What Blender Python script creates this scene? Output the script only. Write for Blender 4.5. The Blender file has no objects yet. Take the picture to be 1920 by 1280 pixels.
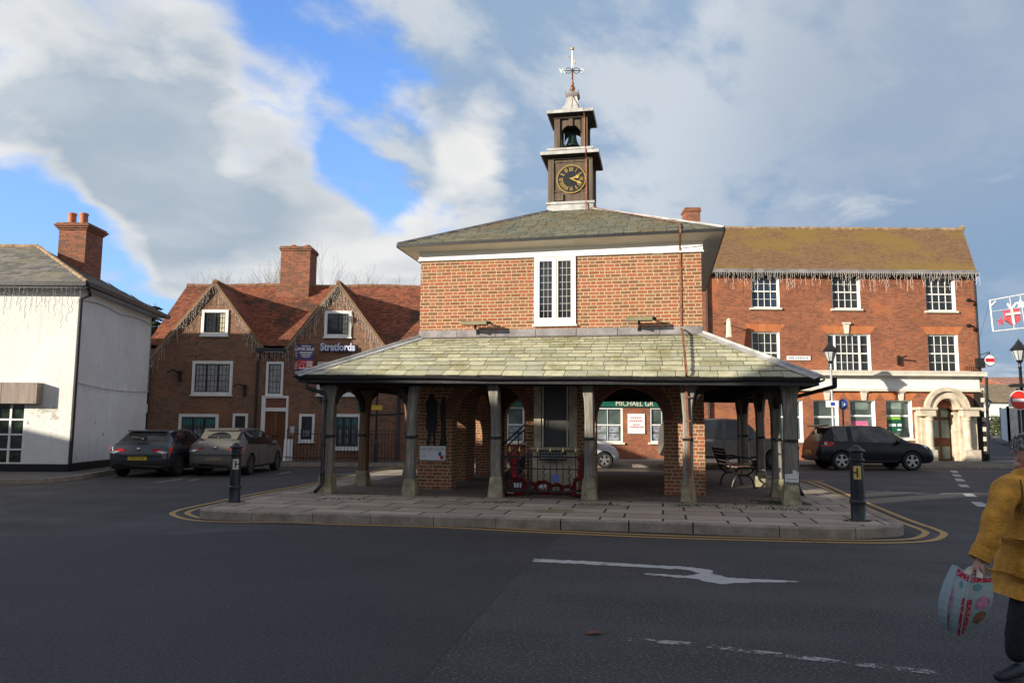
import bpy, bmesh, math, random
from mathutils import Vector, Matrix, noise as mnoise
random.seed(7)
R=random.random
def U(a,b): return a+(b-a)*random.random()
SC=bpy.context.scene; COL=SC.collection
# ------------------------------------------------------------------ camera
F,TH,RO,HC=1456.0,.1082,.007,1.55
cam=bpy.data.cameras.new('camera'); camo=bpy.data.objects.new('camera',cam); COL.objects.link(camo)
cam.sensor_width=36; cam.lens=36*F/1920; cam.clip_end=3000; cam.clip_start=.1
camo.matrix_world=Matrix.Translation((0,0,HC))@Matrix.Rotation(math.pi/2+TH,4,'X')@Matrix.Rotation(RO,4,'Z')
SC.camera=camo
# surveying helpers: a point of the photograph (1920 px wide) to a place in the world
def ray(px,py):
    dx,dy=px-960,py-640; c,s=math.cos(RO),math.sin(RO)
    qx,qy=dx*c+dy*s,-dx*s+dy*c
    x,u=qx/F,-qy/F; c,s=math.cos(TH),math.sin(TH)
    return Vector((x,c-s*u,s+c*u))
def onp(px,py,p,n):
    d=ray(px,py); n=Vector(n); o=Vector((0,0,HC))
    return o+d*((Vector(p)-o).dot(n)/d.dot(n))
def gp(px,py,z=0): return onp(px,py,(0,0,z),(0,0,1))
def aty(px,py,Y): return onp(px,py,(0,Y,0),(0,1,0))
# ------------------------------------------------------------------ things
def tag(o,label=None,cat=None,group=None,kind=None):
    if label: o['label']=label
    if cat: o['category']=cat
    if group: o['group']=group
    if kind: o['kind']=kind
    return o
MAT4={}
def thing(name,label,cat,loc=(0,0,0),rz=0,group=None):
    o=bpy.data.objects.new(name,None); COL.objects.link(o)
    o.location=loc; o.rotation_euler=(0,0,rz); o.empty_display_size=.2
    MAT4[o.name]=Matrix.Translation(loc)@Matrix.Rotation(rz,4,'Z')
    return tag(o,label,cat,group)
def copy_tree(o,parent=None):
    c=o.copy(); COL.objects.link(c); c.parent=parent
    if o.name in MAT4: MAT4[c.name]=MAT4[o.name]
    for ch in list(o.children): copy_tree(ch,c)
    return c
class MB:
    def __init__(s): s.v=[]; s.f=[]; s.mi=[]; s.cur=0
    def add(s,vs,fs):
        b=len(s.v); s.v+= [Vector(v) for v in vs]
        for f in fs: s.f.append([i+b for i in f]); s.mi.append(s.cur)
        return s
    def poly(s,*p): return s.add(p,[list(range(len(p)))])
    def box(s,x0,y0,z0,x1,y1,z1,M=None):
        v=[Vector((x,y,z)) for x in(x0,x1) for y in(y0,y1) for z in(z0,z1)]
        if M is not None: v=[M@p for p in v]
        return s.add(v,[(0,1,3,2),(4,6,7,5),(0,4,5,1),(2,3,7,6),(0,2,6,4),(1,5,7,3)])
    def frustum(s,c,w0,d0,w1,d1,z0,z1,off=(0,0)):
        v=[(c[0]+a*w0/2,c[1]+b*d0/2,z0) for a,b in((-1,-1),(1,-1),(1,1),(-1,1))]
        v+=[(c[0]+off[0]+a*w1/2,c[1]+off[1]+b*d1/2,z1) for a,b in((-1,-1),(1,-1),(1,1),(-1,1))]
        return s.add(v,[(3,2,1,0),(4,5,6,7),(0,1,5,4),(1,2,6,5),(2,3,7,6),(3,0,4,7)])
    def prism(s,pts,vec):
        n=len(pts); vec=Vector(vec); p=[Vector(q) for q in pts]
        return s.add(p+[q+vec for q in p],[list(range(n))[::-1],list(range(n,2*n))]+[(i,(i+1)%n,n+(i+1)%n,n+i) for i in range(n)])
    def beam(s,p,q,w,h,up=(0,0,1)):
        p,q=Vector(p),Vector(q); d=(q-p).normalized(); u=Vector(up)
        a=d.cross(u)
        if a.length<1e-4: a=d.cross(Vector((0,1,0)))
        a.normalize(); b=a.cross(d).normalized(); a=a*w/2; b=b*h/2
        v=[p-a-b,p+a-b,p+a+b,p-a+b,q-a-b,q+a-b,q+a+b,q-a+b]
        return s.add(v,[(0,1,2,3),(7,6,5,4),(0,4,5,1),(1,5,6,2),(2,6,7,3),(3,7,4,0)])
    def tube(s,pts,r,n=6,cap=True):
        pts=[Vector(p) for p in pts]; k=len(pts); rr=r if isinstance(r,(list,tuple)) else [r]*k
        vs=[]; fs=[]; ref=None
        for i,p in enumerate(pts):
            d=(pts[min(i+1,k-1)]-pts[max(i-1,0)])
            if d.length<1e-9: d=Vector((0,0,1))
            d.normalize()
            if ref is None: ref=Vector((0,0,1)) if abs(d.z)<.9 else Vector((1,0,0))
            a=d.cross(ref)
            if a.length<1e-3: a=d.orthogonal()
            a.normalize(); b=d.cross(a); ref=a.cross(d)
            for j in range(n):
                t=2*math.pi*j/n; vs.append(p+(a*math.cos(t)+b*math.sin(t))*rr[i])
        for i in range(k-1):
            for j in range(n):
                fs.append((i*n+j,i*n+(j+1)%n,(i+1)*n+(j+1)%n,(i+1)*n+j))
        if cap: fs.append(list(range(n))); fs.append(list(range((k-1)*n,k*n))[::-1])
        return s.add(vs,fs)
    def lathe(s,prof,c=(0,0,0),n=20,M=None):
        vs=[];fs=[];k=len(prof); c=Vector(c)
        for r,z in prof:
            for j in range(n):
                t=2*math.pi*j/n; p=Vector((r*math.cos(t),r*math.sin(t),z))
                vs.append((M@p if M is not None else p)+c)
        for i in range(k-1):
            for j in range(n):
                fs.append((i*n+j,i*n+(j+1)%n,(i+1)*n+(j+1)%n,(i+1)*n+j))
        if prof[0][0]>1e-5: fs.append(list(range(n))[::-1])
        if prof[-1][0]>1e-5: fs.append(list(range((k-1)*n,k*n)))
        return s.add(vs,fs)
    def sphere(s,c,r,n=12,sz=1):
        m=n//2
        return s.lathe([(r*math.sin(math.pi*i/m),-r*sz*math.cos(math.pi*i/m)) for i in range(m+1)],c,n)
    def cyl(s,p,q,r,n=12): return s.tube([p,q],r,n)
    def build(s,name,mat,parent=None,smooth=False,world=False,bevel=0,uvs=1.0,recalc=False,auto=None):
        me=bpy.data.meshes.new(name); v=s.v
        if world and parent is not None:
            pr=parent
            while pr.parent: pr=pr.parent
            inv=MAT4[pr.name].inverted(); v=[inv@p for p in v]
        me.from_pydata([tuple(p) for p in v],[],s.f)
        ms=mat if isinstance(mat,(list,tuple)) else [mat]
        for m in ms: me.materials.append(m)
        if len(ms)>1: me.polygons.foreach_set('material_index',s.mi)
        if recalc:
            bm=bmesh.new(); bm.from_mesh(me); bmesh.ops.recalc_face_normals(bm,faces=bm.faces); bm.to_mesh(me); bm.free()
        uvl(me)
        if smooth: me.polygons.foreach_set('use_smooth',[True]*len(me.polygons))
        o=bpy.data.objects.new(name,me); COL.objects.link(o)
        if parent is not None: o.parent=parent
        if bevel:
            b=o.modifiers.new('bevel','BEVEL'); b.width=bevel; b.segments=2; b.limit_method='ANGLE'
        if auto:
            me.set_sharp_from_angle(angle=math.radians(auto))
        return o
def uvl(me):
    """UV in metres: along the face horizontally, and up the slope"""
    l=me.uv_layers.new(name='UVMap'); me.calc_loop_triangles() if False else None
    vs=me.vertices; buf=[0.0]*(2*len(me.loops))
    for p in me.polygons:
        n=p.normal
        if abs(n.z)>.995: t=Vector((1,0,0)); b=Vector((0,1,0))
        else:
            t=Vector((-n.y,n.x,0)).normalized(); b=n.cross(t)
        for li in p.loop_indices:
            c=vs[me.loops[li].vertex_index].co
            buf[2*li]=c.dot(t); buf[2*li+1]=c.dot(b)
    l.data.foreach_set('uv',buf)
def text(name,s,mat,h,M,parent=None,depth=.004,align='CENTER',world=False,sx=1,bold=0):
    """raised lettering as a mesh; M places its baseline frame (x right, y up, z out)"""
    cu=bpy.data.curves.new('t','FONT'); cu.body=s; cu.size=h*1.38; cu.extrude=depth; cu.align_x=align; cu.resolution_u=3; cu.offset=bold
    o=bpy.data.objects.new('t',cu); COL.objects.link(o)
    dg=bpy.context.evaluated_depsgraph_get(); me=bpy.data.meshes.new_from_object(o.evaluated_get(dg))
    bpy.data.objects.remove(o)
    MM=M@Matrix.Diagonal((sx,1,1,1))
    if world and parent is not None:
        pr=parent
        while pr.parent: pr=pr.parent
        MM=MAT4[pr.name].inverted()@MM
    me.transform(MM); me.name=name
    me.materials.clear(); me.materials.append(mat)
    o=bpy.data.objects.new(name,me); COL.objects.link(o)
    if parent is not None: o.parent=parent
    return o
def face_M(p,right=(1,0,0),up=(0,0,1)):
    r=Vector(right).normalized(); u=Vector(up).normalized(); n=r.cross(u)
    M=Matrix((r,u,n)).transposed().to_4x4(); M.translation=Vector(p); return M
def evalmesh(o,keep=False):
    dg=bpy.context.evaluated_depsgraph_get(); me=bpy.data.meshes.new_from_object(o.evaluated_get(dg))
    if not keep: bpy.data.objects.remove(o)
    return me
def catmull(pts,n,closed=False):
    P=[Vector(p) for p in pts]; k=len(P); out=[]
    for i in range(k if closed else k-1):
        g=(lambda j:P[j%k]) if closed else (lambda j:P[max(0,min(k-1,j))])
        a,b,c,d=g(i-1),g(i),g(i+1),g(i+2)
        for j in range(n):
            t=j/n; out.append(.5*((2*b)+(c-a)*t+(2*a-5*b+4*c-d)*t*t+(3*b-a-3*c+d)*t**3))
    if not closed: out.append(P[-1])
    return out
# ------------------------------------------------------------------ materials
class NT:
    def __init__(s,name,rough=.8,metal=0,spec=.5):
        s.mat=bpy.data.materials.new(name); s.mat.use_nodes=True; s.t=s.mat.node_tree; s.t.nodes.clear()
        s.out=s.t.nodes.new('ShaderNodeOutputMaterial'); s.b=s.t.nodes.new('ShaderNodeBsdfPrincipled')
        s.t.links.new(s.b.outputs[0],s.out.inputs[0])
        s.b.inputs['Roughness'].default_value=rough; s.b.inputs['Metallic'].default_value=metal
        s.b.inputs['Specular IOR Level'].default_value=spec
        s._uv=s._ob=None
    def set(s,sock,v):
        if hasattr(v,'is_output'): s.t.links.new(v,sock)
        else:
            try: sock.default_value=v
            except Exception: sock.default_value=(v[0],v[1],v[2],1) if len(v)==3 else v
    def node(s,typ,**k):
        n=s.t.nodes.new(typ)
        for a,b in k.items(): setattr(n,a,b)
        return n
    def uv(s):
        if not s._uv: s._uv=s.node('ShaderNodeUVMap').outputs[0]
        return s._uv
    def ob(s):
        if not s._ob: s._ob=s.node('ShaderNodeTexCoord').outputs['Object']
        return s._ob
    def m(s,op,a,b=0,c=0):
        n=s.node('ShaderNodeMath',operation=op)
        for i,x in enumerate((a,b,c)): s.set(n.inputs[i],x)
        return n.outputs[0]
    def sep(s,v):
        n=s.node('ShaderNodeSeparateXYZ'); s.set(n.inputs[0],v); return n.outputs
    def xyz(s,x,y,z=0):
        n=s.node('ShaderNodeCombineXYZ')
        for i,q in enumerate((x,y,z)): s.set(n.inputs[i],q)
        return n.outputs[0]
    def mul(s,v,k):
        n=s.node('ShaderNodeVectorMath',operation='MULTIPLY'); s.set(n.inputs[0],v); s.set(n.inputs[1],k); return n.outputs[0]
    def noise(s,v,scale,det=3,rough=.55,dist=0,col=False):
        n=s.node('ShaderNodeTexNoise'); s.set(n.inputs['Vector'],v); s.set(n.inputs['Scale'],scale)
        s.set(n.inputs['Detail'],det); s.set(n.inputs['Roughness'],rough); s.set(n.inputs['Distortion'],dist)
        return n.outputs[1 if col else 0]
    def wn(s,v):
        n=s.node('ShaderNodeTexWhiteNoise',noise_dimensions='3D'); s.set(n.inputs[0],v); return n.outputs[0]
    def vor(s,v,scale,feat='F1'):
        n=s.node('ShaderNodeTexVoronoi',feature=feat); s.set(n.inputs['Vector'],v); s.set(n.inputs['Scale'],scale); return n.outputs
    def isl(s): return s.node('ShaderNodeNewGeometry').outputs['Random Per Island']
    def ramp(s,f,stops,interp='LINEAR'):
        n=s.node('ShaderNodeValToRGB'); n.color_ramp.interpolation=interp; e=n.color_ramp.elements
        while len(e)>1: e.remove(e[-1])
        for i,(p,c) in enumerate(stops):
            q=e[0] if i==0 else e.new(p)
            q.position=p; q.color=(c,c,c,1) if isinstance(c,(int,float)) else (c[0],c[1],c[2],1)
        s.set(n.inputs[0],f); return n.outputs[0]
    def sm(s,x,a,b):
        n=s.node('ShaderNodeMapRange',interpolation_type='SMOOTHSTEP'); s.set(n.inputs[0],x); s.set(n.inputs[1],a); s.set(n.inputs[2],b); return n.outputs[0]
    def mix(s,f,a,b,blend='MIX'):
        n=s.node('ShaderNodeMix',data_type='RGBA',blend_type=blend); s.set(n.inputs[0],f)
        for i,x in((6,a),(7,b)):
            if isinstance(x,(tuple,list)): x=tuple(x)+((1,) if len(x)==3 else ())
            s.set(n.inputs[i],x)
        return n.outputs[2]
    def col(s,c):
        if isinstance(c,(tuple,list)): c=(c[0],c[1],c[2],1)
        s.set(s.b.inputs['Base Color'],c); return s
    def rough(s,v): s.set(s.b.inputs['Roughness'],v); return s
    def bump(s,h,dist=.01,st=1.0):
        n=s.node('ShaderNodeBump'); s.set(n.inputs['Height'],h); n.inputs['Distance'].default_value=dist; n.inputs['Strength'].default_value=st
        s.t.links.new(n.outputs[0],s.b.inputs['Normal']); return s
def plain(name,c,rough=.6,metal=0,var=.12,scale=6,bump=0,spec=.5):
    n=NT(name,rough,metal,spec); o=n.ob()
    f=n.noise(o,scale,4,.6)
    d=tuple(x*(1-var*1.6) for x in c); l=tuple(min(1,x*(1+var)) for x in c)
    n.col(n.ramp(f,[(.3,d),(.7,l)]))
    g=n.noise(o,scale*5,3); n.rough(n.ramp(g,[(.3,max(.03,rough-.1)),(.7,min(1,rough+.1))]))
    if bump: n.bump(n.noise(o,scale*8,3),bump)
    return n.mat
def brick(name,cols,mortar,P=.34,h=.075,mw=.011,dirt=.35,dcol=(.05,.04,.035),big=.5,blotch=None,split=.67,offs=.5):
    n=NT(name,.9,0,.25); x,y,_=n.sep(n.uv())
    wob=n.m('MULTIPLY',n.m('SUBTRACT',n.noise(n.uv(),1.3,2),.5),.02)
    y=n.m('ADD',y,wob); row=n.m('FLOOR',n.m('DIVIDE',y,h)); fv=n.m('SUBTRACT',n.m('DIVIDE',y,h),row)
    jit=n.m('MULTIPLY',n.m('SUBTRACT',n.wn(n.xyz(row,3.3,1.7)),.5),.16)
    uu=n.m('ADD',n.m('ADD',n.m('DIVIDE',x,P),n.m('MULTIPLY',n.m('FLOORED_MODULO',row,2),offs)),jit)
    cell=n.m('FLOOR',uu); fu=n.m('SUBTRACT',uu,cell); isH=n.m('GREATER_THAN',fu,split)
    du=n.m('MINIMUM',n.m('MINIMUM',fu,n.m('SUBTRACT',1,fu)),n.m('ABSOLUTE',n.m('SUBTRACT',fu,split)))
    du=n.m('MULTIPLY',du,P); dv=n.m('MULTIPLY',n.m('MINIMUM',fv,n.m('SUBTRACT',1,fv)),h)
    d=n.m('ADD',n.m('MINIMUM',du,dv),n.m('MULTIPLY',n.m('SUBTRACT',n.noise(n.uv(),45,2),.5),.006))
    mask=n.sm(d,mw*.35,mw*.75)
    idv=n.xyz(n.m('ADD',n.m('MULTIPLY',cell,2),isH),row,.5)
    k=n.wn(idv); st=[(i/len(cols),c) for i,c in enumerate(cols)]
    c=n.ramp(k,st,'CONSTANT')
    c=n.mix(n.m('MULTIPLY',n.noise(n.uv(),28,3),.5),c,tuple(q*.55 for q in cols[0]),'MIX')
    mo=n.mix(n.noise(n.uv(),9,3),mortar,tuple(q*.7 for q in mortar))
    c=n.mix(mask,mo,c)
    if blotch:
        c=n.mix(n.m('MULTIPLY',n.sm(n.noise(n.uv(),big*1.6,3),.5,.68),.6),c,blotch)
    dm=n.m('MULTIPLY',n.sm(n.noise(n.uv(),big,5,.65),.42,.72),dirt)
    c=n.mix(dm,c,dcol); n.col(c)
    n.bump(n.m('ADD',mask,n.m('MULTIPLY',n.noise(n.uv(),60,3),.4)),.006,.8)
    return n.mat
def tiles(name,cols,moss=None,mossamt=0,mscale=.6,rough=.85,lich=None):
    n=NT(name,rough,0,.3); o=n.ob(); k=n.isl()
    c=n.ramp(k,[(i/len(cols),q) for i,q in enumerate(cols)],'CONSTANT')
    c=n.mix(n.m('MULTIPLY',n.sm(n.noise(o,9,5,.7),.35,.75),.6),c,tuple(q*.5 for q in cols[0]))
    if moss:
        f=n.sm(n.m('ADD',n.noise(o,mscale,4,.6),n.m('MULTIPLY',n.noise(o,11,3),.25)),.72-mossamt*.35,.86-mossamt*.25)
        c=n.mix(n.m('MULTIPLY',f,.85),c,moss)
    if lich:
        c=n.mix(n.m('MULTIPLY',n.sm(n.noise(o,9,4,.7),.62,.7),.7),c,lich)
    n.col(c); n.bump(n.noise(o,40,3),.006,.6)
    return n.mat
def glass(name,c=(.012,.014,.016),rough=.06,wave=.0015,patt=None):
    n=NT(name,rough,0,.6); o=n.ob()
    n.col(n.ramp(n.noise(o,1.1,3,.5,.6),patt or [(.35,c),(.7,tuple(q*2.6 for q in c))]))
    n.bump(n.noise(o,1.7,1),wave*8,.35); return n.mat
M={}
def mats():
    M['mbrick']=brick('market brick',[(.34,.108,.048),(.25,.092,.044),(.36,.138,.062),(.19,.092,.05),(.33,.12,.06),(.29,.15,.075),(.40,.115,.06),(.21,.108,.055),(.27,.11,.06)],(.55,.415,.265),P=.345,h=.0757,mw=.017,dirt=.22,dcol=(.12,.07,.04))
    M['sbrick']=brick('old brown brick',[(.27,.125,.072),(.20,.10,.062),(.32,.14,.08),(.14,.08,.055),(.25,.13,.08)],(.31,.235,.17),P=.33,h=.07,mw=.012,dirt=.28,dcol=(.10,.065,.045),blotch=(.32,.16,.09))
    M['rbrick']=brick('red brick',[(.36,.105,.05),(.28,.085,.045),(.42,.14,.065),(.21,.075,.045),(.38,.13,.06),(.33,.10,.05)],(.30,.20,.135),P=.33,h=.074,mw=.011,dirt=.45,dcol=(.13,.06,.04),blotch=(.46,.16,.07))
    M['cbrick']=brick('chimney brick',[(.33,.10,.055),(.24,.08,.05),(.38,.13,.07),(.17,.075,.05)],(.28,.2,.14),P=.33,h=.074,mw=.011,dirt=.55,dcol=(.07,.06,.035))
    M['gauged']=brick('gauged orange brick',[(.52,.17,.065),(.48,.15,.06),(.55,.2,.08)],(.5,.25,.13),P=.3,h=.5,mw=.006,dirt=.15,split=.5)
    M['herring']=brick('dark red infill brick',[(.24,.07,.05),(.2,.06,.045),(.28,.09,.06)],(.3,.2,.16),P=.2,h=.05,mw=.009,dirt=.2)
    M['pave']=brick('brick paving',[(.27,.20,.155),(.20,.15,.125),(.32,.245,.185),(.24,.19,.145)],(.06,.055,.045),P=.33,h=.085,mw=.014,dirt=.5,dcol=(.07,.075,.04),big=.7)
    # flag stones
    n=NT('flagstone',.85,0,.3); uv=n.uv(); br=n.node('ShaderNodeTexBrick'); n.set(br.inputs['Vector'],n.mul(uv,(1,1,1)))
    br.offset=.37; br.inputs['Scale'].default_value=1; br.inputs['Brick Width'].default_value=.95; br.inputs['Row Height'].default_value=.62; br.inputs['Mortar Size'].default_value=.020; br.inputs['Mortar Smooth'].default_value=.4
    br.inputs['Color1'].default_value=(0,0,0,1); br.inputs['Color2'].default_value=(1,1,1,1); br.inputs['Mortar'].default_value=(.5,.5,.5,1)
    c=n.ramp(br.outputs[0],[(0,(.37,.29,.22)),(.5,(.49,.39,.30)),(1,(.60,.49,.38))]); o=n.ob()
    c=n.mix(n.m('MULTIPLY',n.noise(o,3,5,.65),.6),c,(.14,.125,.105)); c=n.mix(n.m('MULTIPLY',n.sm(n.noise(o,.7,4),.5,.7),.35),c,(.14,.14,.08))
    c=n.mix(br.outputs[1],c,(.03,.03,.022)); n.col(c); n.bump(n.m('SUBTRACT',n.m('MULTIPLY',n.noise(o,18,4),.5),br.outputs[1]),.012); M['flag']=n.mat
    # kerb
    n=NT('kerb stone',.85,0,.3); o=n.ob(); c=n.ramp(n.noise(o,4,5,.7),[(.3,(.23,.19,.15)),(.7,(.45,.385,.31))]); c=n.mix(n.m('MULTIPLY',n.noise(o,60,2),.4),c,(.05,.05,.045)); n.col(c); n.bump(n.noise(o,25,4),.008); M['kerb']=n.mat
    # asphalt
    n=NT('asphalt',.8,0,.35); o=n.ob(); big=n.noise(o,.12,5,.6); c=n.ramp(big,[(.32,(.028,.027,.026)),(.68,(.048,.046,.044))])
    c=n.mix(n.m('MULTIPLY',n.sm(n.noise(o,.5,4,.6,.8),.52,.66),.35),c,(.028,.028,.031))
    sp=n.vor(o,130)[0]; c=n.mix(n.m('MULTIPLY',n.sm(n.noise(o,42,4,.8),.50,.66),.85),c,(.20,.19,.175)); c=n.mix(n.m('MULTIPLY',n.sm(n.noise(o,27,3),.54,.7),.6),c,(.016,.016,.017))
    cr=n.vor(n.xyz(*[n.m('ADD',q,n.m('MULTIPLY',n.noise(o,1.1,3),1.2)) for q in n.sep(o)[:2]]),.16,'DISTANCE_TO_EDGE')[0]
    c=n.mix(n.m('MULTIPLY',n.sm(n.m('SUBTRACT',.005,cr),0,.004),.4),c,(.014,.014,.014))
    # long polished wheel tracks
    x,y,_=n.sep(o); tr=n.noise(n.xyz(n.m('MULTIPLY',x,.05),n.m('MULTIPLY',n.m('ADD',y,n.m('MULTIPLY',x,.2)),.6)),1,3); c=n.mix(n.m('MULTIPLY',n.sm(tr,.46,.66),.45),c,(.078,.075,.072))
    n.col(c); n.rough(n.ramp(n.noise(o,.8,3),[(.3,.68),(.7,.88)])); n.bump(n.m('ADD',n.noise(o,110,2),n.m('MULTIPLY',n.noise(o,30,3),.6)),.008,.7); M['asphalt']=n.mat
    n=NT('new asphalt',.78,0,.35); o=n.ob(); c=n.ramp(n.noise(o,.5,4),[(.3,(.026,.0255,.025)),(.7,(.042,.041,.039))]); c=n.mix(n.m('MULTIPLY',n.sm(n.noise(o,44,4,.8),.52,.68),.7),c,(.165,.155,.145)); n.col(c); n.bump(n.noise(o,110,2),.006,.7); M['patch']=n.mat
    n=NT('footway asphalt',.85,0,.3); o=n.ob(); c=n.ramp(n.noise(o,1.5,5),[(.3,(.075,.07,.066)),(.7,(.13,.12,.11))]); c=n.mix(n.m('MULTIPLY',n.noise(o,90,2),.3),c,(.2,.19,.18)); n.col(c); n.bump(n.noise(o,80,2),.006,.6); M['footway']=n.mat
    def paint(name,c,wear,scale):
        n=NT(name,.65,0,.4); o=n.ob(); f=n.m('ADD',n.noise(o,scale,5,.75),n.m('MULTIPLY',n.noise(o,60,2),.25))
        n.col(n.mix(n.noise(o,20,4),c,tuple(q*.6 for q in c))); n.set(n.b.inputs['Alpha'],n.sm(f,wear,wear+.10)); n.bump(n.noise(o,90,2),.004,.6); return n.mat
    M['ypaint']=paint('yellow road paint',(.55,.34,.10),.42,3); M['wpaint']=paint('white road paint',(.55,.55,.52),.46,5); M['wpaint_old']=paint('worn white road paint',(.40,.40,.38),.605,4)
    M['wline']=paint('thin white road paint',(.4,.39,.36),.5,5)
    # renders and paints
    n=NT('white render',.85,0,.3); o=n.ob(); c=n.ramp(n.noise(o,.6,5,.6),[(.3,(.68,.66,.61)),(.7,(.80,.79,.75))])
    c=n.mix(n.m('MULTIPLY',n.sm(n.noise(o,1.9,5,.7,.4),.60,.70),.35),c,(.45,.43,.37))
    x,y,z=n.sep(o); st=n.noise(n.xyz(n.m('MULTIPLY',x,5),n.m('MULTIPLY',y,5),n.m('MULTIPLY',z,.35)),1,4); c=n.mix(n.m('MULTIPLY',n.sm(st,.55,.75),.3),c,(.48,.46,.42))
    pe=n.m('MULTIPLY',n.sm(n.noise(o,2.6,5,.75,1),.63,.65),n.sm(z,2.3,1.6)); c=n.mix(pe,c,(.36,.34,.28)); dx=n.m('DIVIDE',n.m('ADD',x,.72),.62); dz_=n.m('DIVIDE',n.m('SUBTRACT',z,1.86),.42); rr=n.m('ADD',n.m('MULTIPLY',dx,dx),n.m('MULTIPLY',dz_,dz_)); pk=n.m('MULTIPLY',n.sm(n.m('SUBTRACT',n.noise(o,5.5,6,.75,.8),n.m('MULTIPLY',rr,.22)),.46,.50),n.sm(y,.4,.1)); c=n.mix(n.m('MULTIPLY',pk,.8),c,(.42,.38,.29))
    ck=n.vor(n.xyz(n.m('ADD',x,n.m('MULTIPLY',n.noise(o,2.2,4),.9)),y,n.m('ADD',z,n.m('MULTIPLY',n.noise(o,1.7,4),.9))),.55,'DISTANCE_TO_EDGE')[0]; c=n.mix(n.m('MULTIPLY',n.sm(n.m('SUBTRACT',.008,ck),0,.008),.22),c,(.38,.36,.33)); n.col(c)
    n.bump(n.m('ADD',n.noise(o,3,5,.7),n.m('MULTIPLY',n.noise(o,30,3),.25)),.03,.8); M['render']=n.mat
    M['white']=plain('white paint',(.78,.77,.73),.5,0,.06,3)
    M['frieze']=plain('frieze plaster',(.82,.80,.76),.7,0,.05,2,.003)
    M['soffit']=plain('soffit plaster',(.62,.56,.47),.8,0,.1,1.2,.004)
    M['cream']=plain('cream stone paint',(.70,.64,.53),.65,0,.12,2.5,.004)
    M['stone']=plain('door stone',(.58,.49,.37),.8,0,.2,3,.008)
    M['greyframe']=plain('grey frame paint',(.40,.42,.45),.5,0,.08)
    M['black']=plain('black paint',(.012,.012,.013),.35,0,.2,8)
    M['bollard']=plain('bollard paint',(.012,.014,.019),.32,0,.25,9,.002)
    M['iron']=plain('cast iron paint',(.011,.011,.012),.4,0,.2,20)
    M['gutter']=plain('gutter',(.02,.02,.021),.42,0,.25,4)
    M['lead']=plain('lead flashing',(.36,.36,.36),.55,.15,.28,3,.004)
    M['leadw']=plain('weathered lead',(.44,.43,.41),.6,.1,.22,4,.004)
    M['leadd']=plain('dull lead',(.24,.22,.22),.6,.1,.3,2.2,.004)
    M['copper']=plain('copper tape',(.30,.125,.065),.5,.35,.3,9)
    M['gold']=plain('gilding',(.72,.47,.13),.35,.75,.12,20)
    M['bronze']=plain('bronze bell',(.035,.07,.055),.45,.55,.25,7)
    def wood(name,c,c2,sc=9,rough=.85,bd=.01):
        n=NT(name,rough,0,.3); x,y,z=n.sep(n.ob()); v=n.xyz(n.m('MULTIPLY',x,sc),n.m('MULTIPLY',y,sc),n.m('MULTIPLY',z,sc*.07))
        g=n.noise(v,2.2,5,.7,.5); cc=n.ramp(g,[(.3,c),(.55,tuple((a+b)/2 for a,b in zip(c,c2))),(.72,c2)])
        cc=n.mix(n.m('MULTIPLY',n.sm(n.noise(n.ob(),1.7,3),.5,.7),.3),cc,tuple(q*.5 for q in c)); n.col(cc); n.bump(g,bd); return n.mat
    M['post']=wood('weathered oak',(.10,.088,.073),(.38,.345,.295)); M['postbrown']=wood('brown oak',(.10,.055,.03),(.27,.17,.095))
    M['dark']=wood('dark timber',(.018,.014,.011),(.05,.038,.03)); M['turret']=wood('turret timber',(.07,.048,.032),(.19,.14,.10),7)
    M['door']=wood('oak door',(.10,.035,.014),(.2,.075,.03),5,.55,.003); M['barge']=wood('barge board',(.16,.085,.04),(.34,.2,.11))
    M['board']=wood('weathered board',(.24,.19,.16),(.38,.31,.26),4); M['slatwood']=wood('bench slats',(.2,.11,.07),(.5,.34,.25),8,.6)
    M['padstone']=plain('padstone',(.32,.28,.18),.9,0,.35,6,.01); 
    M['slate_edge_shade']=plain('painted slate edge shade',(.14,.135,.09),.9,0,.4,12); M['slate']=tiles('roof slates',[(.46,.45,.31),(.53,.51,.34),(.39,.39,.29),(.57,.54,.36),(.46,.46,.34),(.35,.34,.23),(.55,.525,.355),(.42,.41,.27)],(.27,.245,.12),.20,1.6,.75,(.52,.50,.38))  # dark edge colour stands in for the shadow lines under the slates
    M['slate2']=tiles('upper slates',[(.15,.15,.11),(.185,.18,.13),(.12,.125,.10),(.21,.20,.14),(.16,.155,.10)],(.16,.115,.05),.35,1.1,.8,(.29,.27,.18))
    M['slate3']=tiles('grey slates',[(.17,.16,.14),(.22,.20,.165),(.135,.13,.12),(.26,.235,.19)],(.22,.18,.09),.2,.8,.8,(.26,.24,.18))
    M['tile']=tiles('red clay tiles',[(.27,.085,.045),(.20,.065,.04),(.33,.115,.055),(.14,.055,.038),(.30,.10,.05),(.23,.085,.05)],(.06,.045,.03),.25,.7,.9)
    M['tilem']=tiles('mossy clay tiles',[(.23,.135,.07),(.27,.155,.085),(.19,.11,.06),(.25,.15,.075)],(.25,.165,.045),.42,.3,.9)
    M['ridge']=plain('ridge tiles',(.24,.12,.065),.9,0,.35,5,.008)
    M['ridgem']=plain('lichen ridge tiles',(.30,.20,.11),.9,0,.35,4,.008)
    M['pot']=plain('terracotta pot',(.45,.17,.085),.8,0,.2,6)
    M['glass']=glass('dark window'); M['glassb']=glass('blue window',(.010,.018,.035))
    M['blind']=plain('net curtain',(.34,.34,.33),.4,0,.25,5,0); M['curtain']=plain('cream curtain',(.55,.47,.30),.7,0,.2,14)
    M['obscured_glass']=glass('obscured pane',(.10,.13,.11),.2); M['greyglass']=glass('shop window',(.045,.06,.055),.1)  # obscured pane is plain paler glass
    M['leadcame']=plain('lead cames',(.55,.53,.5),.6,0,.1)
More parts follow.
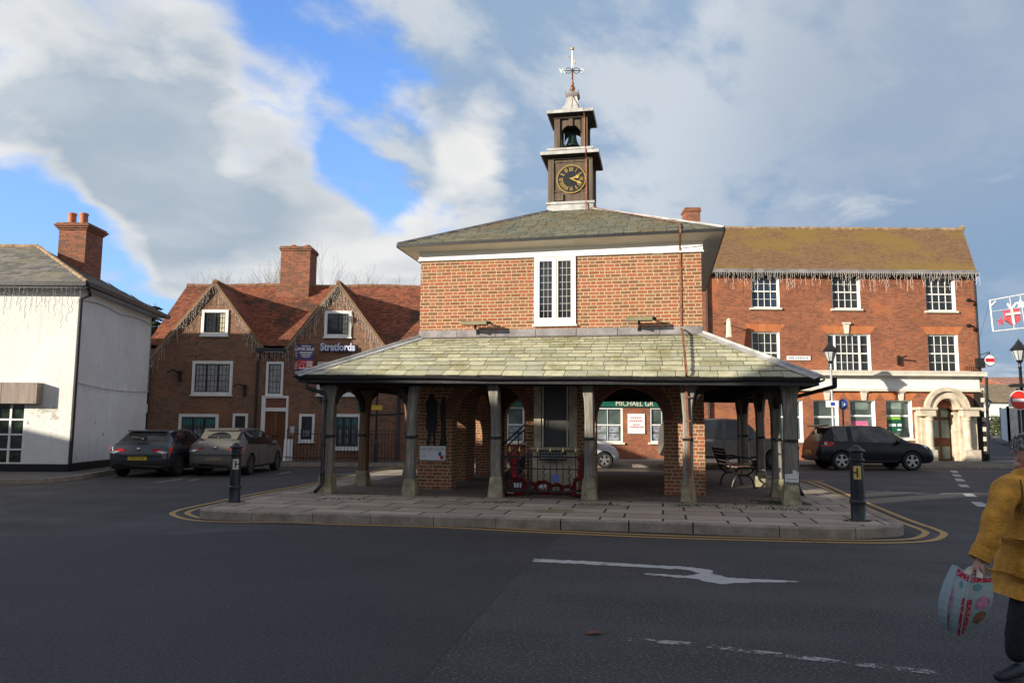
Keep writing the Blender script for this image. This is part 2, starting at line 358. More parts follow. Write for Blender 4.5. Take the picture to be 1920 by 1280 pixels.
    M['slab']=plain('memorial stone',(.45,.38,.28),.75,0,.22,4,.003); M['panel']=plain('memorial panel',(.055,.052,.046),.42,0,.15,3)
    M['silh']=plain('black silhouette',(.006,.006,.007),.6)
    M['poppy']=plain('poppy red',(.30,.010,.014),.6,0,.4,40); M['leaf']=plain('wreath green',(.02,.06,.02),.6,0,.3,30)
    M['signw']=plain('sign white',(.74,.75,.76),.4,0,.05); M['blue']=plain('sign blue',(.02,.06,.33),.4); M['red']=plain('sign red',(.50,.02,.025),.4,0,.08); M['noentry']=plain('no entry red',(.62,.03,.02),.35,0,.05)
    M['purple']=plain('board purple',(.06,.028,.13),.45); M['pink']=plain('poster pink',(.6,.15,.28),.5); M['dkgreen']=plain('fascia green',(.006,.10,.062),.4,0,.1); M['postergreen']=plain('poster green',(.008,.085,.05),.4); M['lime']=plain('lime arrow',(.23,.5,.03),.4)
    M['yellow']=plain('sign yellow',(.62,.40,.02),.45); M['plate']=plain('number plate yellow',(.62,.42,.02),.4); M['paley']=plain('reflective yellow',(.60,.42,.12),.4); M['palew']=plain('reflective cream',(.56,.52,.42),.4)
    M['letters']=plain('white letters',(.62,.63,.75),.4); M['letterb']=plain('blue letter sides',(.09,.12,.34),.4); M['teal']=plain('teal sign',(.01,.075,.07),.4); M['ink']=plain('ink',(.015,.015,.02),.5); M['greyink']=plain('grey ink',(.25,.26,.3),.5); M['redink']=plain('red ink',(.5,.08,.1),.5)
    M['lightwire']=plain('fairy light string',(.72,.67,.60),.5,0,.1); M['wire']=plain('wire',(.05,.05,.05),.5)
    M['paper']=plain('paper notice',(.66,.65,.6),.7); M['screen']=plain('window cards',(.30,.32,.36),.5,0,.4,7); M['tealcard']=plain('teal header',(.03,.17,.17),.5)
    M['tyre']=plain('tyre',(.014,.014,.014),.85,0,.2,20); M['alloy']=plain('alloy wheel',(.46,.46,.47),.3,.7,.1,20); M['alloyd']=plain('dull alloy',(.14,.14,.145),.4,.6,.1); M['arch']=plain('wheel arch',(.006,.006,.006),.9)
    M['carglass']=glass('car glass',(.006,.007,.008),.03,.0002); M['trim']=plain('black trim',(.015,.015,.016),.55)
    M['lamp_red']=plain('tail lamp',(.5,.01,.012),.15,0,.1); M['lamp_clear']=plain('clear lamp',(.6,.6,.62),.12,.3,.1); M['chrome']=plain('chrome',(.6,.6,.62),.15,.9,.05)
    def carpaint(name,c,rough=.22,dirt=0,dc=(.2,.16,.11),zhi=1.0,metal=.04,spec=.5):
        n=NT(name,rough,metal,spec); o=n.ob(); x,y,z=n.sep(o)
        f=n.m('MULTIPLY',n.m('ADD',n.sm(z,zhi,.2),n.m('MULTIPLY',n.noise(o,4,4),.5)),dirt)
        n.col(n.mix(f,n.mix(n.noise(o,9,3),c,tuple(q*.85 for q in c)),dc)); n.rough(n.m('ADD',rough,n.m('MULTIPLY',f,.5)))
        n.b.inputs['Coat Weight'].default_value=.5 if rough<.24 else 0; n.b.inputs['Coat Roughness'].default_value=.05; return n.mat
    M['suvglass']=glass('car glass with painted reflections',(.03,.033,.036),.05,.0002,[(.35,(.012,.014,.016)),(.5,(.09,.10,.095)),(.6,(.02,.022,.024)),(.7,(.12,.12,.11))])  # pale and dark patches imitate reflections and see-through in the base colour
    M['car_navy']=carpaint('dark slate blue car paint',(.010,.015,.020),.2,.08); M['car_grey']=carpaint('dusty grey car paint',(.10,.098,.093),.3,.34,(.17,.155,.125),1.4)
    M['car_suv']=carpaint('navy car paint',(.004,.005,.010),.24,.02,(.1,.08,.06),.7,.0,.4); M['car_white']=carpaint('silver white car paint',(.6,.61,.64),.25,.1); M['car_pick']=carpaint('dark car paint with mud and painted sun',(.035,.04,.05),.3,.75,(.27,.22,.15),1.15)  # pick-up's beige lower sides: mud plus sunlit reflection put into the colour
    M['jacket']=plain('mustard cloth',(.64,.30,.038),.85,0,.28,9,.012); M['jackseam']=plain('jacket seam trim',(.20,.10,.015),.85); M['skin']=plain('skin',(.50,.27,.19),.55,0,.1,10); M['hair']=plain('grey hair',(.80,.79,.80),.6,0,.3,30,.01); M['trouser']=plain('black cloth',(.012,.012,.015),.85,0,.2,8,.004); M['shoe']=plain('navy shoe',(.016,.019,.03),.6); M['scarf']=plain('pink scarf',(.4,.05,.16),.8); M['specs']=plain('spectacle frame',(.18,.2,.28),.3,.4)  # coat seams are a darker mustard
    # patterned shopping bag cloth
    n=NT('printed bag cloth',.75,0,.3); o=n.ob(); c=n.ramp(n.noise(o,3,3),[(.3,(.20,.28,.28)),(.7,(.27,.35,.34))]); c=n.mix(n.m('MULTIPLY',n.sm(n.vor(o,34)[0],.42,.2),.6),c,(.36,.22,.26)); n.col(c); M['bag']=n.mat
    n=NT('bag trim',.75,0,.3); o=n.ob(); c=n.ramp(n.vor(o,70)[0],[(.25,(.45,.3,.28)),(.38,(.34,.02,.045)),(.7,(.26,.012,.035))]); n.col(c); M['bagtrim']=n.mat
    M['strap']=plain('cream webbing',(.62,.58,.5),.8); M['bagbrown']=plain('bag print brown',(.25,.11,.06),.8,0,.3,25); M['bagpink']=plain('bag print pink',(.42,.17,.27),.8,0,.4,30)
    M['bark']=plain('bark',(.24,.20,.165),.9,0,.3,8,.01); M['conifer']=plain('conifer needles',(.03,.055,.02),.8,0,.4,6); M['shrub']=plain('shrub leaves',(.07,.085,.025),.8,0,.4,6)
    M['moss']=plain('moss',(.07,.10,.025),.95,0,.4,15,.01); M['weatherb']=plain('white weatherboard',(.55,.57,.58),.6,0,.15,6)
    M['xred']=plain('tinsel red',(.6,.1,.12),.5); M['xwhite']=plain('light rope white',(.75,.75,.75),.5); M['pale_roof']=plain('brown roof',(.24,.18,.10),.9,0,.3,1.5,.02); M['hotpink_roof']=plain('pale red roof',(.36,.17,.12),.9,0,.3,1.5,.02)
mats()
# ------------------------------------------------------------------ the market house
AA=.1905; OX,OY=-2.0903,17.4292; W=6.22; D=6.5; ZG=.15
MH=thing('market_house','brick market house raised on oak posts, with slate roofs and a clock turret','market hall',(OX,OY,0),-AA)
MHM=MAT4[MH.name]; MHI=MHM.inverted(); NV=MHM.to_3x3()@Vector((0,1,0)); NU=MHM.to_3x3()@Vector((1,0,0))
def pv(px,py,v=0): return MHI@onp(px,py,MHM@Vector((0,v,0)),NV)
def pu(px,py,u=0): return MHI@onp(px,py,MHM@Vector((u,0,0)),NU)
def pz(px,py,z=ZG): return MHI@gp(px,py,z)
ZT=5.29; ZF=5.46
def arch_z(x,ua,ub,zs,rise):
    c,r=(ua+ub)/2,(ub-ua)/2; t=max(0,1-((x-c)/r)**2); return zs+rise*math.sqrt(t)
def arch_wall(mb,u0,u1,z0,z1,th,ops,place):
    """wall in (u,z) with arched openings; place(u,t,z) gives the point at depth t"""
    xs=[u0]; segs=[]
    cur=u0
    for ua,ub,zs,rise in ops:
        segs.append((cur,ua,None)); 
        segs.append((ua,ub,(ua,ub,zs,rise))); cur=ub
    segs.append((cur,u1,None))
    def q(a,b,za,zb):
        mb.poly(place(a,0,za),place(b,0,za),place(b,0,zb),place(a,0,zb)); mb.poly(place(b,th,za),place(a,th,za),place(a,th,zb),place(b,th,zb))
    for a,b,op in segs:
        if op is None:
            if b-a>1e-4:
                q(a,b,z0,z1)
                mb.poly(place(a,0,z0),place(a,0,z1),place(a,th,z1),place(a,th,z0)); mb.poly(place(b,0,z0),place(b,th,z0),place(b,th,z1),place(b,0,z1))
        else:
            N=16
            for i in range(N):
                xa=a+(b-a)*(1-math.cos(math.pi*i/N))/2; xb=a+(b-a)*(1-math.cos(math.pi*(i+1)/N))/2
                za,zb=arch_z(xa,*op),arch_z(xb,*op)
                mb.poly(place(xa,0,za),place(xb,0,zb),place(xb,0,z1),place(xa,0,z1)); mb.poly(place(xb,th,zb),place(xa,th,za),place(xa,th,z1),place(xb,th,z1))
                mb.poly(place(xa,0,za),place(xa,th,za),place(xb,th,zb),place(xb,0,zb))
            # jamb sides below the springing come from the neighbouring piers
TW=.42; ZM=3.0
fo=[(pv(848,800).x,pv(985,800).x,pv(1244,788).z,None),(pv(1117,800).x,pv(1244,800).x,pv(1244,788).z,None)]
fo=[(a,b,z,(b-a)/2) for a,b,z,_ in fo]
mb=MB(); arch_wall(mb,0,W,ZG,ZM,TW,fo,lambda u,t,z:Vector((u,t,z)))
# front wall above with the window opening
w0=pv(1002,600); w1=pv(1080,600); wt=pv(1041,479).z; wb=pv(1041,609).z
def wall_holes(mb,x0,x1,z0,z1,holes,place,rev=.12):
    xs=sorted({x0,x1,*[h[0] for h in holes],*[h[1] for h in holes]}); zs=sorted({z0,z1,*[h[2] for h in holes],*[h[3] for h in holes]})
    for i in range(len(xs)-1):
        for j in range(len(zs)-1):
            cx,cz=(xs[i]+xs[i+1])/2,(zs[j]+zs[j+1])/2
            if any(h[0]<cx<h[1] and h[2]<cz<h[3] for h in holes): continue
            mb.poly(place(xs[i],0,zs[j]),place(xs[i+1],0,zs[j]),place(xs[i+1],0,zs[j+1]),place(xs[i],0,zs[j+1]))
def reveal(mb,h,place,rev):
    a,b,c,d=h
    mb.poly(place(a,0,c),place(a,0,d),place(a,rev,d),place(a,rev,c)); mb.poly(place(b,0,d),place(b,0,c),place(b,rev,c),place(b,rev,d))
    mb.poly(place(a,0,d),place(b,0,d),place(b,rev,d),place(a,rev,d)); mb.poly(place(b,0,c),place(a,0,c),place(a,rev,c),place(b,rev,c))
wh=(w0.x,w1.x,wb,wt)
wall_holes(mb,0,W,ZM,ZT,[wh],lambda x,t,z:Vector((x,t,z))); reveal(mb,wh,lambda x,t,z:Vector((x,t,z)),.1)
mb.build('front_wall',M['mbrick'],MH)
# side and rear walls
so=[(1.0,2.75,1.55,.85),(3.7,5.55,1.55,.85)]
for nm,f in(('side_wall',lambda u,t,z:Vector((t,u,z))),('side_wall',lambda u,t,z:Vector((W-t,u,z)))):
    mb=MB(); arch_wall(mb,TW,D-TW,ZG,ZM,TW,[(a,b,z,r) for a,b,z,r in so],f)
    mb.poly(f(0,0,ZM),f(D,0,ZM),f(D,0,ZT),f(0,0,ZT)); mb.build(nm,M['mbrick'],MH,recalc=False)
mb=MB(); arch_wall(mb,0,W,ZG,ZM,TW,[(.75,1.85,1.75,.62),(3.25,5.42,1.62,1.06)],lambda u,t,z:Vector((W-u,D-t,z)))
mb.poly(Vector((W,D,ZM)),Vector((0,D,ZM)),Vector((0,D,ZT)),Vector((W,D,ZT))); rear=mb
# mirror x so that the wide arch stands on the right as seen through the front arch
for i,v in enumerate(rear.v): v.x=W-v.x
rear.build('rear_wall',M['mbrick'],MH)
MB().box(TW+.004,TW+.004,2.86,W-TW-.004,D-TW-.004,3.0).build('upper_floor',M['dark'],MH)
# arch rings: brick on edge round the two front arches, standing a little proud
for a,b,zs,r in fo:
    mb=MB(); c=(a+b)/2; N=18
    for i in range(N):
        t0=math.pi*i/N; t1=math.pi*(i+1)/N; P=[]
        for rr,t in((r,t0),(r,t1),(r+.22,t1),(r+.22,t0)): P.append(Vector((c-rr*math.cos(t),-.004,zs+rr*math.sin(t))))
        mb.poly(*P[::-1])
    mb.build('arch_ring',M['herring'],MH)
# frieze and cove
fr=MB(); o=.035
fr.box(-o,-o,ZT,W+o,0,ZF); fr.box(-o,D,ZT,W+o,D+o,ZF); fr.box(-o,0,ZT,0,D,ZF); fr.box(W,0,ZT,W+o,D,ZF)
fr.box(-o-.02,-o-.02,ZT-.03,W+o+.02,-.001,ZT); fr.build('frieze',M['frieze'],MH)
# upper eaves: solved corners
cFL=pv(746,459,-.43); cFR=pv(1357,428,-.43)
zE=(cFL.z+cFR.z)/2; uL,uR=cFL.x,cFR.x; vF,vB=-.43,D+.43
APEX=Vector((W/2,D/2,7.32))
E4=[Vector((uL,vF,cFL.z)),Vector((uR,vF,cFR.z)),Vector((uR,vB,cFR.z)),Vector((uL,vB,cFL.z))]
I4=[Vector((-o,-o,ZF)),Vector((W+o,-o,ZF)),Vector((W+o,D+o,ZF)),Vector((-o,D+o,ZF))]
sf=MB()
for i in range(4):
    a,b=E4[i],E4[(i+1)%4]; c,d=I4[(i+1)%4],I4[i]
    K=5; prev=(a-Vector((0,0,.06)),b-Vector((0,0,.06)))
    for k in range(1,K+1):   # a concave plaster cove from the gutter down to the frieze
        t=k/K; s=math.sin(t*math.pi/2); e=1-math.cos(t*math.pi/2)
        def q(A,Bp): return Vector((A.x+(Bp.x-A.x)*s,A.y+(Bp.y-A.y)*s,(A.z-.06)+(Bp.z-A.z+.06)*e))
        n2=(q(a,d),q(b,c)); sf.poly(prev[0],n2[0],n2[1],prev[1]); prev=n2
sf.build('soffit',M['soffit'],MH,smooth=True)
def tile_plane(mb,A,B,C,Dp,rows,wid,gap=.006,th=.016,shrink=1.0,jit=.012,stag=.5,lift=.006,edge=0):
    """slates on the slope A-B (eaves) to C-D (top; C over B, D over A), each one its own island"""
    A,B,C,Dp=map(Vector,(A,B,C,Dp)); n=(B-A).cross(Dp-A).normalized()
    if n.z<0: n=-n
    e=(B-A).normalized(); 
    ws=[shrink**i for i in range(rows)]; tot=sum(ws); acc=0
    up=(Dp-A)-e*((Dp-A).dot(e)); H=up.length; up.normalize()
    for i in range(rows):
        t0=acc/tot; acc+=ws[i]; t1=acc/tot; tl=min(1.0,t1+.35*ws[i]/tot)
        def ends(t): return A.lerp(Dp,t),B.lerp(C,t)
        L0,R0=ends(t0); L1,R1=ends(tl)
        l0=(L0-A).dot(e); r0=(R0-A).dot(e); l1=(L1-A).dot(e); r1=(R1-A).dot(e)
        w=wid*(ws[i]**.35); x=min(l0,l1)-w*(stag*(i%2)+U(0,.25))
        while x<max(r0,r1):
            ww=w*U(.8,1.2); x1=x+ww-gap
            a0,a1=max(x,l0),min(x1,r0); b0,b1=max(x,l1),min(x1,r1)
            if a1-a0>.01 or b1-b0>.01:
                if a1<a0: a0=a1=(a0+a1)/2
                if b1<b0: b0=b1=(b0+b1)/2
                dz=lift+th+U(-.3,1)*jit*.6; sag=U(-1,1)*jit
                y0=H*t0+sag*.8-(.02 if i==0 else 0); y1=H*tl
                def at(xx,yy,Ls,Rs,ls,rs): return Ls.lerp(Rs,(xx-ls)/(rs-ls) if rs-ls>1e-6 else 0)+up*yy
                p0=at(a0,y0-H*t0,L0,R0,l0,r0)+n*dz; p1=at(a1,y0-H*t0+U(-1,1)*jit*.5,L0,R0,l0,r0)+n*(dz+U(-1,1)*jit*.25)
                p2=at(b1,0,L1,R1,l1,r1)+n*lift; p3=at(b0,0,L1,R1,l1,r1)+n*lift
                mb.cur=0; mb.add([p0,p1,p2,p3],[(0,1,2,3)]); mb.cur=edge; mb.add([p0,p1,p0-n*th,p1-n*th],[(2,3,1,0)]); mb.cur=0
            x+=ww
def hip_roof(E,T,rows,wid,mat,name,parent,shrink=1,th=.016):
    mb=MB()
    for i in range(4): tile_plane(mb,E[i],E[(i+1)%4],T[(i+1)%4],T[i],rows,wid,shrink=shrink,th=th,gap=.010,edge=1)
    return mb.build(name,[mat,M['slate_edge_shade']],parent)
ur=hip_roof(E4,[APEX]*4,17,.30,M['slate2'],'upper_roof',MH,.97)
mb=MB()
for i in range(4): mb.poly(E4[i]-Vector((0,0,.012)),E4[(i+1)%4]-Vector((0,0,.012)),APEX-Vector((0,0,.012)))
mb.build('roof_boarding',M['dark'],ur)
def hip_cap(mb,p,q,nl,nr,w,roll=.03,lift=.03):
    p,q=Vector(p),Vector(q); d=(q-p).normalized()
    for n in(nl,nr):
        n=Vector(n).normalized(); s=d.cross(n).normalized()
        if n is not None:
            other=nr if n==Vector(nl).normalized() else nl
            if s.dot(Vector(other))>0: s=-s
        mb.poly(p+n*lift,q+n*lift,q+n*lift+s*w,p+n*lift+s*w)
    up=(Vector(nl).normalized()+Vector(nr).normalized()).normalized()
    mb.tube([p+up*lift*1.2,q+up*lift*1.2],roll,6)
def nrm(a,b,c):
    n=(Vector(b)-Vector(a)).cross(Vector(c)-Vector(a)).normalized(); return n if n.z>0 else -n
UN=[nrm(E4[i],E4[(i+1)%4],APEX) for i in range(4)]
for i in range(4):
    mb=MB(); hip_cap(mb,E4[i],E4[i].lerp(APEX,.93),UN[i],UN[(i-1)%4],.075,.022)
    mb.build('hip_flashing',M['leadw'] if i==1 else M['leadd'],ur)
gt=MB()
for i in range(4): gt.beam(E4[i]+Vector((0,0,-.03)),E4[(i+1)%4]+Vector((0,0,-.03)),.07,.06)
gt.build('upper_gutter',M['gutter'],MH)
# ---- lower (pentice) roof
ZR=3.50; oL=1.94
lFL=pv(558,703,-oL); lFR=pv(1536,708,-oL)
LE=[lFL,lFR,Vector((lFR.x,D+oL,lFR.z)),Vector((lFL.x,D+oL,lFL.z))]
LT=[Vector((0,0,ZR)),Vector((W,0,ZR)),Vector((W,D,ZR)),Vector((0,D,ZR))]
lr=hip_roof(LE,LT,12,.40,M['slate'],'lower_roof',MH,.935,.02)
mb=MB()
for i in range(4):
    a,b,c,d=LE[i],LE[(i+1)%4],LT[(i+1)%4],LT[i]; k=Vector((0,0,.05)); mb.poly(a-k,b-k,c-k,d-k)
mb.build('roof_boarding',M['dark'],lr)
LN=[nrm(LE[i],LE[(i+1)%4],LT[i]) for i in range(4)]
for i in range(4):
    mb=MB(); hip_cap(mb,LE[i]+(LE[i]-LT[i]).normalized()*.03,LT[i],LN[i],LN[(i-1)%4],.17,.035,.035); mb.build('hip_flashing',M['leadw'] if i==1 else M['lead'],lr)
# apron flashing where the lower roof meets the wall
mb=MB(); g=.012
for i in range(4):
    a,b=LT[i],LT[(i+1)%4]; d=(b-a).normalized(); out=Vector((d.y,-d.x,0)); 
    A,B=a+out*g-d*g,b+out*g+d*g; n=LN[i]; s=(LE[i]-LT[i]); s=s-d*s.dot(d); s.normalize()
    K=7
    for k in range(K):
        p=A.lerp(B,k/K); q=A.lerp(B,(k+1)/K-.002)
        e=.004*(k%2)
        mb.poly(p+out*e+Vector((0,0,.02)),q+out*e+Vector((0,0,.02)),q+out*e+Vector((0,0,.17)),p+out*e+Vector((0,0,.17)))
        mb.poly(p+s*.09+n*(.03+e),q+s*.09+n*(.03+e),q+out*e+Vector((0,0,.02)),p+out*e+Vector((0,0,.02)))
mb.build('apron_flashing',M['leadd'],lr)
# gutter, fascia, plate
g=MB()
for i in range(4):
    a,b=LE[i],LE[(i+1)%4]; d=(b-a).normalized(); out=Vector((d.y,-d.x,0)); N=10
    prev=None
    for k in range(N+1):   # half round, open on top
        p=a.lerp(b,k/N)+out*.05-d*0+Vector((0,0,-.035-.012*math.sin(k*1.9)))
        ring=[p+out*(.055*math.cos(t))+Vector((0,0,-.06*math.sin(t)+.02)) for t in[math.pi*j/6 for j in range(7)]]
        if prev: 
            for j in range(6): g.poly(prev[j],ring[j],ring[j+1],prev[j+1])
        prev=ring
    g.beam(a+Vector((0,0,-.075))-out*.03,b+Vector((0,0,-.075))-out*.03,.03,.14)
g.build('gutter',M['gutter'],MH)
def curve(a,b,c,n=7):
    a,b,c=Vector(a),Vector(b),Vector(c); return [a*(1-t)**2+b*2*t*(1-t)+c*t*t for t in [i/n for i in range(n+1)]]
# down pipes at the two front corners
for px0,foot,s in((603,925,-1),(1497,930,1)):
    c=pz(px0,foot); top=Vector((c.x+(-.28 if s<0 else .32),-oL+.02,LE[0].z-.1))
    mb=MB(); b=Vector((c.x,c.y,2.12)); mb.tube([top,top+Vector((0,0,-.16)),b+Vector((0,0,.07)),b,Vector((c.x,c.y,.36)),Vector((c.x+s*.02,c.y-.05,.3)),Vector((c.x+s*.05,c.y-.2,.2))],.04,8)
    for z in(2.0,1.1,.5): mb.cyl((c.x,c.y,z),(c.x,c.y,z+.07),.052)
    mb.build('down_pipe',M['black'],MH,smooth=True,auto=40)
# ---- posts
POSTS=[]
def post(u,v,mat,zt=2.45,ph=.34,flare=(0,0),tw=.24,seed=0):
    random.seed(seed); P=Vector((u,v,ZG)); base=MB(); ph+=U(-.05,.05)
    secs=[]
    lx,ly=U(-.03,.03),U(-.02,.02); H=zt-ZG-ph; levels=[0,.12,.3,.5,.65,.76,.84,.91,1]
    grow=[1.03,1.01,.98,.96,.96,.98,1.03,1.14,1.26]
    mb=MB(); vs=[];fs=[]
    for i,t in enumerate(levels):
        w=tw*grow[i]; z=ZG+ph+H*t; cx=u+lx*t+U(-.006,.006); cy=v+ly*t; ch=.03 if t<.85 else .02
        l=w/2+flare[0]*max(0,(t-.7)/.3)**2*.16; r=w/2+flare[1]*max(0,(t-.7)/.3)**2*.16
        if grow[i]>1: l=tw/2*1.0+(w-tw)/2*(1 if flare[0]>=0 else 0)+flare[0]*.04*max(0,t-.7)*3; r=tw/2+(w-tw)/2*(1 if flare[1]>=0 else 0)+flare[1]*.04*max(0,t-.7)*3
        hy=tw/2
        ring=[(cx-l+ch,cy-hy),(cx+r-ch,cy-hy),(cx+r,cy-hy+ch),(cx+r,cy+hy-ch),(cx+r-ch,cy+hy),(cx-l+ch,cy+hy),(cx-l,cy+hy-ch),(cx-l,cy-hy+ch)]
        vs+=[(a,b,z) for a,b in ring]
    k=len(levels)
    for i in range(k-1):
        for j in range(8): fs.append((i*8+j,i*8+(j+1)%8,(i+1)*8+(j+1)%8,(i+1)*8+j))
    fs.append(list(range(8))[::-1]); fs.append(list(range((k-1)*8,k*8))); mb.add(vs,fs)
    p=mb.build('post',mat,MH)
    st=MB(); bw=tw+.11; st.frustum((u,v),bw,bw,tw+.03,tw+.03,ZG-.02,ZG+ph,(U(-.01,.01),0)); st.build('padstone',M['padstone'],p,bevel=.02)
    ir=MB(); z=ZG+1.14; h=tw*.965/2+.006; ir.box(u+lx*.5-h,v-tw/2-.01,z,u+lx*.5+h,v+tw/2+.01,z+.05); ir.cyl((u+lx*.5-h*.3,v-tw/2-.05,z+.025),(u+lx*.5+h*.4,v-tw/2-.05,z+.025),.026,8); ir.build('iron_strap',M['iron'],p)
    POSTS.append((u,v)); return p
FP=[(613,924),(769,931),(930,934),(1105,938),(1291,945),(1484,949)]
fl=[(1,1),(-1,1),(1,-1),(1,-1),(1,1),(1,1)]
fpost=[]
for i,(x,y) in enumerate(FP):
    c=pv(x,y,-1.458); fpost.append(c.x); post(c.x,-1.458,M['post'],2.36,.36,fl[i],.195 if i not in(0,5) else .225,seed=20+i)
lu=fpost[0]; ru=fpost[-1]
VS=[]
for x in(680,766): VS.append(pu(x,910,lu).y)
VS.append(D+1.3)
for i,v in enumerate(VS): post(lu,v,M['postbrown'] if i<2 else M['post'],2.36,.36,(1,1),.21,seed=40+i)
RS=[pu(x,920,ru).y for x in(1459,1428,1400)]+[D+1.3]
for i,v in enumerate(RS): post(ru,v,M['post'],2.36,.36,(1,1),.20,seed=50+i)
# wall plate, braces and rafters, all dark under the roof
pl=MB(); zp=2.40
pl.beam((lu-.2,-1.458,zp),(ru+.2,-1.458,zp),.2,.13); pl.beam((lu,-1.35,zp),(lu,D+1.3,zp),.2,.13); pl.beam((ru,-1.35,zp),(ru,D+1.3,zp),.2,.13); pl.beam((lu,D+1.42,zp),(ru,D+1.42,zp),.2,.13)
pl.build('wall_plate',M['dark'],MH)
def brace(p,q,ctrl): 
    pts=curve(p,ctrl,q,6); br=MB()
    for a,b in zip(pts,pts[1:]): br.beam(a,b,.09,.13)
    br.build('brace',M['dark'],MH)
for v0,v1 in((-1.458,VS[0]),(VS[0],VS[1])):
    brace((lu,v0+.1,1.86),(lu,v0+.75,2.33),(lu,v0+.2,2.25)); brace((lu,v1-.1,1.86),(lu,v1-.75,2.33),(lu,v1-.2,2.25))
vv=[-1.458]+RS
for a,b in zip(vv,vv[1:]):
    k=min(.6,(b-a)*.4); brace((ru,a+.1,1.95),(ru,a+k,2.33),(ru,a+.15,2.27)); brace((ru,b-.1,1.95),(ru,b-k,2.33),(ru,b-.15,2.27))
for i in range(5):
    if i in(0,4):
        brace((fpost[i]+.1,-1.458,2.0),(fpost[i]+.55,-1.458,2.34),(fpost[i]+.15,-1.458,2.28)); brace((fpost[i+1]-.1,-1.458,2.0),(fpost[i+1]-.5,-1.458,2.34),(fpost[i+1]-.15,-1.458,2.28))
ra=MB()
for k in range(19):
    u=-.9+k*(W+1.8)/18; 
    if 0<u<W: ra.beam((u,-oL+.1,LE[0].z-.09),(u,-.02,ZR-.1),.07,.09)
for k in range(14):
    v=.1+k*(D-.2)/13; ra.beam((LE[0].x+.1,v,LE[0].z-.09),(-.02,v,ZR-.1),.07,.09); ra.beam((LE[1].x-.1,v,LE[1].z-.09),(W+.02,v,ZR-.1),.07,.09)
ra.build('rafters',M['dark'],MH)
# ---- the leaded window
fw=MB(); a,b,c,d=w0.x,w1.x,wb,wt; cx=(a+b)/2; y0,y1=-.035,.06
fw.box(a,y0,c,a+.075,y1,d); fw.box(b-.075,y0,c,b,y1,d); fw.box(a+.075,y0,d-.09,b-.075,y1,d); fw.box(a+.075,y0,c,b-.075,y1,c+.12); fw.box(cx-.03,y0,c+.12,cx+.03,y1,d-.09)
fw.box(a-.03,-.07,c-.035,b+.03,.0,c)
win=fw.build('window',M['white'],MH,bevel=.006)
gl=MB(); cm=MB(); hn=MB()
for l,r in((a+.075,cx-.03),(cx+.03,b-.075)):
    m=.036; cm_=MB(); fz0,fz1=c+.12,d-.09
    hn.box(l,y0+.012,fz0,l+m,y1-.01,fz1); hn.box(r-m,y0+.012,fz0,r,y1-.01,fz1); hn.box(l+m,y0+.012,fz0,r-m,y1-.01,fz0+m); hn.box(l+m,y0+.012,fz1-m,r-m,y1-.01,fz1)
    L,Rr,Z0,Z1=l+m,r-m,fz0+m,fz1-m
    gl.poly((L,.02,Z0),(Rr,.02,Z0),(Rr,.02,Z1),(L,.02,Z1))
    for i in range(1,3): x=L+(Rr-L)*i/3; cm.box(x-.004,.008,Z0,x+.004,.016,Z1)
    for j in range(1,8): z=Z0+(Z1-Z0)*j/8; cm.box(L,.006,z-.004,Rr,.0078,z+.004)
hn.build('casement',M['white'],win); gl.build('glazing',M['glass'],win); cm.build('lead_cames',M['leadcame'],win)
# inside the upper room: lit strips seen through the glass are only pale fittings
# ---- vent
p0=pv(1224,475); mb=MB(); mb.box(p0.x,-.03,p0.z-.02,p0.x+.22,-.002,p0.z+.1)
for i in range(9): mb.box(p0.x+.01+i*.023,-.036,p0.z-.01,p0.x+.02+i*.023,-.0305,p0.z+.09)
mb.build('wall_vent',M['cream'],MH)
# ---- clock turret
TC=APEX.xy; vf=D/2-.54
def tz(py,v=vf,px=1072): return pv(px,py,v).z
def tu(px,py,v=vf): return pv(px,py,v).x
def ring(mb,h,z0,z1,h1=None): mb.frustum((TC.x,TC.y),2*h,2*h,2*(h1 or h),2*(h1 or h),z0,z1)
z_lead0=6.75; z_lead1=tz(379); z_c1=tz(300); z_cor0=tz(297); z_cor1=tz(284,D/2-.75); 
TL=MB(); ring(TL,.60,z_lead0,z_lead1-.06); ring(TL,.63,z_lead1-.06,z_lead1); tb=TL.build('turret_base',M['leadw'],MH)
hc_=.535
st=MB(); ring(st,hc_,z_lead1,z_c1+.02)
stg=st.build('clock_stage',M['turret'],MH)
pil=MB()
for s1 in(-1,1):
    for s2 in(-1,1): MB().frustum((TC.x+s1*.5,TC.y+s2*.5),.15,.15,.15,.15,z_lead1+.002,z_c1+.018).build('pilaster',M['turret'],stg)
for s in(-1,1):   # frame mouldings round each face
    y=TC.y+s*(hc_+.012); pil.box(TC.x-.42,y-.01,z_c1-.06,TC.x+.42,y+.01,z_c1-.02); pil.box(TC.x-.42,y-.01,z_lead1+.28,TC.x+.42,y+.01,z_lead1+.31)
pil.box(TC.x-.40,TC.y-hc_-.05,z_lead1+.04,TC.x-.18,TC.y-hc_-.001,z_lead1+.22)
pil.build('panel_moulding',M['turret'],stg)
co=MB(); ring(co,.58,z_c1+.02,z_c1+.07); ring(co,.60,z_c1+.07,z_cor1-.05,.73); cor=co.build('clock_cornice',M['dark'],MH)
cl=MB(); ring(cl,.755,z_cor1-.05,z_cor1+.03); zc2=tz(276,D/2-.6); ring(cl,.74,z_cor1+.03,z_cor1+.09,.56); ring(cl,.58,z_cor1+.09,zc2-.05,.57); ring(cl,.6,zc2-.05,zc2); cl.build('lead_cornice_top',M['leadw'],cor)
hb=.43; zb0=zc2; zb1=tz(222,D/2-.43)
be=MB()
for s1 in(-1,1):
    for s2 in(-1,1): be.frustum((TC.x+s1*(hb-.07),TC.y+s2*(hb-.07)),.15,.15,.15,.15,zb0,zb1)
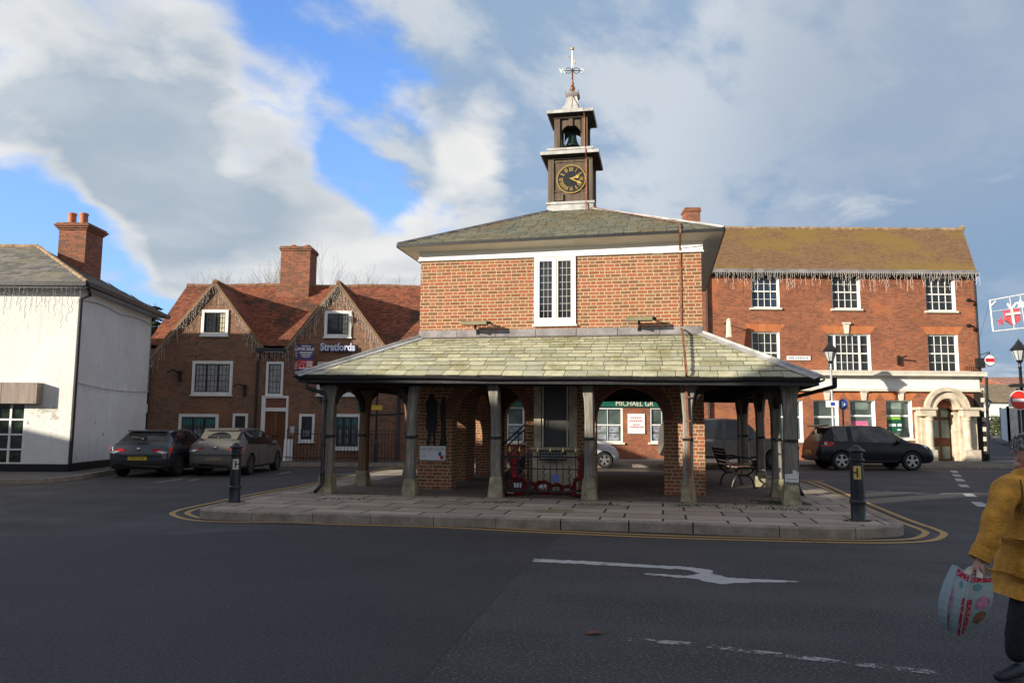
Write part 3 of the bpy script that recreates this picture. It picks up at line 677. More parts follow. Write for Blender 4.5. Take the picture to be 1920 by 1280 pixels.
# arched boards between the corner posts
for ax in range(2):
    for s in(-1,1):
        for i in range(12):
            t0=math.pi*i/12; t1=math.pi*(i+1)/12; r=hb-.145-.03; zs=zb0+(zb1-zb0)*.52
            pts=[(-r*math.cos(t0),zs+r*math.sin(t0)),(-r*math.cos(t1),zs+r*math.sin(t1)),(-r*math.cos(t1),zb1),(-r*math.cos(t0),zb1)]
            q=[]
            for x,z in pts: q.append((TC.x+x,TC.y+s*(hb-.05),z) if ax==0 else (TC.x+s*(hb-.05),TC.y+x,z))
            v=(0,-s*.06,0) if ax==0 else (-s*.06,0,0); be.prism(q,v)
        for sg in(-1,1):
            x0,x1=sorted((sg*(hb-.175),sg*(hb-.145))); 
            if ax==0: be.box(TC.x+x0,TC.y+s*(hb-.08)-.03,zb0,TC.x+x1,TC.y+s*(hb-.08)+.03,zs)
            else: be.box(TC.x+s*(hb-.08)-.03,TC.y+x0,zb0,TC.x+s*(hb-.08)+.03,TC.y+x1,zs)
        if ax==0: be.box(TC.x-.05,TC.y+s*(hb-.02)-.02,zb1-.2,TC.x+.05,TC.y+s*(hb-.02)+.02,zb1)
bel=be.build('belfry',M['turret'],MH)
zk1=tz(206,D/2-.6)
ck=MB(); ring(ck,hb+.02,zb1,zb1+.06); ring(ck,hb+.04,zb1+.06,zk1-.06,.585); ck_=ck.build('belfry_cornice',M['dark'],MH)
# ogee lead cap
zo=tz(184,D/2); cap=MB(); ring(cap,.61,zk1-.06,zk1+.02)
prof=[(.60,0),(.42,.05),(.27,.14),(.19,.26),(.15,.40),(.14,.5)]; hh=(zo-zk1-.02)
for (r0,t0),(r1,t1) in zip(prof,prof[1:]): ring(cap,r0,zk1+.02+hh*t0*2,zk1+.02+hh*t1*2,r1)
cap_=cap.build('lead_cap',M['leadw'],MH)
col=MB(); ring(col,.16,zo-.01,zo+.05,.185); ring(col,.185,zo+.05,zo+.08)
for i in range(5):
    for s in(-1,1):
        x=TC.x-.16+.08*i; col.beam((x,TC.y+s*.165,zo+.07),(x,TC.y+s*.165,zo+.15),.018,.018); col.beam((TC.x+s*.165,TC.y-.16+.08*i,zo+.07),(TC.x+s*.165,TC.y-.16+.08*i,zo+.15),.018,.018)
col.build('spiked_collar',M['leadd'],cap_)
# bell
zbl=zb0+.20; hB=(zb1-zb0)*.47
bm_=MB(); bm_.lathe([(.0,hB),(.07,hB-.005),(.095,hB*.95),(.105,hB*.78),(.118,hB*.5),(.142,hB*.28),(.185,hB*.1),(.21,.02),(.21,0),(.185,0),(.13,hB*.3),(.09,hB*.7),(0,hB*.9)],(TC.x,TC.y-.05,zbl),24)
bell=bm_.build('bell',M['bronze'],MH,smooth=True)
mb=MB(); mb.box(TC.x-.36,TC.y-.1,zbl+hB,TC.x+.36,TC.y,zbl+hB+.09); mb.cyl((TC.x,TC.y-.05,zbl+hB*.8),(TC.x,TC.y-.05,zbl-.05),.014,6); mb.sphere((TC.x,TC.y-.05,zbl-.06),.035); mb.build('headstock',M['dark'],bell)
# clock face
cc=pv(1071,336,TC.y-hc_-.03); cr=(pv(1098,336,cc.y).x-pv(1044,336,cc.y).x)/2
def cpt(r,t,dy=0): return Vector((cc.x+r*math.sin(t),cc.y+dy,cc.z+r*math.cos(t)))
disc=MB(); vs=[cpt(cr,2*math.pi*i/40) for i in range(40)]; disc.prism(vs,(0,.03,0)); cf=disc.build('clock_face',M['black'],MH)
gm=MB()
def annul(mb,r0,r1,y):
    for i in range(48):
        t0,t1=2*math.pi*i/48,2*math.pi*(i+1)/48; mb.prism([cpt(r0,t0,y),cpt(r1,t0,y),cpt(r1,t1,y),cpt(r0,t1,y)],(0,-.012,0))
annul(gm,cr*.965,cr*1.01,0)
for i in range(60): gm.beam(cpt(cr*.90,2*math.pi*i/60,-.005),cpt(cr*.955,2*math.pi*i/60,-.005),.005 if i%5 else .012,.008,(0,1,0))
gm.build('minute_ring',M['gold'],cf)
num=MB(); rom=['XII','I','II','III','IIII','V','VI','VII','VIII','IX','X','XI']
for i,s in enumerate(rom):
    t=2*math.pi*i/12; wd={'I':.03,'V':.055,'X':.055}; tot=sum(wd[c] for c in s); x=-tot/2
    rad=Vector((math.sin(t),0,math.cos(t))); tan=Vector((math.cos(t),0,-math.sin(t)))
    P=lambda r,xx:Vector((cc.x,cc.y-.006,cc.z))+rad*cr*r+tan*xx
    for c in s:
        w=wd[c]; m=x+w/2
        if c=='I': num.beam(P(.56,m),P(.84,m),.012,.01,(0,1,0))
        elif c=='V': num.beam(P(.83,m-w*.36),P(.56,m),.013,.01,(0,1,0)); num.beam(P(.83,m+w*.36),P(.56,m),.009,.0098,(0,1,0))
        else: num.beam(P(.83,m-w*.36),P(.56,m+w*.36),.013,.01,(0,1,0)); num.beam(P(.56,m-w*.36),P(.83,m+w*.36),.009,.0098,(0,1,0))
        x+=w
num.build('numerals',M['gold'],cf)
def hand(t,L,w,y):
    rad=Vector((math.sin(t),0,math.cos(t))); tan=Vector((math.cos(t),0,-math.sin(t))); o=Vector((cc.x,cc.y+y,cc.z)); mb=MB()
    p=[o-rad*L*.14-tan*w*.4,o+tan*w*.5-rad*L*.02,o+rad*L*.55+tan*w*.45,o+rad*L*.68+tan*w*1.3,o+rad*L,o+rad*L*.68-tan*w*1.3,o+rad*L*.55-tan*w*.45,o-tan*w*.5-rad*L*.02]
    mb.prism(p,(0,-.012,0)); return mb
hand(math.radians(60+12),cr*.62,.045,-.024).build('hour_hand',M['gold'],cf); hand(math.radians(118),cr*.86,.032,-.04).build('minute_hand',M['gold'],cf)
# weather vane: rod, ball, cardinal letters
zt_=tz(92,D/2,1072); zx=tz(133,D/2); zb_=tz(167,D/2); C0=Vector((TC.x,TC.y,0))
mb=MB(); mb.cyl(C0+Vector((0,0,zo)),C0+Vector((0,0,zx)),.022,8); mb.sphere(C0+Vector((0,0,zb_)),.075); mb.lathe([(.05,0),(.03,.05),(.05,.08),(.02,.12)],C0+Vector((0,0,zb_+.07)),10)
vane=mb.build('finial',M['copper'],MH,smooth=True)
mb=MB()
for k in range(4):
    t=k*math.pi/2+.2; d=Vector((math.cos(t),math.sin(t),0)); mb.cyl(C0+Vector((0,0,zx)),C0+Vector((0,0,zx))+d*.26,.011,6)
    for s in(-1,1): mb.tube(curve(C0+Vector((0,0,zx+s*.02))+d*.03,C0+Vector((0,0,zx+s*.14))+d*.1,C0+Vector((0,0,zx+s*.02))+d*.2,5),.009,5)
mb.build('scroll_arms',M['iron'],vane)
Rl=MHI.to_3x3()
for k,s in enumerate('ENWS'):
    t=k*math.pi/2+.2; d=Vector((math.cos(t),math.sin(t),0)); p=C0+Vector((0,0,zx-.07))+d*.26
    text('cardinal_letter',s,M['signw'],.13,face_M(p,d if k%2==0 else d),vane,.006,bold=.006)
mb=MB(); mb.cyl(C0+Vector((0,0,zx+.08)),C0+Vector((0,0,zt_-.05)),.018,8); mb.build('rod',M['signw'],vane)
mb=MB(); mb.sphere(C0+Vector((0,0,zt_)),.05); mb.tube(curve(C0+Vector((-.09,0,zt_-.22)),C0+Vector((.02,0,zt_-.27)),C0+Vector((.08,0,zt_-.42)),6),.014,5); mb.build('gilt_ball',M['gold'],vane,smooth=True)
# copper lightning conductor: turret, roof, wall, pentice roof, post
lc=MB()
x=TC.x+.42; 
def tape(pts,w=.035): 
    for a,b in zip(pts,pts[1:]): lc.beam(a,b,w,.014,(0,1,0) if abs((Vector(b)-Vector(a)).normalized().y)<.7 else (0,0,1))
yb=TC.y-.62
lc.tube([C0+Vector((.03,-.03,zb_)),C0+Vector((.03,-.2,zo-.1)),C0+Vector((.05,-.6,zk1+.05))],.012,5)
tape([(x-.06,TC.y-.62,zk1),(x-.06,TC.y-hb-.03,zb1),(x-.06,TC.y-hb-.03,zb0)]); tape([(x,TC.y-.77,z_cor1+.1),(x,TC.y-.77,z_cor1-.06),(x,TC.y-hc_-.08,z_c1),(x,TC.y-hc_-.08,z_lead1),(x,TC.y-.65,z_lead1-.1),(x,TC.y-.66,6.9)])
e0=pv(1276,438,-.5); wl=pv(1275,470,-.03); ub=wl.x
n0=UN[0]; tr=E4[0].lerp(E4[1],(ub-uL)/(uR-uL)); 
p_hi=tr+(APEX-(E4[0]+E4[1])/2)*.16+n0*.05
hp0=E4[1].lerp(APEX,.84)+n0*.06; tape([(x,TC.y-.66,6.9),hp0,p_hi]); tape([p_hi,tr+n0*.05,tr+Vector((0,-.08,-.06)),(ub,-.43+.1,ZF+.02),(ub,-.05,ZT+.06),(ub,-.02,ZT-.05),(ub,-.015,ZR+.18)],.04)
r0=Vector((ub,-.06,ZR+.12)); r1=pv(1287,706,-oL-.1); tape([r0,r0+Vector((.02,-.2,-.08)),Vector((r1.x,-oL-.02,LE[0].z+.04)),Vector((r1.x,-oL-.12,LE[0].z-.02))],.05)
pu5=fpost[4]; tape([(r1.x,-oL-.1,LE[0].z-.03),(pu5-.02,-1.62,2.3),(pu5+.01,-1.605,1.6),(pu5+.03,-1.605,.6),(pu5+.05,-1.7,.2)],.04)
for z in(2.1,1.65,1.35,1.0,.75): lc.box(pu5-.04,-1.63,z,pu5+.06,-1.6,z+.03)
for z in(4.0,4.45,4.9): lc.box(ub-.045,-.028,z,ub+.045,-.001,z+.03)
lc.build('lightning_conductor',M['copper'],MH)
# steel stair behind the memorial, seen through the arches
sr=MB()
s0,s1=Vector((1.35,3.2,ZG)),Vector((4.35,3.2,2.86))
for y in(2.75,3.6):
    a=Vector((s0.x,y,s0.z)); b=Vector((s1.x,y,s1.z)); sr.beam(a,b,.05,.2)
    sr.tube([a+Vector((0,0,.9)),b+Vector((0,0,.9))],.02,6); sr.tube([a+Vector((0,0,.5)),b+Vector((0,0,.5))],.012,6)
    for k in range(8): q=a.lerp(b,k/7); sr.cyl(q,q+Vector((0,0,.9)),.014,6)
for k in range(14): q=s0.lerp(s1,(k+.5)/14); sr.box(q.x-.12,2.77,q.z-.015,q.x+.12,3.58,q.z+.015)
sr.build('stair',M['iron'],MH)
# floodlights on the wall above the pentice roof
for i,(px,py,lab) in enumerate(((890,607,'khaki floodlight trough on the brick wall left of the leaded window'),(1198,599,'khaki floodlight trough on the brick wall right of the leaded window'))):
    c=pv(px,py,-.33); t=thing('floodlight',lab,'floodlight',MHM@Vector((c.x,c.y,c.z)),-AA,'floodlights above the lower roof')
    mb=MB(); mb.prism([(-.285,-.1,-.03),(-.285,-.08,.05),(-.285,.06,.075),(-.285,.09,-.03)],(.57,0,0)); mb.build('housing',plain('khaki enamel',(.20,.18,.10),.5) if i==0 else bpy.data.materials['khaki enamel'],t,bevel=.008)
    mb=MB(); mb.poly((-.27,-.09,-.034),(.27,-.09,-.034),(.27,.08,-.034),(-.27,.08,-.034)); mb.build('lens',M['glass'],t)
    mb=MB(); mb.box(-.025,.05,-.12,.025,.08,-.03); mb.cyl((0,.08,-.1),(0,.32,-.16),.014,8); mb.box(-.04,.31,-.21,.04,.325,-.12); mb.cyl((.28,.02,.02),(.36,.02,.02),.035,8); mb.cyl((.33,.02,.02),(.33,.3,.02),.02,6); mb.build('bracket',M['iron'],t)
# ------------------------------------------------------------------ ground, island, markings
def struct(o): o['kind']='structure'; return o
struct(MB().poly((-320,-200,0),(320,-200,0),(320,420,0),(-320,420,0)).build('road',M['asphalt']))
def flat(name,pts,z,mat,kind='structure'):
    o=MB().add([(p[0],p[1],z) for p in pts],[list(range(len(pts)))]).build(name,mat)
    if o.data.polygons[0].normal.z<0: o.data.flip_normals()
    o['kind']=kind; return o
# repaired strip of darker asphalt
pt=[gp(x,y) for x,y in((1052,1003),(968,1078),(800,1262),(500,1500),(-700,1400),(-700,1010),(330,1002),(560,990))]
flat('road_patch',pt,.002,M['patch'])
top=[(375,954),(397,946.5),(453,934.5),(600,906.5),(669,891),(760,879)]
rear=[(1000,884.5),(1170,888.5),(1380,896),(1480,901)]
right=[(1504,904.5),(1550,919),(1596,938.5),(1675,973)]
tip=[(1692,980),(1690,984),(1667,987)]
front=[(1579,990),(1462,987.5),(1242,979),(1000,972.5),(875,969),(753,966),(639,963),(534,961.5),(419,957.5)]
out=[gp(x,y,ZG) for x,y in top+rear+right+tip+front]
def smooth_loop(P,n=4):
    Q=catmull(P,n,True); return [Vector((q.x,q.y,0)) for q in Q]
OUT=smooth_loop(out)
if sum(a.x*b.y-b.x*a.y for a,b in zip(OUT,OUT[1:]+OUT[:1]))<0: OUT.reverse()
def offset(loop,d):
    k=len(loop); r=[]
    for i in range(k):
        t=(loop[(i+1)%k]-loop[i-1]).normalized(); r.append(loop[i]+Vector((t.y,-t.x,0))*d)
    return r
INN=offset(OUT,-.16)
ISL=thing('traffic_island','raised pavement island of worn flagstones with grey kerbs under the market house','pavement',(0,15,0)); ISL['kind']='structure'
mb=MB(); mb.add([MHI@Vector((p.x,p.y,ZG)) for p in INN],[list(range(len(INN)))]); 
o=mb.build('flagstones',M['flag']); o.parent=ISL; o.matrix_parent_inverse=Matrix.Translation((0,-15,0)); o.matrix_basis=MHM
# kerb stones, one run of blocks with open joints
mb=MB(); k=len(OUT); acc=0; blk=0
for i in range(k):
    a,b,c,d=OUT[i],OUT[(i+1)%k],INN[(i+1)%k],INN[i]; L=(b-a).length; n=max(1,round(L/.25)); 
    for j in range(n):
        t0,t1=j/n,(j+1)/n; acc+=L/n; g=0
        if acc>.92: g=.010/(L/n)*1.0; acc=0; blk=U(-.004,.004)
        A,B,Cc,Dd=a.lerp(b,t0),a.lerp(b,t1-g),d.lerp(c,t1-g),d.lerp(c,t0); z=ZG+.004+blk
        o1=offset([A,B],0); ch=.02; nA=(Dd-A).normalized()*ch; nB=(Cc-B).normalized()*ch
        v=[A,B,B+Vector((0,0,z-ch)),A+Vector((0,0,z-ch)),A+nA+Vector((0,0,z)),B+nB+Vector((0,0,z)),Cc+Vector((0,0,z)),Dd+Vector((0,0,z)),Cc,Dd]
        mb.add(v,[(0,1,2,3),(3,2,5,4),(4,5,6,7)]+([(1,8,6,5,2),(9,0,3,4,7)] if g else []))
mb.build('kerb',M['kerb'],ISL,world=True)
# brick paving under the roof
bp=[(lu-.35,-1.62),(ru+.35,-1.62),(ru+.35,D+1.7),(lu-.35,D+1.7)]
mb=MB(); mb.poly(*[Vector((a,b,ZG+.005)) for a,b in bp]); o=mb.build('brick_paving',M['pave']); o['kind']='structure'; o.matrix_basis=MHM
# gutter strip of darker silt along the front kerb and double yellow lines
def band(name,loop,d0,d1,z,mat,closed=True,rng=None):
    A=offset(loop,d0); B=offset(loop,d1); mb=MB(); k=len(loop); idx=range(k if closed else k-1) if rng is None else rng
    for i in idx:
        j=(i+1)%k; mb.poly((A[i].x,A[i].y,z),(B[i].x,B[i].y,z),(B[j].x,B[j].y,z),(A[j].x,A[j].y,z))
    o=mb.build(name,mat); o['kind']='structure'; return o
yl=[gp(x,y) for x,y in [(318,965),(325,958),(352,951),(400,941),(470,926),(600,903),(680,887),(765,874),(1000,877),(1170,881),(1380,888),(1505,900),(1528,901),(1560,912),(1610,934),(1700,971),(1765,994),(1777,1003),(1755,1014),(1690,1018.5),(1590,1018.5),(1462,1015.5),(1242,1009),(1000,998.5),(875,991.5),(753,987),(639,984),(534,980.5),(419,979),(350,975)]]
YL=smooth_loop(yl,5)
if sum(a.x*b.y-b.x*a.y for a,b in zip(YL,YL[1:]+YL[:1]))<0: YL.reverse()
random.seed(3)
# lines ride at a roughly even distance from the kerb: they are laid as real strips of paint
band('yellow_line',YL,-.10,0,.006,M['ypaint']); band('yellow_line',YL,-.34,-.24,.006,M['ypaint'])
band('gutter_strip',OUT,.004,.16,.003,M['patch'])
# white arrow, worn lines
def line(pts,w,mat,z=.0045,name='road_marking'):
    P=[gp(*p) for p in pts]; mb=MB()
    for a,b in zip(P,P[1:]):
        d=(b-a).normalized(); n=Vector((-d.y,d.x,0))*w/2; mb.poly(*[(q.x,q.y,z) for q in(a-n,b-n,b+n,a+n)])
    o=mb.build(name,mat); o['kind']='structure'; return o
ar=[(1000,1047),(1100,1052),(1215,1059),(1290,1063),(1330,1068),(1345,1078),(1365,1083),(1480,1089),(1500,1091),(1420,1091.5),(1350,1095),(1325,1091),(1310,1086),(1210,1077),(1208,1075),(1290,1079),(1312,1075),(1285,1068),(1180,1062),(1000,1053)]
def ragged(P,step=.05,amp=.022):
    o=[]
    for a,b in zip(P,P[1:]+P[:1]):
        n=max(1,int((b-a).length/step)); d=(b-a).normalized() if (b-a).length>1e-6 else Vector((1,0,0)); q=Vector((-d.y,d.x,0))
        for i in range(n): o.append(a.lerp(b,i/n)+q*(U(-1,1)*amp if i else 0))
    return o
flat('direction_arrow',ragged([gp(*p) for p in ar]),.0045,M['wpaint'])
line([(1180,1198),(1300,1208),(1450,1226),(1600,1244),(1760,1262)],.10,M['wpaint_old'])
line([(1500,884),(1590,888)],.1,M['wline']); line([(1625,921),(1668,919)],.1,M['wline']); line([(1715,926),(1830,924.5),(1960,926)],.13,M['wline'])
for a,b in(((1787,882),(1792,886)),((1791,889),(1797,893)),((1796,897),(1803,902)),((1803,908),(1811,913)),((1813,925),(1823,931)),((1831,941),(1845,950))): line([a,b],.22,M['wpaint'])
line([(290,905),(345,897)],.1,M['wline']); line([(355,901),(372,898)],.1,M['wline']); line([(520,889),(545,884)],.1,M['wline']); line([(1838,838),(1868,846)],.12,M['wline'])
line([(700,879),(760,872)],.1,M['wline'])
# leaf litter and small debris near the kerb
random.seed(5)
lf=thing('fallen_leaf','brown fallen leaf lying on the open road below the white arrow','leaf',gp(1113,1187,.006))
mb=MB(); mb.add([(-.07,0,.002),(-.03,.035,.018),(.03,.03,.012),(.08,0,.004),(.03,-.03,.014),(-.03,-.03,.006)],[(0,1,2,3,4,5)]); mb.build('blade',plain('dead leaf',(.16,.06,.03),.8),lf); MB().tube([(.08,0,.004),(.12,.01,.01)],.003,4).build('stalk',bpy.data.materials['dead leaf'],lf)
for i_,(x_,y_,lab_) in enumerate(((1475,1004.5,'small white scrap of litter in the gutter, second from the right end of the kerb'),(1533,1006,'small white scrap of litter in the gutter nearest the right end of the front kerb'),(808,981,'small pale scrap of litter in the gutter towards the left of the front kerb'))):
    q_=thing('paper_scrap',lab_,'paper scrap',gp(x_,y_,.006)); mb=MB(); mb.add([(-.05,0,.0),(0,-.02,.025),(.06,0,.004),(.03,.04,.03),(-.03,.03,.012)],[(0,1,4),(1,2,3),(1,3,4)]); mb.build('scrap',M['paper'],q_)
mc=thing('manhole_cover','small buff metal access cover set into the flagstones near the kerb','cover',gp(1040,958,ZG+.001)); 
mb=MB(); mb.box(-.3,-.2,0,.3,.2,.012); mb.build('plate',plain('buff cover',(.26,.2,.11),.8,0,.3,12),mc,bevel=.004); MB().box(-.33,-.23,0,.33,.23,.008).build('surround',M['kerb'],mc)
# moss in the joints by the posts
random.seed(9); mb=MB()
def tuft(c,r,n):
    for _ in range(n):
        a=U(0,6.28); q=r*math.sqrt(R()); p=Vector((c[0]+q*math.cos(a),c[1]+q*math.sin(a)*.5,ZG+.006)); s=U(.006,.016)
        mb.add([p+Vector((-s,0,0)),p+Vector((s,0,0)),p+Vector((U(-s,s),U(-s,s),s*1.4))],[(0,1,2)])
for x,y,r,n in((1300,948,.45,160),(1470,944,.5,260),(1440,940,.4,160),(1120,946,.4,90),(930,942,.35,90),(690,926,.5,70),(640,936,.5,60),(1608,977,.22,120),(441,941,.2,70),(1390,952,.6,80),(1490,955,.5,120)): 
    c=gp(x,y,ZG); tuft((c.x,c.y),r,n)
o=mb.build('moss',M['moss']); o['kind']='stuff'
# footways round the square
far=[(-3.5,29.4),(-2.5,28.9),(12.0,31.2),(24.5,31.6),(26.5,33.5),(30,60),(22.5,60),(22,36),(-3.5,36)]
def pavement(name,pts,h=.12,mat=None):
    mb=MB(); P=[Vector((p[0],p[1],0)) for p in pts]; mb.cur=0; mb.add([p+Vector((0,0,h)) for p in P],[list(range(len(P)))]); mb.cur=1
    k=len(P); I=offset(P,-.13)
    for i in range(k):
        j=(i+1)%k; mb.poly(P[i],P[j],P[j]+Vector((0,0,h+.004)),P[i]+Vector((0,0,h+.004))); mb.poly(P[i]+Vector((0,0,h+.004)),P[j]+Vector((0,0,h+.004)),I[j]+Vector((0,0,h+.004)),I[i]+Vector((0,0,h+.004)))
    o=mb.build(name,[mat or M['footway'],M['kerb']]); o['kind']='structure'; return o
def ccw(P):
    return P if sum(a[0]*b[1]-b[0]*a[1] for a,b in zip(P,P[1:]+P[:1]))>0 else P[::-1]
pavement('far_footway',ccw(far))
gl_=[gp(0,908),gp(90,906),gp(150,899),gp(205,889)]
lp=[(-40,gl_[0].y),(gl_[0].x,gl_[0].y),(gl_[1].x,gl_[1].y),(gl_[2].x,gl_[2].y),(gl_[3].x,gl_[3].y),(-12.0,26.5),(-11.5,29.0),(-3.2,29.6),(-3.2,36),(-40,36)]
pavement('near_footway',ccw(lp))
# ------------------------------------------------------------------ icicle light strings
def icicles(name,label,line_pts,spacing=.15,lmin=.15,lmax=.85,parent=None,seed=1,group='icicle light strings',r=.008):
    random.seed(seed); mb=MB(); base=Vector(line_pts[0]); 
    for a,b in zip(line_pts,line_pts[1:]):
        a,b=Vector(a),Vector(b); L=(b-a).length; n=max(1,int(L/spacing)); mb.tube([a-base,b-base],r*.7,4)
        for i in range(n):
            p=a.lerp(b,(i+U(.2,.8))/n); ln=lmin+(lmax-lmin)*R()**1.6*(1 if i%3 else .6)
            pts=[p]; z=0
            while z<ln: z+=U(.05,.09); pts.append(p+Vector((U(-.03,.03)*min(1,z*4),U(-.02,.02),-z)))
            mb.tube([q-base for q in pts],r*.55,3,False)
            for q in pts[1:]:
                if R()<.8: s=r*U(.9,1.9); c=q-base; mb.add([c+Vector((-s,0,0)),c+Vector((s,0,0)),c+Vector((0,0,s*1.6)),c+Vector((0,-s,-s))],[(0,3,2),(3,1,2),(0,1,3)])
    o=mb.build(name,M['lightwire']); o.location=base; tag(o,label,'fairy lights',group); return o
# ------------------------------------------------------------------ gabled brick house (left)
YS=31.5
def S(px,py,dy=0): p=aty(px,py,YS+dy); return p
GH=thing('gabled_house','brown brick house with two steep gables, tiled roof and a shop below','house',(-9,YS,0))
gx0=S(277,700).x; gx1=S(795,700).x; ze=S(500,655).z; yr=YS+3.6; zr=aty(560,537,yr).z
def sill_frame(mb,x0,x1,z0,z1,w=.09,y=YS,d=.05,sill=True):
    mb.box(x0,y-d,z0,x0+w,y,z1); mb.box(x1-w,y-d,z0,x1,y,z1); mb.box(x0+w,y-d,z1-w,x1-w,y,z1); mb.box(x0+w,y-d,z0,x1-w,y,z0+w)
    if sill: mb.box(x0-.04,y-d-.04,z0-.05,x1+.04,y,z0)
wins=[]
aL=S(405,529); fL=S(281,672); fR_=S(498,657); aR=S(636,531); gL=S(533,657); gR=S(722,648)
mb=MB()
mb.poly((gx0,YS,0),(gx1,YS,0),(gx1,YS,ze),(gx0,YS,ze))
for a,l,r in((aL,fL,fR_),(aR,gL,gR)):
    k=lambda p:(p.x,YS-.006,p.z-.06); t=(a.x,YS-.006,a.z-.1)
    sl=(a.z-l.z)/(a.x-l.x); sr_=(a.z-r.z)/(a.x-r.x)
    mb.poly((a.x+(ze-.3-a.z)/sl,YS-.006,ze-.3),(a.x+(ze-.3-a.z)/sr_,YS-.006,ze-.3),t)
mb.poly((gx0,YS,0),(gx0,YS,ze),(gx0,yr,zr-.05),(gx0,2*yr-YS,ze),(gx0,2*yr-YS,0)); mb.poly((gx1,YS,0),(gx1,YS,ze),(gx1,yr,zr-.05),(gx1,2*yr-YS,ze),(gx1,2*yr-YS,0))
mb.poly((gx0,2*yr-YS,0),(gx1,2*yr-YS,0),(gx1,2*yr-YS,ze),(gx0,2*yr-YS,ze))
mb.build('wall',M['sbrick'],GH,world=True)
random.seed(11); mb=MB()
rl0=Vector((gx0-.15,YS+.06,ze+.16)); rr0=Vector((gx1+.1,YS+.06,ze+.16)); rl1=Vector((gx0-.1,yr,zr)); rr1=Vector((gx1+.1,yr,zr))
tile_plane(mb,rl0,rr0,rr1,rl1,36,.17,.004,.014,1,.012); 
bk0=Vector((gx0-.15,2*yr-YS+.25,ze-.12)); bk1=Vector((gx1+.1,2*yr-YS+.25,ze-.12)); tile_plane(mb,bk1,bk0,rl1,rr1,12,.5,.004,.014)
for a,l,r in((aL,fL,fR_),(aR,gL,gR)):
    for q in(l,r):
        dx=q.x-a.x; m=(a.z-q.z)/abs(dx); ext=1.12
        A=Vector((a.x,YS-.12,a.z)); B=Vector((a.x+dx*ext,YS-.12,a.z-m*abs(dx)*ext)); Bk=B+Vector((0,3.6,0)); Ak=A+Vector((0,3.6,0))
        if dx<0: tile_plane(mb,Bk,B,A,Ak,22,.17,.004,.014,1,.01)
        else: tile_plane(mb,B,Bk,Ak,A,22,.17,.004,.014,1,.01)
grf=mb.build('roof',M['tile'],GH,world=True)
mb=MB(); dn=Vector((0,0,-.03)); mb.poly(rl0+dn,rr0+dn,rr1+dn,rl1+dn); mb.poly(bk0+dn,bk1+dn,rr1+dn,rl1+dn)
for a,l,r in((aL,fL,fR_),(aR,gL,gR)):
    for q in(l,r): mb.poly(Vector((a.x,YS-.1,a.z-.03)),Vector((q.x,YS-.1,q.z-.03)),Vector((q.x,yr,q.z-.03)),Vector((a.x,yr,a.z-.03)))
mb.build('roof_boarding',M['dark'],grf,world=True)
mb=MB()
def ridge_tiles(mb,p,q,r=.11,step=.32):
    p,q=Vector(p),Vector(q); n=int((q-p).length/step)
    for i in range(n): mb.tube([p.lerp(q,i/n),p.lerp(q,(i+.97)/n)],r*U(.94,1.06),8)
N=16
for i in range(N):   # the ridge sags a little, as in the photograph
    x0,x1=gx0-.1+(gx1-gx0+.2)*i/N,gx0-.1+(gx1-gx0+.2)*(i+1)/N
    ridge_tiles(mb,(x0,yr,zr-.03*math.sin(i*.9)),(x1,yr,zr-.03*math.sin((i+1)*.9)))
for a in(aL,aR): ridge_tiles(mb,(a.x,YS-.1,a.z+.0),(a.x,YS+3.0,a.z))
mb.build('ridge_tiles',M['ridge'],grf,world=True)
mb=MB()
for a,l,r in((aL,fL,fR_),(aR,gL,gR)):
    for q in(l,r): 
        A=Vector((a.x,YS-.10,a.z-.02)); B=Vector((q.x,YS-.10,q.z-.02)); MB().beam(A,B,.09,.17,(0,1,0)).build('barge_board',M['barge'],GH,world=True)
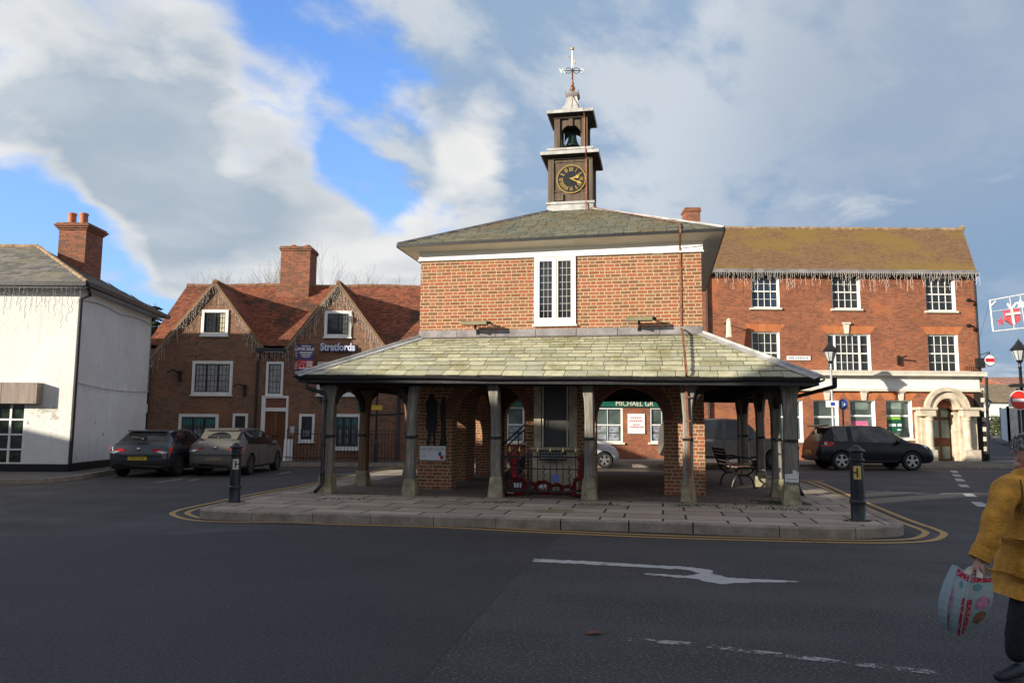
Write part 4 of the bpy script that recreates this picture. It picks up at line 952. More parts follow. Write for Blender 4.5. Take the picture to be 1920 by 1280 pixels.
# chimney on the ridge
ch=MB(); c0,c1=aty(526,500,yr-.6),aty(581,500,yr-.6); zt0=aty(553,470,yr-.6).z; xa,xb=c0.x,c1.x
ch.box(xa,yr-.6,zr-1.1,xb,yr+.6,zt0); ch.box(xa-.12,yr-.75,zr-1.7,xb+.02,yr+.75,zr-.15)
for i,e in enumerate((.04,.07,.03)): ch.box(xa-e,yr-.6-e,zt0+.07*i,xb+e,yr+.6+e,zt0+.07*(i+1))
chm=ch.build('chimney',M['cbrick'],grf,world=True)
pt=MB()
for x in(xa+.38,xb-.3): pt.lathe([(.15,0),(.13,.12),(.15,.16),(.13,.18)],(x,yr,zt0+.21),10)
pt.build('chimney_pot',M['pot'],GH,world=True)
def casement(px0,py0,px1,py1,lights,rows,pane,name='window',fw=.12,dark=M['black'],parent=GH,Y=YS,header=None):
    a=aty(px0,py1,Y); b=aty(px1,py0,Y); x0,x1,z0,z1=a.x,b.x,a.z,b.z
    fr=MB(); sill_frame(fr,x0,x1,z0,z1,fw,Y-.004,.06); f=fr.build(name,M['white'],parent,world=True,bevel=.005)
    ix0,ix1,iz0,iz1=x0+fw,x1-fw,z0+fw,z1-fw
    g=MB(); g.poly((ix0,Y-.012,iz0),(ix1,Y-.012,iz0),(ix1,Y-.012,iz1),(ix0,Y-.012,iz1)); g.build('glazing',pane,f,world=True)
    d=MB(); w=(ix1-ix0)/lights; t=.035
    d.box(ix0,Y-.04,iz0,ix0+t,Y-.013,iz1); d.box(ix1-t,Y-.04,iz0,ix1,Y-.013,iz1); d.box(ix0+t,Y-.04,iz0,ix1-t,Y-.013,iz0+t); d.box(ix0+t,Y-.04,iz1-t,ix1-t,Y-.013,iz1)
    for i in range(1,lights): d.box(ix0+w*i-t*.9,Y-.045,iz0+t,ix0+w*i+t*.9,Y-.0131,iz1-t)
    d.build('casement_frame',dark,f,world=True)
    c=MB()
    for i in range(lights):
        for k in range(1,3): x=ix0+w*i+w*k/3; c.box(x-.008,Y-.02,iz0+t,x+.008,Y-.0132,iz1-t)
    for j in range(1,rows): z=iz0+(iz1-iz0)*j/rows; c.box(ix0+t,Y-.021,z-.008,ix1-t,Y-.0133,z+.008)
    c.build('glazing_bars',dark if rows>1 else dark,f,world=True); return f,(ix0,ix1,iz0,iz1)
f1,r1_=casement(377,581,430,629,2,4,M['glass']); f2,r2_=casement(608,583,660,632,2,4,M['glass'])
for f,r,s in((f1,r1_,0),(f2,r2_,1)): MB().poly(*[(x,YS-.0124,z) for x,z in((r[1]-.22,r[2]),(r[1]-.03,r[2]),(r[1]-.05,r[3]),(r[1]-.22,r[3]))]).build('curtain',M['curtain'],f,world=True)
casement(359,677,438,740,3,5,M['blind']); casement(498,678,533,742,1,5,M['blind'],fw=.1); casement(594,679,668,741,3,5,M['blind'])
sh=[casement(333,776,411,842,3,1,M['greyglass']),casement(560,776,591,828,1,1,M['glass'],fw=.1),casement(624,776,678,842,3,1,M['greyglass']),casement(435,775,466,830,1,1,M['glass'],fw=.1)]
for (f,r),k in zip(sh,(1,0,1,0)):
    x0,x1,z0,z1=r; d=MB(); random.seed(int(x0*10)&255)
    n=3 if k else 1; t=MB()
    for i in range(n):
        w=(x1-x0)/n
        if k: t.poly(*[(x,YS-.0126,z) for x,z in((x0+w*i+.06,z1-.32),(x0+w*(i+1)-.06,z1-.32),(x0+w*(i+1)-.06,z1-.08),(x0+w*i+.06,z1-.08))])
        for rr in range(3):
            for cc_ in range(2):
                xx=x0+w*i+.07+cc_*(w-.14)/2; ww=(w-.14)/2-.04; zz=z0+.12+rr*.3
                if zz+.25<z1-.35: d.poly(*[(x,YS-.0126,z) for x,z in((xx,zz),(xx+ww,zz),(xx+ww,zz+.25),(xx,zz+.25))])
    d.build('property_cards',M['screen'],f,world=True)
    if t.v: t.build('window_header',M['tealcard'],f,world=True)
# door case and oak door with a brick panel over
a=S(487,863); b=S(542,742); zl=S(515,765).z; zd=S(515,771).z; xi0,xi1=S(497,800).x,S(536,800).x
mb=MB(); mb.box(a.x,YS-.08,.12,xi0,YS,b.z); mb.box(xi1,YS-.08,.12,b.x,YS,b.z); mb.box(xi0,YS-.08,zd,xi1,YS,zl+.02); mb.box(xi0,YS-.08,b.z-.1,xi1,YS,b.z)
df=mb.build('door_case',M['white'],GH,world=True,bevel=.006)
MB().poly((xi0,YS-.02,zl+.02),(xi1,YS-.02,zl+.02),(xi1,YS-.02,b.z-.1),(xi0,YS-.02,b.z-.1)).build('brick_panel',M['herring'],df,world=True)
mb=MB(); n=5
for i in range(n): w=(xi1-xi0)/n; mb.box(xi0+w*i+.004,YS-.03,.14,xi0+w*(i+1)-.004,YS,zd)
dr=mb.build('door',M['door'],GH,world=True); MB().box(xi0+.3,YS-.045,1.05,xi1-.25,YS-.03,1.1).build('letter_plate',M['iron'],dr,world=True)
# rainwater goods
mb=MB(); v0,v1=S(484,656),S(538,657); mb.box(v0.x,YS-.28,ze-.12,v1.x,YS-.06,ze+.04); p=S(489,660); mb.tube([(p.x,YS-.1,ze-.1),(p.x-.08,YS-.08,ze-.5),(p.x-.1,YS-.07,.15)],.05,8)
mb.build('rainwater_pipe',M['gutter'],GH,world=True,smooth=True,auto=40)
for px in(749,770): q=S(px,700); mb=MB(); mb.tube([(q.x,YS-.07,ze),(q.x,YS-.07,.15)],.055,8); mb.build('rainwater_pipe',M['gutter'],GH,world=True,smooth=True)
mb=MB(); q=S(281,690); mb.tube([(q.x,YS-.07,ze-.2),(q.x,YS-.07,.15)],.05,8)
mb.build('rainwater_pipe',M['gutter'],GH,world=True,smooth=True,auto=40)
# wall lamp arms
for px,py in((338,704),(460,730),(604,742)):
    mb=MB(); p=S(px,py); mb.box(p.x-.05,YS-.1,p.z-.25,p.x+.05,YS,p.z+.2); mb.tube([(p.x,YS-.08,p.z+.1),(p.x-.1,YS-.5,p.z+.2),(p.x-.3,YS-.55,p.z+.1)],.03,6); mb.build('wall_lamp',M['iron'],GH,world=True)
# cable across the wall
MB().tube([(S(680,790).x,YS-.02,S(680,778).z),(S(780,790).x,YS-.02,S(780,774).z)],.03,6).build('cable',M['gutter'],GH,world=True)
# signs on this house
sg=thing('shop_lettering','raised white and blue shop lettering fixed on the brick of the second gable','sign',S(634,657,-.05))
l=text('letters','Stratfords',M['letters'],.30,face_M((0,-.10,0),(1,0,0)),sg,.012,bold=.012,sx=1.0)
l2=text('letter_shadow_sides','Stratfords',M['letterb'],.30,face_M((.012,-.05,-.025),(1,0,0)),sg,.045,bold=.018,sx=1.0)
for o in(l,l2):
    wdt=o.dimensions.x; 
wl_=(S(666,655).x-S(601,655).x); bx=[v.co.x for v in l.data.vertices]; k=wl_/(max(bx)-min(bx))
for o in(l,l2): o.data.transform(Matrix.Diagonal((k,1,1,1)))
fs=thing('sale_board','purple and red V-shaped for sale board fixed between the two gables','sign',S(564,672,-.75))
def board(name,right,org):
    r=Vector(right); Mx=face_M(org,right); w,h=.62,1.12
    b=MB(); b.box(0,-h/2,-.02,w,h/2,0,Mx); o=b.build(name,M['purple'],fs)
    b=MB(); b.box(.0,-h/2+.14,.002,w,-.06,.005,Mx); b.build('red_panel',M['red'],o)
    text('wording','FOR SALE',M['signw'],.115,Mx@Matrix.Translation((w/2,.33,.004)),o,.002,sx=.92,bold=.006)
    b=MB()
    for z,ww,hh in((.50,.36,.035),(.24,.5,.045),(.15,.4,.04),(.07,.3,.03),(-.50,.4,.03)): b.box(w/2-ww/2,z-hh/2,.003,w/2+ww/2,z+hh/2,.006,Mx)
    for z in(-.12,-.18,-.24,-.30): b.box(w*.56,z-.018,.006,w*.92,z+.018,.009,Mx)
    b.box(.06,-.40,.006,w-.06,-.355,.009,Mx)
    b.build('small_print',M['signw'],o)
    b=MB(); pts=curve((.06,-.33,.008),(.16,-.05,.008),(.3,-.14,.008),6)+curve((.3,-.14,.008),(.2,-.2,.008),(.24,-.34,.008),5); b.tube([Mx@p for p in pts],.008,4); b.build('swoosh',M['signw'],o)
board('board',(.98,.12,0),(-.12,0,0)); board('board',(.45,-.89,0),(-.4,.58,0))
MB().tube([(-.12,.02,-.6),(-.12,.02,.6),(-.12,.7,.55)],.02,6).build('pole',M['gutter'],fs)
pq=thing('wall_plaque','small grey office plaque on the brick beside the oak door','sign',S(548,807,-.03)); MB().box(-.1,-.02,-.18,.1,.03,.18).build('plate',M['greyframe'],pq,bevel=.005)
b=MB(); [b.box(-.08,-.026,z,.08,-.021,z+.03) for z in(.1,.03,-.05)]; b.build('wording',M['signw'],pq)
hs=thing('hanging_sign','narrow dark teal sign projecting from the brick house near the drainpipes','sign',S(676,748,-.4)); mb=MB(); mb.box(-.09,-.02,-.5,.09,.02,.5); mb.build('panel',M['teal'],hs); MB().tube([(0,0,.5),(0,0,.56),(.0,.4,.56)],.015,6).build('bracket',M['iron'],hs)
ab=thing('pavement_board','blue and white A-board standing outside the oak door','sign',(S(546,850).x,YS-.45,.12),.15)
mb=MB(); mb.prism([(-.17,-.22,0),(.17,-.22,0),(.16,0,.85),(-.16,0,.85)],(0,.02,0)); mb.prism([(-.17,.22,0),(.17,.22,0),(.16,.02,.85),(-.16,.02,.85)],(0,.02,0)); f=mb.build('frame',M['signw'],ab)
mb=MB(); k=lambda x,z:(x*.68,-.226+z*.2585,z*.9); mb.poly(k(-.22,.55),k(.22,.55),k(.2,.88),k(-.2,.88)); mb.build('picture',plain('poster blue',(.08,.25,.42),.5),f)
mb=MB(); [mb.poly(k(-.2,z),k(.18,z),k(.18,z+.05),k(-.2,z+.05)) for z in(.15,.27,.39)]; mb.build('print',M['greyink'],f)
# railings before the shop window
rg=thing('iron_railing','low black iron railing in front of the shop windows of the gabled house','railing',(S(650,860).x,YS-.8,.12))
mb=MB(); xa,xb=S(548,850).x-S(650,860).x,S(752,850).x-S(650,860).x; xb+=0
for z in(.12,1.05): mb.box(xa,-.02,z,xb,.02,z+.03)
n=int((xb-xa)/.13)
for i in range(n+1): x=xa+(xb-xa)*i/n; mb.cyl((x,0,0),(x,0,1.22),.011,5); mb.lathe([(0.022,0),(0,.07)],(x,0,1.2),5)
mb.build('bars',M['iron'],rg)
# parking pole with a yellow plate
yp=thing('sign_post','thin dark post with a small yellow plate by the brick house railings','sign post',(S(714,860).x,YS-1.2,.12)); MB().tube([(0,0,0),(0,0,2.9)],.045,8).build('post',M['iron'],yp); zz=aty(714,764,YS-1.2).z-.12; MB().box(-.2,-.06,zz-.09,.2,-.047,zz+.09).build('plate',M['yellow'],yp); MB().lathe([(.09,0),(.09,.7),(.06,.85)],(0,0,0),10).build('base',M['iron'],yp)
for i,(a,l,r) in enumerate(((aL,fL,fR_),(aR,gL,gR))):
    q=lambda p:Vector((p.x,YS-.2,p.z-.12)); icicles('icicle_lights','white icicle lights hanging under the '+('left gable beside the white house' if i==0 else 'gable with the raised lettering'),[q(l),q(a),q(r)],.09,.1,.95,seed=21+i)
e0,e1=S(500,661),S(535,661); icicles('icicle_lights','short white icicle lights across the gutter between the two gables',[(e0.x,YS-.3,e0.z),(e1.x,YS-.3,e1.z)],.09,.1,.5,seed=24)
# ------------------------------------------------------------------ red brick building (right)
YR=35.5
def Q(px,py,dy=0): return aty(px,py,YR+dy)
RB=thing('corner_building','three storey red brick corner building with mossy roof and white stone shopfront','building',(16,YR,0))
rx0=Q(1331,700).x; rx1=Q(1836,700).x; rze=Q(1600,511).z; ryr=YR+3.7; rzr=aty(1580,430,ryr).z; rxr=aty(1803,433,ryr).x; sx=(rxr-rx1)/3.7
gz=Q(1600,731).z   # top of the ground storey
holes=[]
def hole(px0,py0,px1,py1): a=Q(px0,py1); b=Q(px1,py0); h=(a.x,b.x,a.z,b.z); holes.append(h); return h
H2=[hole(1409,514,1460,577),hole(1561,515,1611,579),hole(1737,519,1789,583)]
H1=[hole(1411,622,1461,700),hole(1553,626,1631,698),hole(1742,627,1795,698)]
H0=[hole(1455,750,1504,826),hole(1527,750,1571,826),hole(1596,750,1640,822),hole(1664,750,1709,822)]
dz=Q(1767,735).z
place=lambda x,t,z:Vector((x,YR+t,z))
mb=MB(); wall_holes(mb,rx0,rx1,0,rze,holes+[(Q(1748,800).x,Q(1788,800).x,0,Q(1767,765).z)],place)
mb.poly((rx1,YR,0),(rx1+sx*7.4,YR+7.4,0),(rx1+sx*7.4,YR+7.4,rze),(rxr,ryr,rzr-.05),(rx1,YR,rze)); mb.poly((rx0,YR+7.4,0),(rx1+sx*7.4,YR+7.4,0),(rx1+sx*7.4,YR+7.4,rze),(rx0,YR+7.4,rze))
mb.poly((rx0,YR,0),(rx0,YR,rze),(rx0,YR+7.4,rze),(rx0,YR+7.4,0))
mb.build('wall',M['rbrick'],RB,world=True)
def sash(h,cols,rows,pane,parent=RB,rv=.16,y=YR,splits=None,sill=True,barw=.018,meet=True):
    x0,x1,z0,z1=h; m=MB()
    pl=lambda a,t,z:Vector((a,y+t,z)); reveal(m,h,pl,rv); fw=.07
    m.box(x0,y+rv-.06,z0,x0+fw,y+rv+.03,z1); m.box(x1-fw,y+rv-.06,z0,x1,y+rv+.03,z1); m.box(x0+fw,y+rv-.06,z1-fw,x1-fw,y+rv+.03,z1); m.box(x0+fw,y+rv-.06,z0,x1-fw,y+rv+.03,z0+fw)
    f=m.build('window',M['white'],parent,world=True)
    lights=[(x0+fw,x1-fw,cols)]
    b=MB()
    if splits:
        lights=[]; X=x0+fw; tot=x1-x0-2*fw
        for i,(fr_,c) in enumerate(splits):
            w=tot*fr_; lights.append((X,X+w-(.07 if i<len(splits)-1 else 0),c)); 
            if i<len(splits)-1: b.box(X+w-.07,y+rv-.07,z0+fw,X+w,y+rv+.02,z1-fw)
            X+=w
    g=MB(); zm=(z0+z1)/2
    for a,c,n in lights:
        g.poly((a,y+rv+.01,z0+fw),(c,y+rv+.01,z0+fw),(c,y+rv+.01,z1-fw),(a,y+rv+.01,z1-fw))
        for i in range(1,n): x=a+(c-a)*i/n; b.box(x-barw/2,y+rv-.03,z0+fw,x+barw/2,y+rv+.008,z1-fw)
        for j in range(1,rows):
            z=z0+fw+(z1-z0-2*fw)*j/rows; w=barw/2 if not(meet and j*2==rows) else .03
            b.box(a,y+rv-.031-(.01 if w>.02 else 0),z-w,c,y+rv+.0075,z+w)
        if rows==1 and meet: b.box(a,y+rv-.04,zm+.12,c,y+rv+.0075,zm+.2)
    g.build('glazing',pane,f,world=True); b.build('glazing_bars',M['white'],f,world=True)
    if sill: s=MB(); s.box(x0-.09,y-.09,z0-.09,x1+.09,y+rv,z0-.001); s.build('sill',M['cream'],f,world=True,bevel=.008)
    return f
for h in H2: sash(h,4,4,M['glassb'] if h is H2[0] else M['glass'])
for h in H1[0],H1[2]: sash(h,4,4,M['glass'],sill=False)
sash(H1[1],0,4,M['glass'],splits=[(.19,1),(.62,4),(.19,1)],sill=False)
GW=[sash(h,1,1,M['greyglass'],rv=.2) for h in H0]
# gauged brick heads
for h in H1+H0:
    x0,x1,z0,z1=h; k=.30; hh=.36
    MB().prism([(x0-.02,YR-.006,z1+.001),(x1+.02,YR-.006,z1+.001),(x1+k,YR-.006,z1+hh),(x0-k,YR-.006,z1+hh)],(0,.02,0)).build('brick_lintel',M['gauged'],RB,world=True)
def keystone(px,w,z0,z1):
    mb=MB(); x=Q(px,700).x; mb.prism([(x-w*.7,YR-.07,z0),(x+w*.7,YR-.07,z0),(x+w*1.1,YR-.07,z1-.08),(x-w*1.1,YR-.07,z1-.08)],(0,.068,0)); mb.box(x-w*1.5,YR-.12,z1-.08,x+w*1.5,YR-.002,z1); mb.build('keystone',M['cream'],RB,world=True,bevel=.006)
keystone(1590,.12,H1[1][3],H1[1][3]+.52)
for px in(1548.5,1617.5,1686.5): keystone(px,.13,H0[1][3],gz-.02)
keystone(1479,.13,H0[1][3],gz-.02)
# entablature
x0,x1=Q(1338,715).x,Q(1834,715).x; za,zb,zc,zd_,ze_=Q(1600,733).z,Q(1600,728).z,Q(1600,707).z,Q(1600,702).z,Q(1600,697).z
mb=MB(); mb.box(x0,YR-.10,zb,x1,YR-.001,zc); mb.build('fascia',M['white'],RB,world=True)
mb=MB(); mb.box(x0-.02,YR-.16,za,x1+.03,YR-.001,zb); mb.box(x0-.02,YR-.26,zc,x1+.12,YR-.001,zc+.06); mb.box(x0-.02,YR-.40,zc+.06,x1+.2,YR-.001,ze_-.05); mb.prism([(x0-.02,YR-.42,ze_-.05),(x0-.02,YR-.42,ze_),(x0-.02,YR-.002,ze_+.08),(x0-.02,YR-.002,ze_-.05)],(x1-x0+.24,0,0)); mb.build('cornice',M['cream'],RB,world=True)
# roof
random.seed(31); mb=MB()
A=Vector((rx0-5.2,YR-.22,rze-.02)); B=Vector((rx1+.02,YR-.22,rze-.02)); C=Vector((rxr+.06,ryr,rzr)); Dp=Vector((rx0-5.2,ryr,rzr)); tile_plane(mb,A,B,C,Dp,44,.165,.004,.014,1,.008)
bk=Vector((rx1+sx*7.6,YR+7.6,rze)); tile_plane(mb,bk,Vector((rx0-5.2,YR+7.6,rze)),Dp,C,10,.5,.004,.014)
rrf=mb.build('roof',M['tilem'],RB,world=True); dn=Vector((0,0,-.03)); mb=MB(); mb.poly(A+dn,B+dn,C+dn,Dp+dn); mb.poly(bk+dn,Vector((rx0-5.2,YR+7.6,rze))+dn,Dp+dn,C+dn); mb.build('roof_boarding',M['dark'],rrf,world=True)
mb=MB(); ridge_tiles(mb,Dp,C,.12,.33); mb.tube([C+Vector((-.25,0,.03)),C+Vector((.02,0,.12))],[.1,.15],8); mb.build('ridge_tiles',M['ridgem'],rrf,world=True)
mb=MB(); 
for k in range(9): xx=rx0-5.2+(rx1-rx0+5.2)*k/9; xw=(rx1-rx0+5.2)/9; mb.box(xx,YR-.33,rze-.1+.004*(k%2),xx+xw-.01,YR-.2,rze+.08+.004*(k%2))
mb.build('parapet_gutter',M['leadd'],RB,world=True)
mb=MB(); mb.box(rx0-5.2,YR-.30,rze-.17,rx1+.1,YR-.001,rze-.101); mb.tube([(rx0-.08,YR-.1,rze-.1),(rx0-.08,YR-.1,.15)],.055,8); q=Q(1830,700); mb.tube([(rx1-.02,YR-.1,rze-.1),(rx1+.0,YR-.1,gz+.4)],.05,8); mb.box(rx1-.2,YR-.25,Q(1836,690).z,rx1+.15,YR-.06,Q(1836,672).z); mb.tube([(rx1+.05,YR-.45,gz+.6),(rx1+.12,YR-.12,.15)],.06,8)
mb.build('rainwater_pipes',M['gutter'],RB,world=True)
# stone doorway
DX0,DX1=Q(1748,800).x,Q(1788,800).x; zs=Q(1767,768).z; cx=(DX0+DX1)/2; r0=(DX1-DX0)/2
mb=MB(); Ny=18
for i in range(Ny):
    t0,t1=math.pi*i/Ny,math.pi*(i+1)/Ny
    for ra,rb,y0,y1 in((r0,r0+.34,.32,-.40),(r0+.34,r0+.52,-.3,-.52),(r0+.02,r0+.12,-.40,-.47)):
        P=[(cx-r*math.cos(t),YR+y0,zs+r*math.sin(t)) for r,t in((ra,t0),(ra,t1),(rb,t1),(rb,t0))]; mb.prism(P,(0,y1-y0,0))
arch=mb.build('door_arch',M['stone'],RB,world=True,recalc=True)
for s in(-1,1):
    m=MB(); xe=cx+s*r0; xa_,xb_=sorted((xe,xe+s*.16)); m.box(xa_,YR-.08,.12,xb_,YR+.3,zs-.1)
    xa_,xb_=sorted((xe+s*.16,xe+s*.80)); m.box(xa_,YR-.22,.12,xb_,YR-.001,zs-.12); m.box(xa_-.03,YR-.62,.12,xb_+.03,YR-.22,.62); m.box(xa_-.04,YR-.62,zs-.3,xb_+.04,YR-.22,zs-.02); m.box(xa_-.1,YR-.68,zs-.02,xb_+.1,YR-.002,zs+.1)
    px_=xe+s*.36; m.lathe([(.2,.62),(.2,.7),(.16,.74),(.165,1.4),(.15,zs-.55),(.15,zs-.5),(.19,zs-.48),(.17,zs-.42),(.22,zs-.3)],(px_,YR-.42,0),16); m.box(xe+s*.56-.1,YR-.3,.62,xe+s*.56+.24*max(s,0)+.1,YR-.22,zs-.3)
    m.build('door_column',M['stone'],RB,world=True,bevel=.01)
mb=MB(); mb.box(DX0,YR+.26,.14,DX1,YR+.3,zs); dd=mb.build('door',M['door'],RB,world=True)
mb=MB(); P=[(cx-r0*math.cos(math.pi*i/12),YR+.28,zs+r0*math.sin(math.pi*i/12)) for i in range(13)]; mb.add(P,[list(range(13))]); mb.build('fanlight',M['glass'],dd,world=True)
mb=MB(); w=(DX1-DX0)
for a,b in((.08,.44),(.56,.92)):
    for c,d in((.2,.75),(1.15,1.95),(2.08,2.4)):
        if d<zs: mb.poly((DX0+w*a,YR+.255,c),(DX0+w*b,YR+.255,c),(DX0+w*b,YR+.255,d),(DX0+w*a,YR+.255,d))
mb.build('door_panes',M['obscured_glass'],dd,world=True)
# dark quoins at the corner below the cornice
mb=MB()
for i in range(15): 
    if i%2: MB().box(rx1-.02,YR-.06,.35+i*.22,rx1+.14,YR+.25,.55+i*.22).build('quoin',M['cream'],RB,world=True)
MB().box(rx1-.32,YR-.04,.12,rx1+.1,YR-.001,gz-.1).build('corner_strip',M['dark'],RB,world=True)
# fittings on the wall
for px,py in((1808,565),(1808,612)): mb=MB(); p=Q(px,py); mb.cyl((p.x,YR-.3,p.z),(p.x,YR-.45,p.z-.03),.09,10); mb.tube([(p.x,YR-.3,p.z),(p.x+.35,YR-.15,p.z),(p.x+.35,YR,p.z)],.03,6); mb.build('wall_lamp',M['iron'],RB,world=True)
mb=MB(); p=Q(1684,672); mb.box(p.x-.06,YR-.12,p.z-.3,p.x+.06,YR,p.z+.12); mb.tube([(p.x,YR-.1,p.z),(p.x+.2,YR-.4,p.z+.08)],.04,6); mb.build('sign_arm',M['iron'],RB,world=True); mb=MB()
for k in range(7): q=Q(1802+k*4,692); mb.cyl((q.x,YR-.3,q.z-.08),(q.x+.03,YR-.3,q.z+.12),.02,5)
mb.build('spikes',M['iron'],RB,world=True)
p=Q(1368,735); MB().box(p.x-.17,YR-.12,p.z-.17,p.x+.17,YR-.002,p.z+.17).build('alarm_box',M['cream'],RB,world=True)
np_=thing('street_nameplate','pale street nameplate on the red brick under the middle storey windows','sign',Q(1497.5,671,-.03)); MB().box(-.54,-.015,-.095,.54,.015,.095).build('plate',M['signw'],np_); b=MB(); random.seed(2)
for k in range(9): b.box(-.45+k*.1,-.02,-.04,-.45+k*.1+U(.04,.07),-.016,.045)
b.build('lettering',M['greyink'],np_)
# wrapped banner on its bracket
bn=thing('banner_bracket','pale furled banner hanging from an iron arm on the red brick wall','banner',Q(1366,602,-.75)); mb=MB(); mb.tube([(0,0,0),(0,.75,.0)],.02,6); mb.tube([(0,.1,0),(0,.75,-.45)],.013,6); mb.build('arm',M['iron'],bn); mb=MB(); mb.frustum((0,0),.22,.26,.14,.2,-.75,.05); mb.prism([(-.1,-.12,.05),(.1,-.12,.05),(0,-.1,.14)],(0,.2,0)); mb.build('cloth',M['cream'],bn,bevel=.03)
hb_=thing('hanging_sign','round red and white hanging sign on a scrolled bracket at the building corner','sign',Q(1856,675,-1.6)); Pz=aty(1856,675,YR-1.6)
mb=MB(); Mx=Matrix.Translation((0,.02,0))@Matrix.Rotation(math.radians(90),4,'X')@Matrix.Scale(1,4); 
vs=[(.23*math.cos(2*math.pi*i/24),-.02,.23*math.sin(2*math.pi*i/24)) for i in range(24)]; mb.prism(vs,(0,.04,0)); mb.build('disc',M['signw'],hb_); mb=MB(); mb.box(-.2,-.026,-.08,.2,-.021,.08); mb.build('red_band',M['red'],hb_)
mb=MB(); mb.tube([(.25*math.cos(2*math.pi*i/24),0,.25*math.sin(2*math.pi*i/24)) for i in range(25)],.014,5); dx=rx1-Pz.x; mb.tube([(0,0,.26),(0,0,.36),(dx,1.5,.36)],.018,5); mb.tube(curve((0,0,.36),(dx*.5,.8,.2),(dx,1.5,-.2)),.014,5); mb.build('bracket',M['iron'],hb_)
# window posters
def poster(px0,py0,px1,py1,name,mat,parent,dy=.205,z=0):
    a=Q(px0,py1); b=Q(px1,py0); m=MB(); m.poly((a.x,YR+dy,a.z),(b.x,YR+dy,a.z),(b.x,YR+dy,b.z),(a.x,YR+dy,b.z)); return m.build(name,mat,parent,world=True)
lp_=poster(1667,778,1697,810,'letting_poster',M['postergreen'],GW[3]); a=Q(1667,786); b=Q(1692,780)
mb=MB(); mb.poly((a.x,YR+.2045,a.z),(b.x,YR+.2045,a.z),(b.x,YR+.2045,b.z+.04),(a.x,YR+.2045,b.z)); mb.build('lime_arrow',M['lime'],GW[3],world=True)
mb=MB()
for x0_,y0_,x1_,y1_ in((1671,794,1684,799),(1687,794,1695,799),(1687,804,1695,807)): a=Q(x0_,y1_); b=Q(x1_,y0_); mb.poly((a.x,YR+.204,a.z),(b.x,YR+.204,a.z),(b.x,YR+.204,b.z),(a.x,YR+.204,b.z))
mb.build('poster_print',M['signw'],GW[3],world=True)
poster(1599,789,1631,800,'pink_poster',M['pink'],GW[2]); poster(1600,750,1631,767,'blind',M['obscured_glass'],GW[2]); poster(1667,752,1698,766,'blind',M['obscured_glass'],GW[3])
icicles('icicle_lights','long row of white icicle lights under the eaves of the red brick building',[(Q(1336,511).x,YR-.36,rze-.05),(rx1+.1,YR-.36,rze-.05)],.095,.12,.95,seed=33)
# ------------------------------------------------------------------ shop behind the market house
SB=thing('estate_shop','red brick shop with a green fascia seen through the market house arches','shop',(5,YR,0))
bx0=Q(880,800).x; bx1=rx0-.01; bz=Q(1325,520).z
gH=[]
def gh(px0,py0,px1,py1): a=Q(px0,py1); b=Q(px1,py0); h=(a.x,b.x,a.z,b.z); gH.append(h); return h
g1=gh(950,763,983,829); g2=gh(1112,764,1167,829); g3=gh(1219,764,1264,829)
mb=MB(); wall_holes(mb,bx0,bx1,0,bz,gH,place); mb.poly((bx0,YR,0),(bx0,YR+8,0),(bx0,YR+8,bz),(bx0,YR,bz)); mb.poly((bx0,YR+8,0),(bx1,YR+8,0),(bx1,YR+8,bz),(bx0,YR+8,bz)); mb.build('wall',M['rbrick'],SB,world=True)
gF=[sash(h,2 if h is not g1 else 1,2,M['greyglass'],SB,.08) for h in gH]
for h,gf in zip(gH,gF):
    mb=MB(); x0,x1,z0,z1=h
    for k in range(2): 
        xx=x0+.12+k*(x1-x0-.2)/2; 
        for j in range(2): mb.poly(*[(x,YR+.088,z) for x,z in((xx,z0+.1+j*.36),(xx+(x1-x0)*.36,z0+.1+j*.36),(xx+(x1-x0)*.36,z0+.4+j*.36),(xx,z0+.4+j*.36))])
    mb.build('property_cards',M['screen'],gf,world=True)
fa=Q(1095,762); fb=Q(1290,744); mb=MB(); mb.box(fa.x,YR-.1,fa.z,fb.x,YR-.001,fb.z); fac=mb.build('fascia',M['dkgreen'],SB,world=True); mb=MB(); a_,b_=Q(940,762),Q(1010,744); mb.box(a_.x,YR-.1,a_.z,b_.x,YR-.001,b_.z); mb.build('fascia',M['dkgreen'],SB,world=True)
tp=Q(1154,760.5,-.11); text('lettering','MICHAEL GR',M['cream'],.235,face_M(tp),fac,.01,'LEFT',True,sx=.93)
mb=MB()
for px in(1150,1162,1172,1204,1216): p=Q(px,741,-.2); mb.tube([(p.x,YR,p.z+.1),(p.x,YR-.25,p.z+.05),(p.x,YR-.3,p.z)],.05,6)
mb.build('fascia_lamps',M['signw'],SB,world=True)
ws=thing('notice_board','white notice board with faint red lines between the two shop windows','sign',Q(1193,794,-.03)); MB().box(-.39,-.02,-.45,.39,.025,.45).build('board',M['signw'],ws); mb=MB(); random.seed(8)
for z,wd in((.27,.5),(.13,.62),(-.05,.3),(-.15,.55)):
    x=-wd/2
    while x<wd/2: q=U(.04,.09); mb.box(x,-.025,z-.02,x+q,-.021,z+.025); x+=q+.025
mb.build('lettering',M['redink'],ws)
# chimney of the range behind
ck2=thing('chimney_stack','brick chimney stack rising behind the right hip of the upper slate roof','chimney',aty(1297,420,ryr+.6)); mb=MB(); zt2=aty(1297,393,ryr+.6).z-ck2.location.z; mb.box(-.42,-.4,-2.6,.36,.4,zt2-.2); mb.box(-.47,-.45,zt2-.2,.41,.45,zt2-.08); mb.box(-.44,-.42,zt2-.08,.38,.42,zt2); mb.build('stack',M['cbrick'],ck2); mb=MB(); mb.beam((-.75,0,-.55),(-.3,0,-.0),.5,.3); mb.build('shoulder',M['cbrick'],ck2)
mb=MB(); shz=bz; mb.box(bx0,YR+.01,bz-.3,bx1,YR+.3,bz+.3); mb.build('parapet',M['rbrick'],SB,world=True)
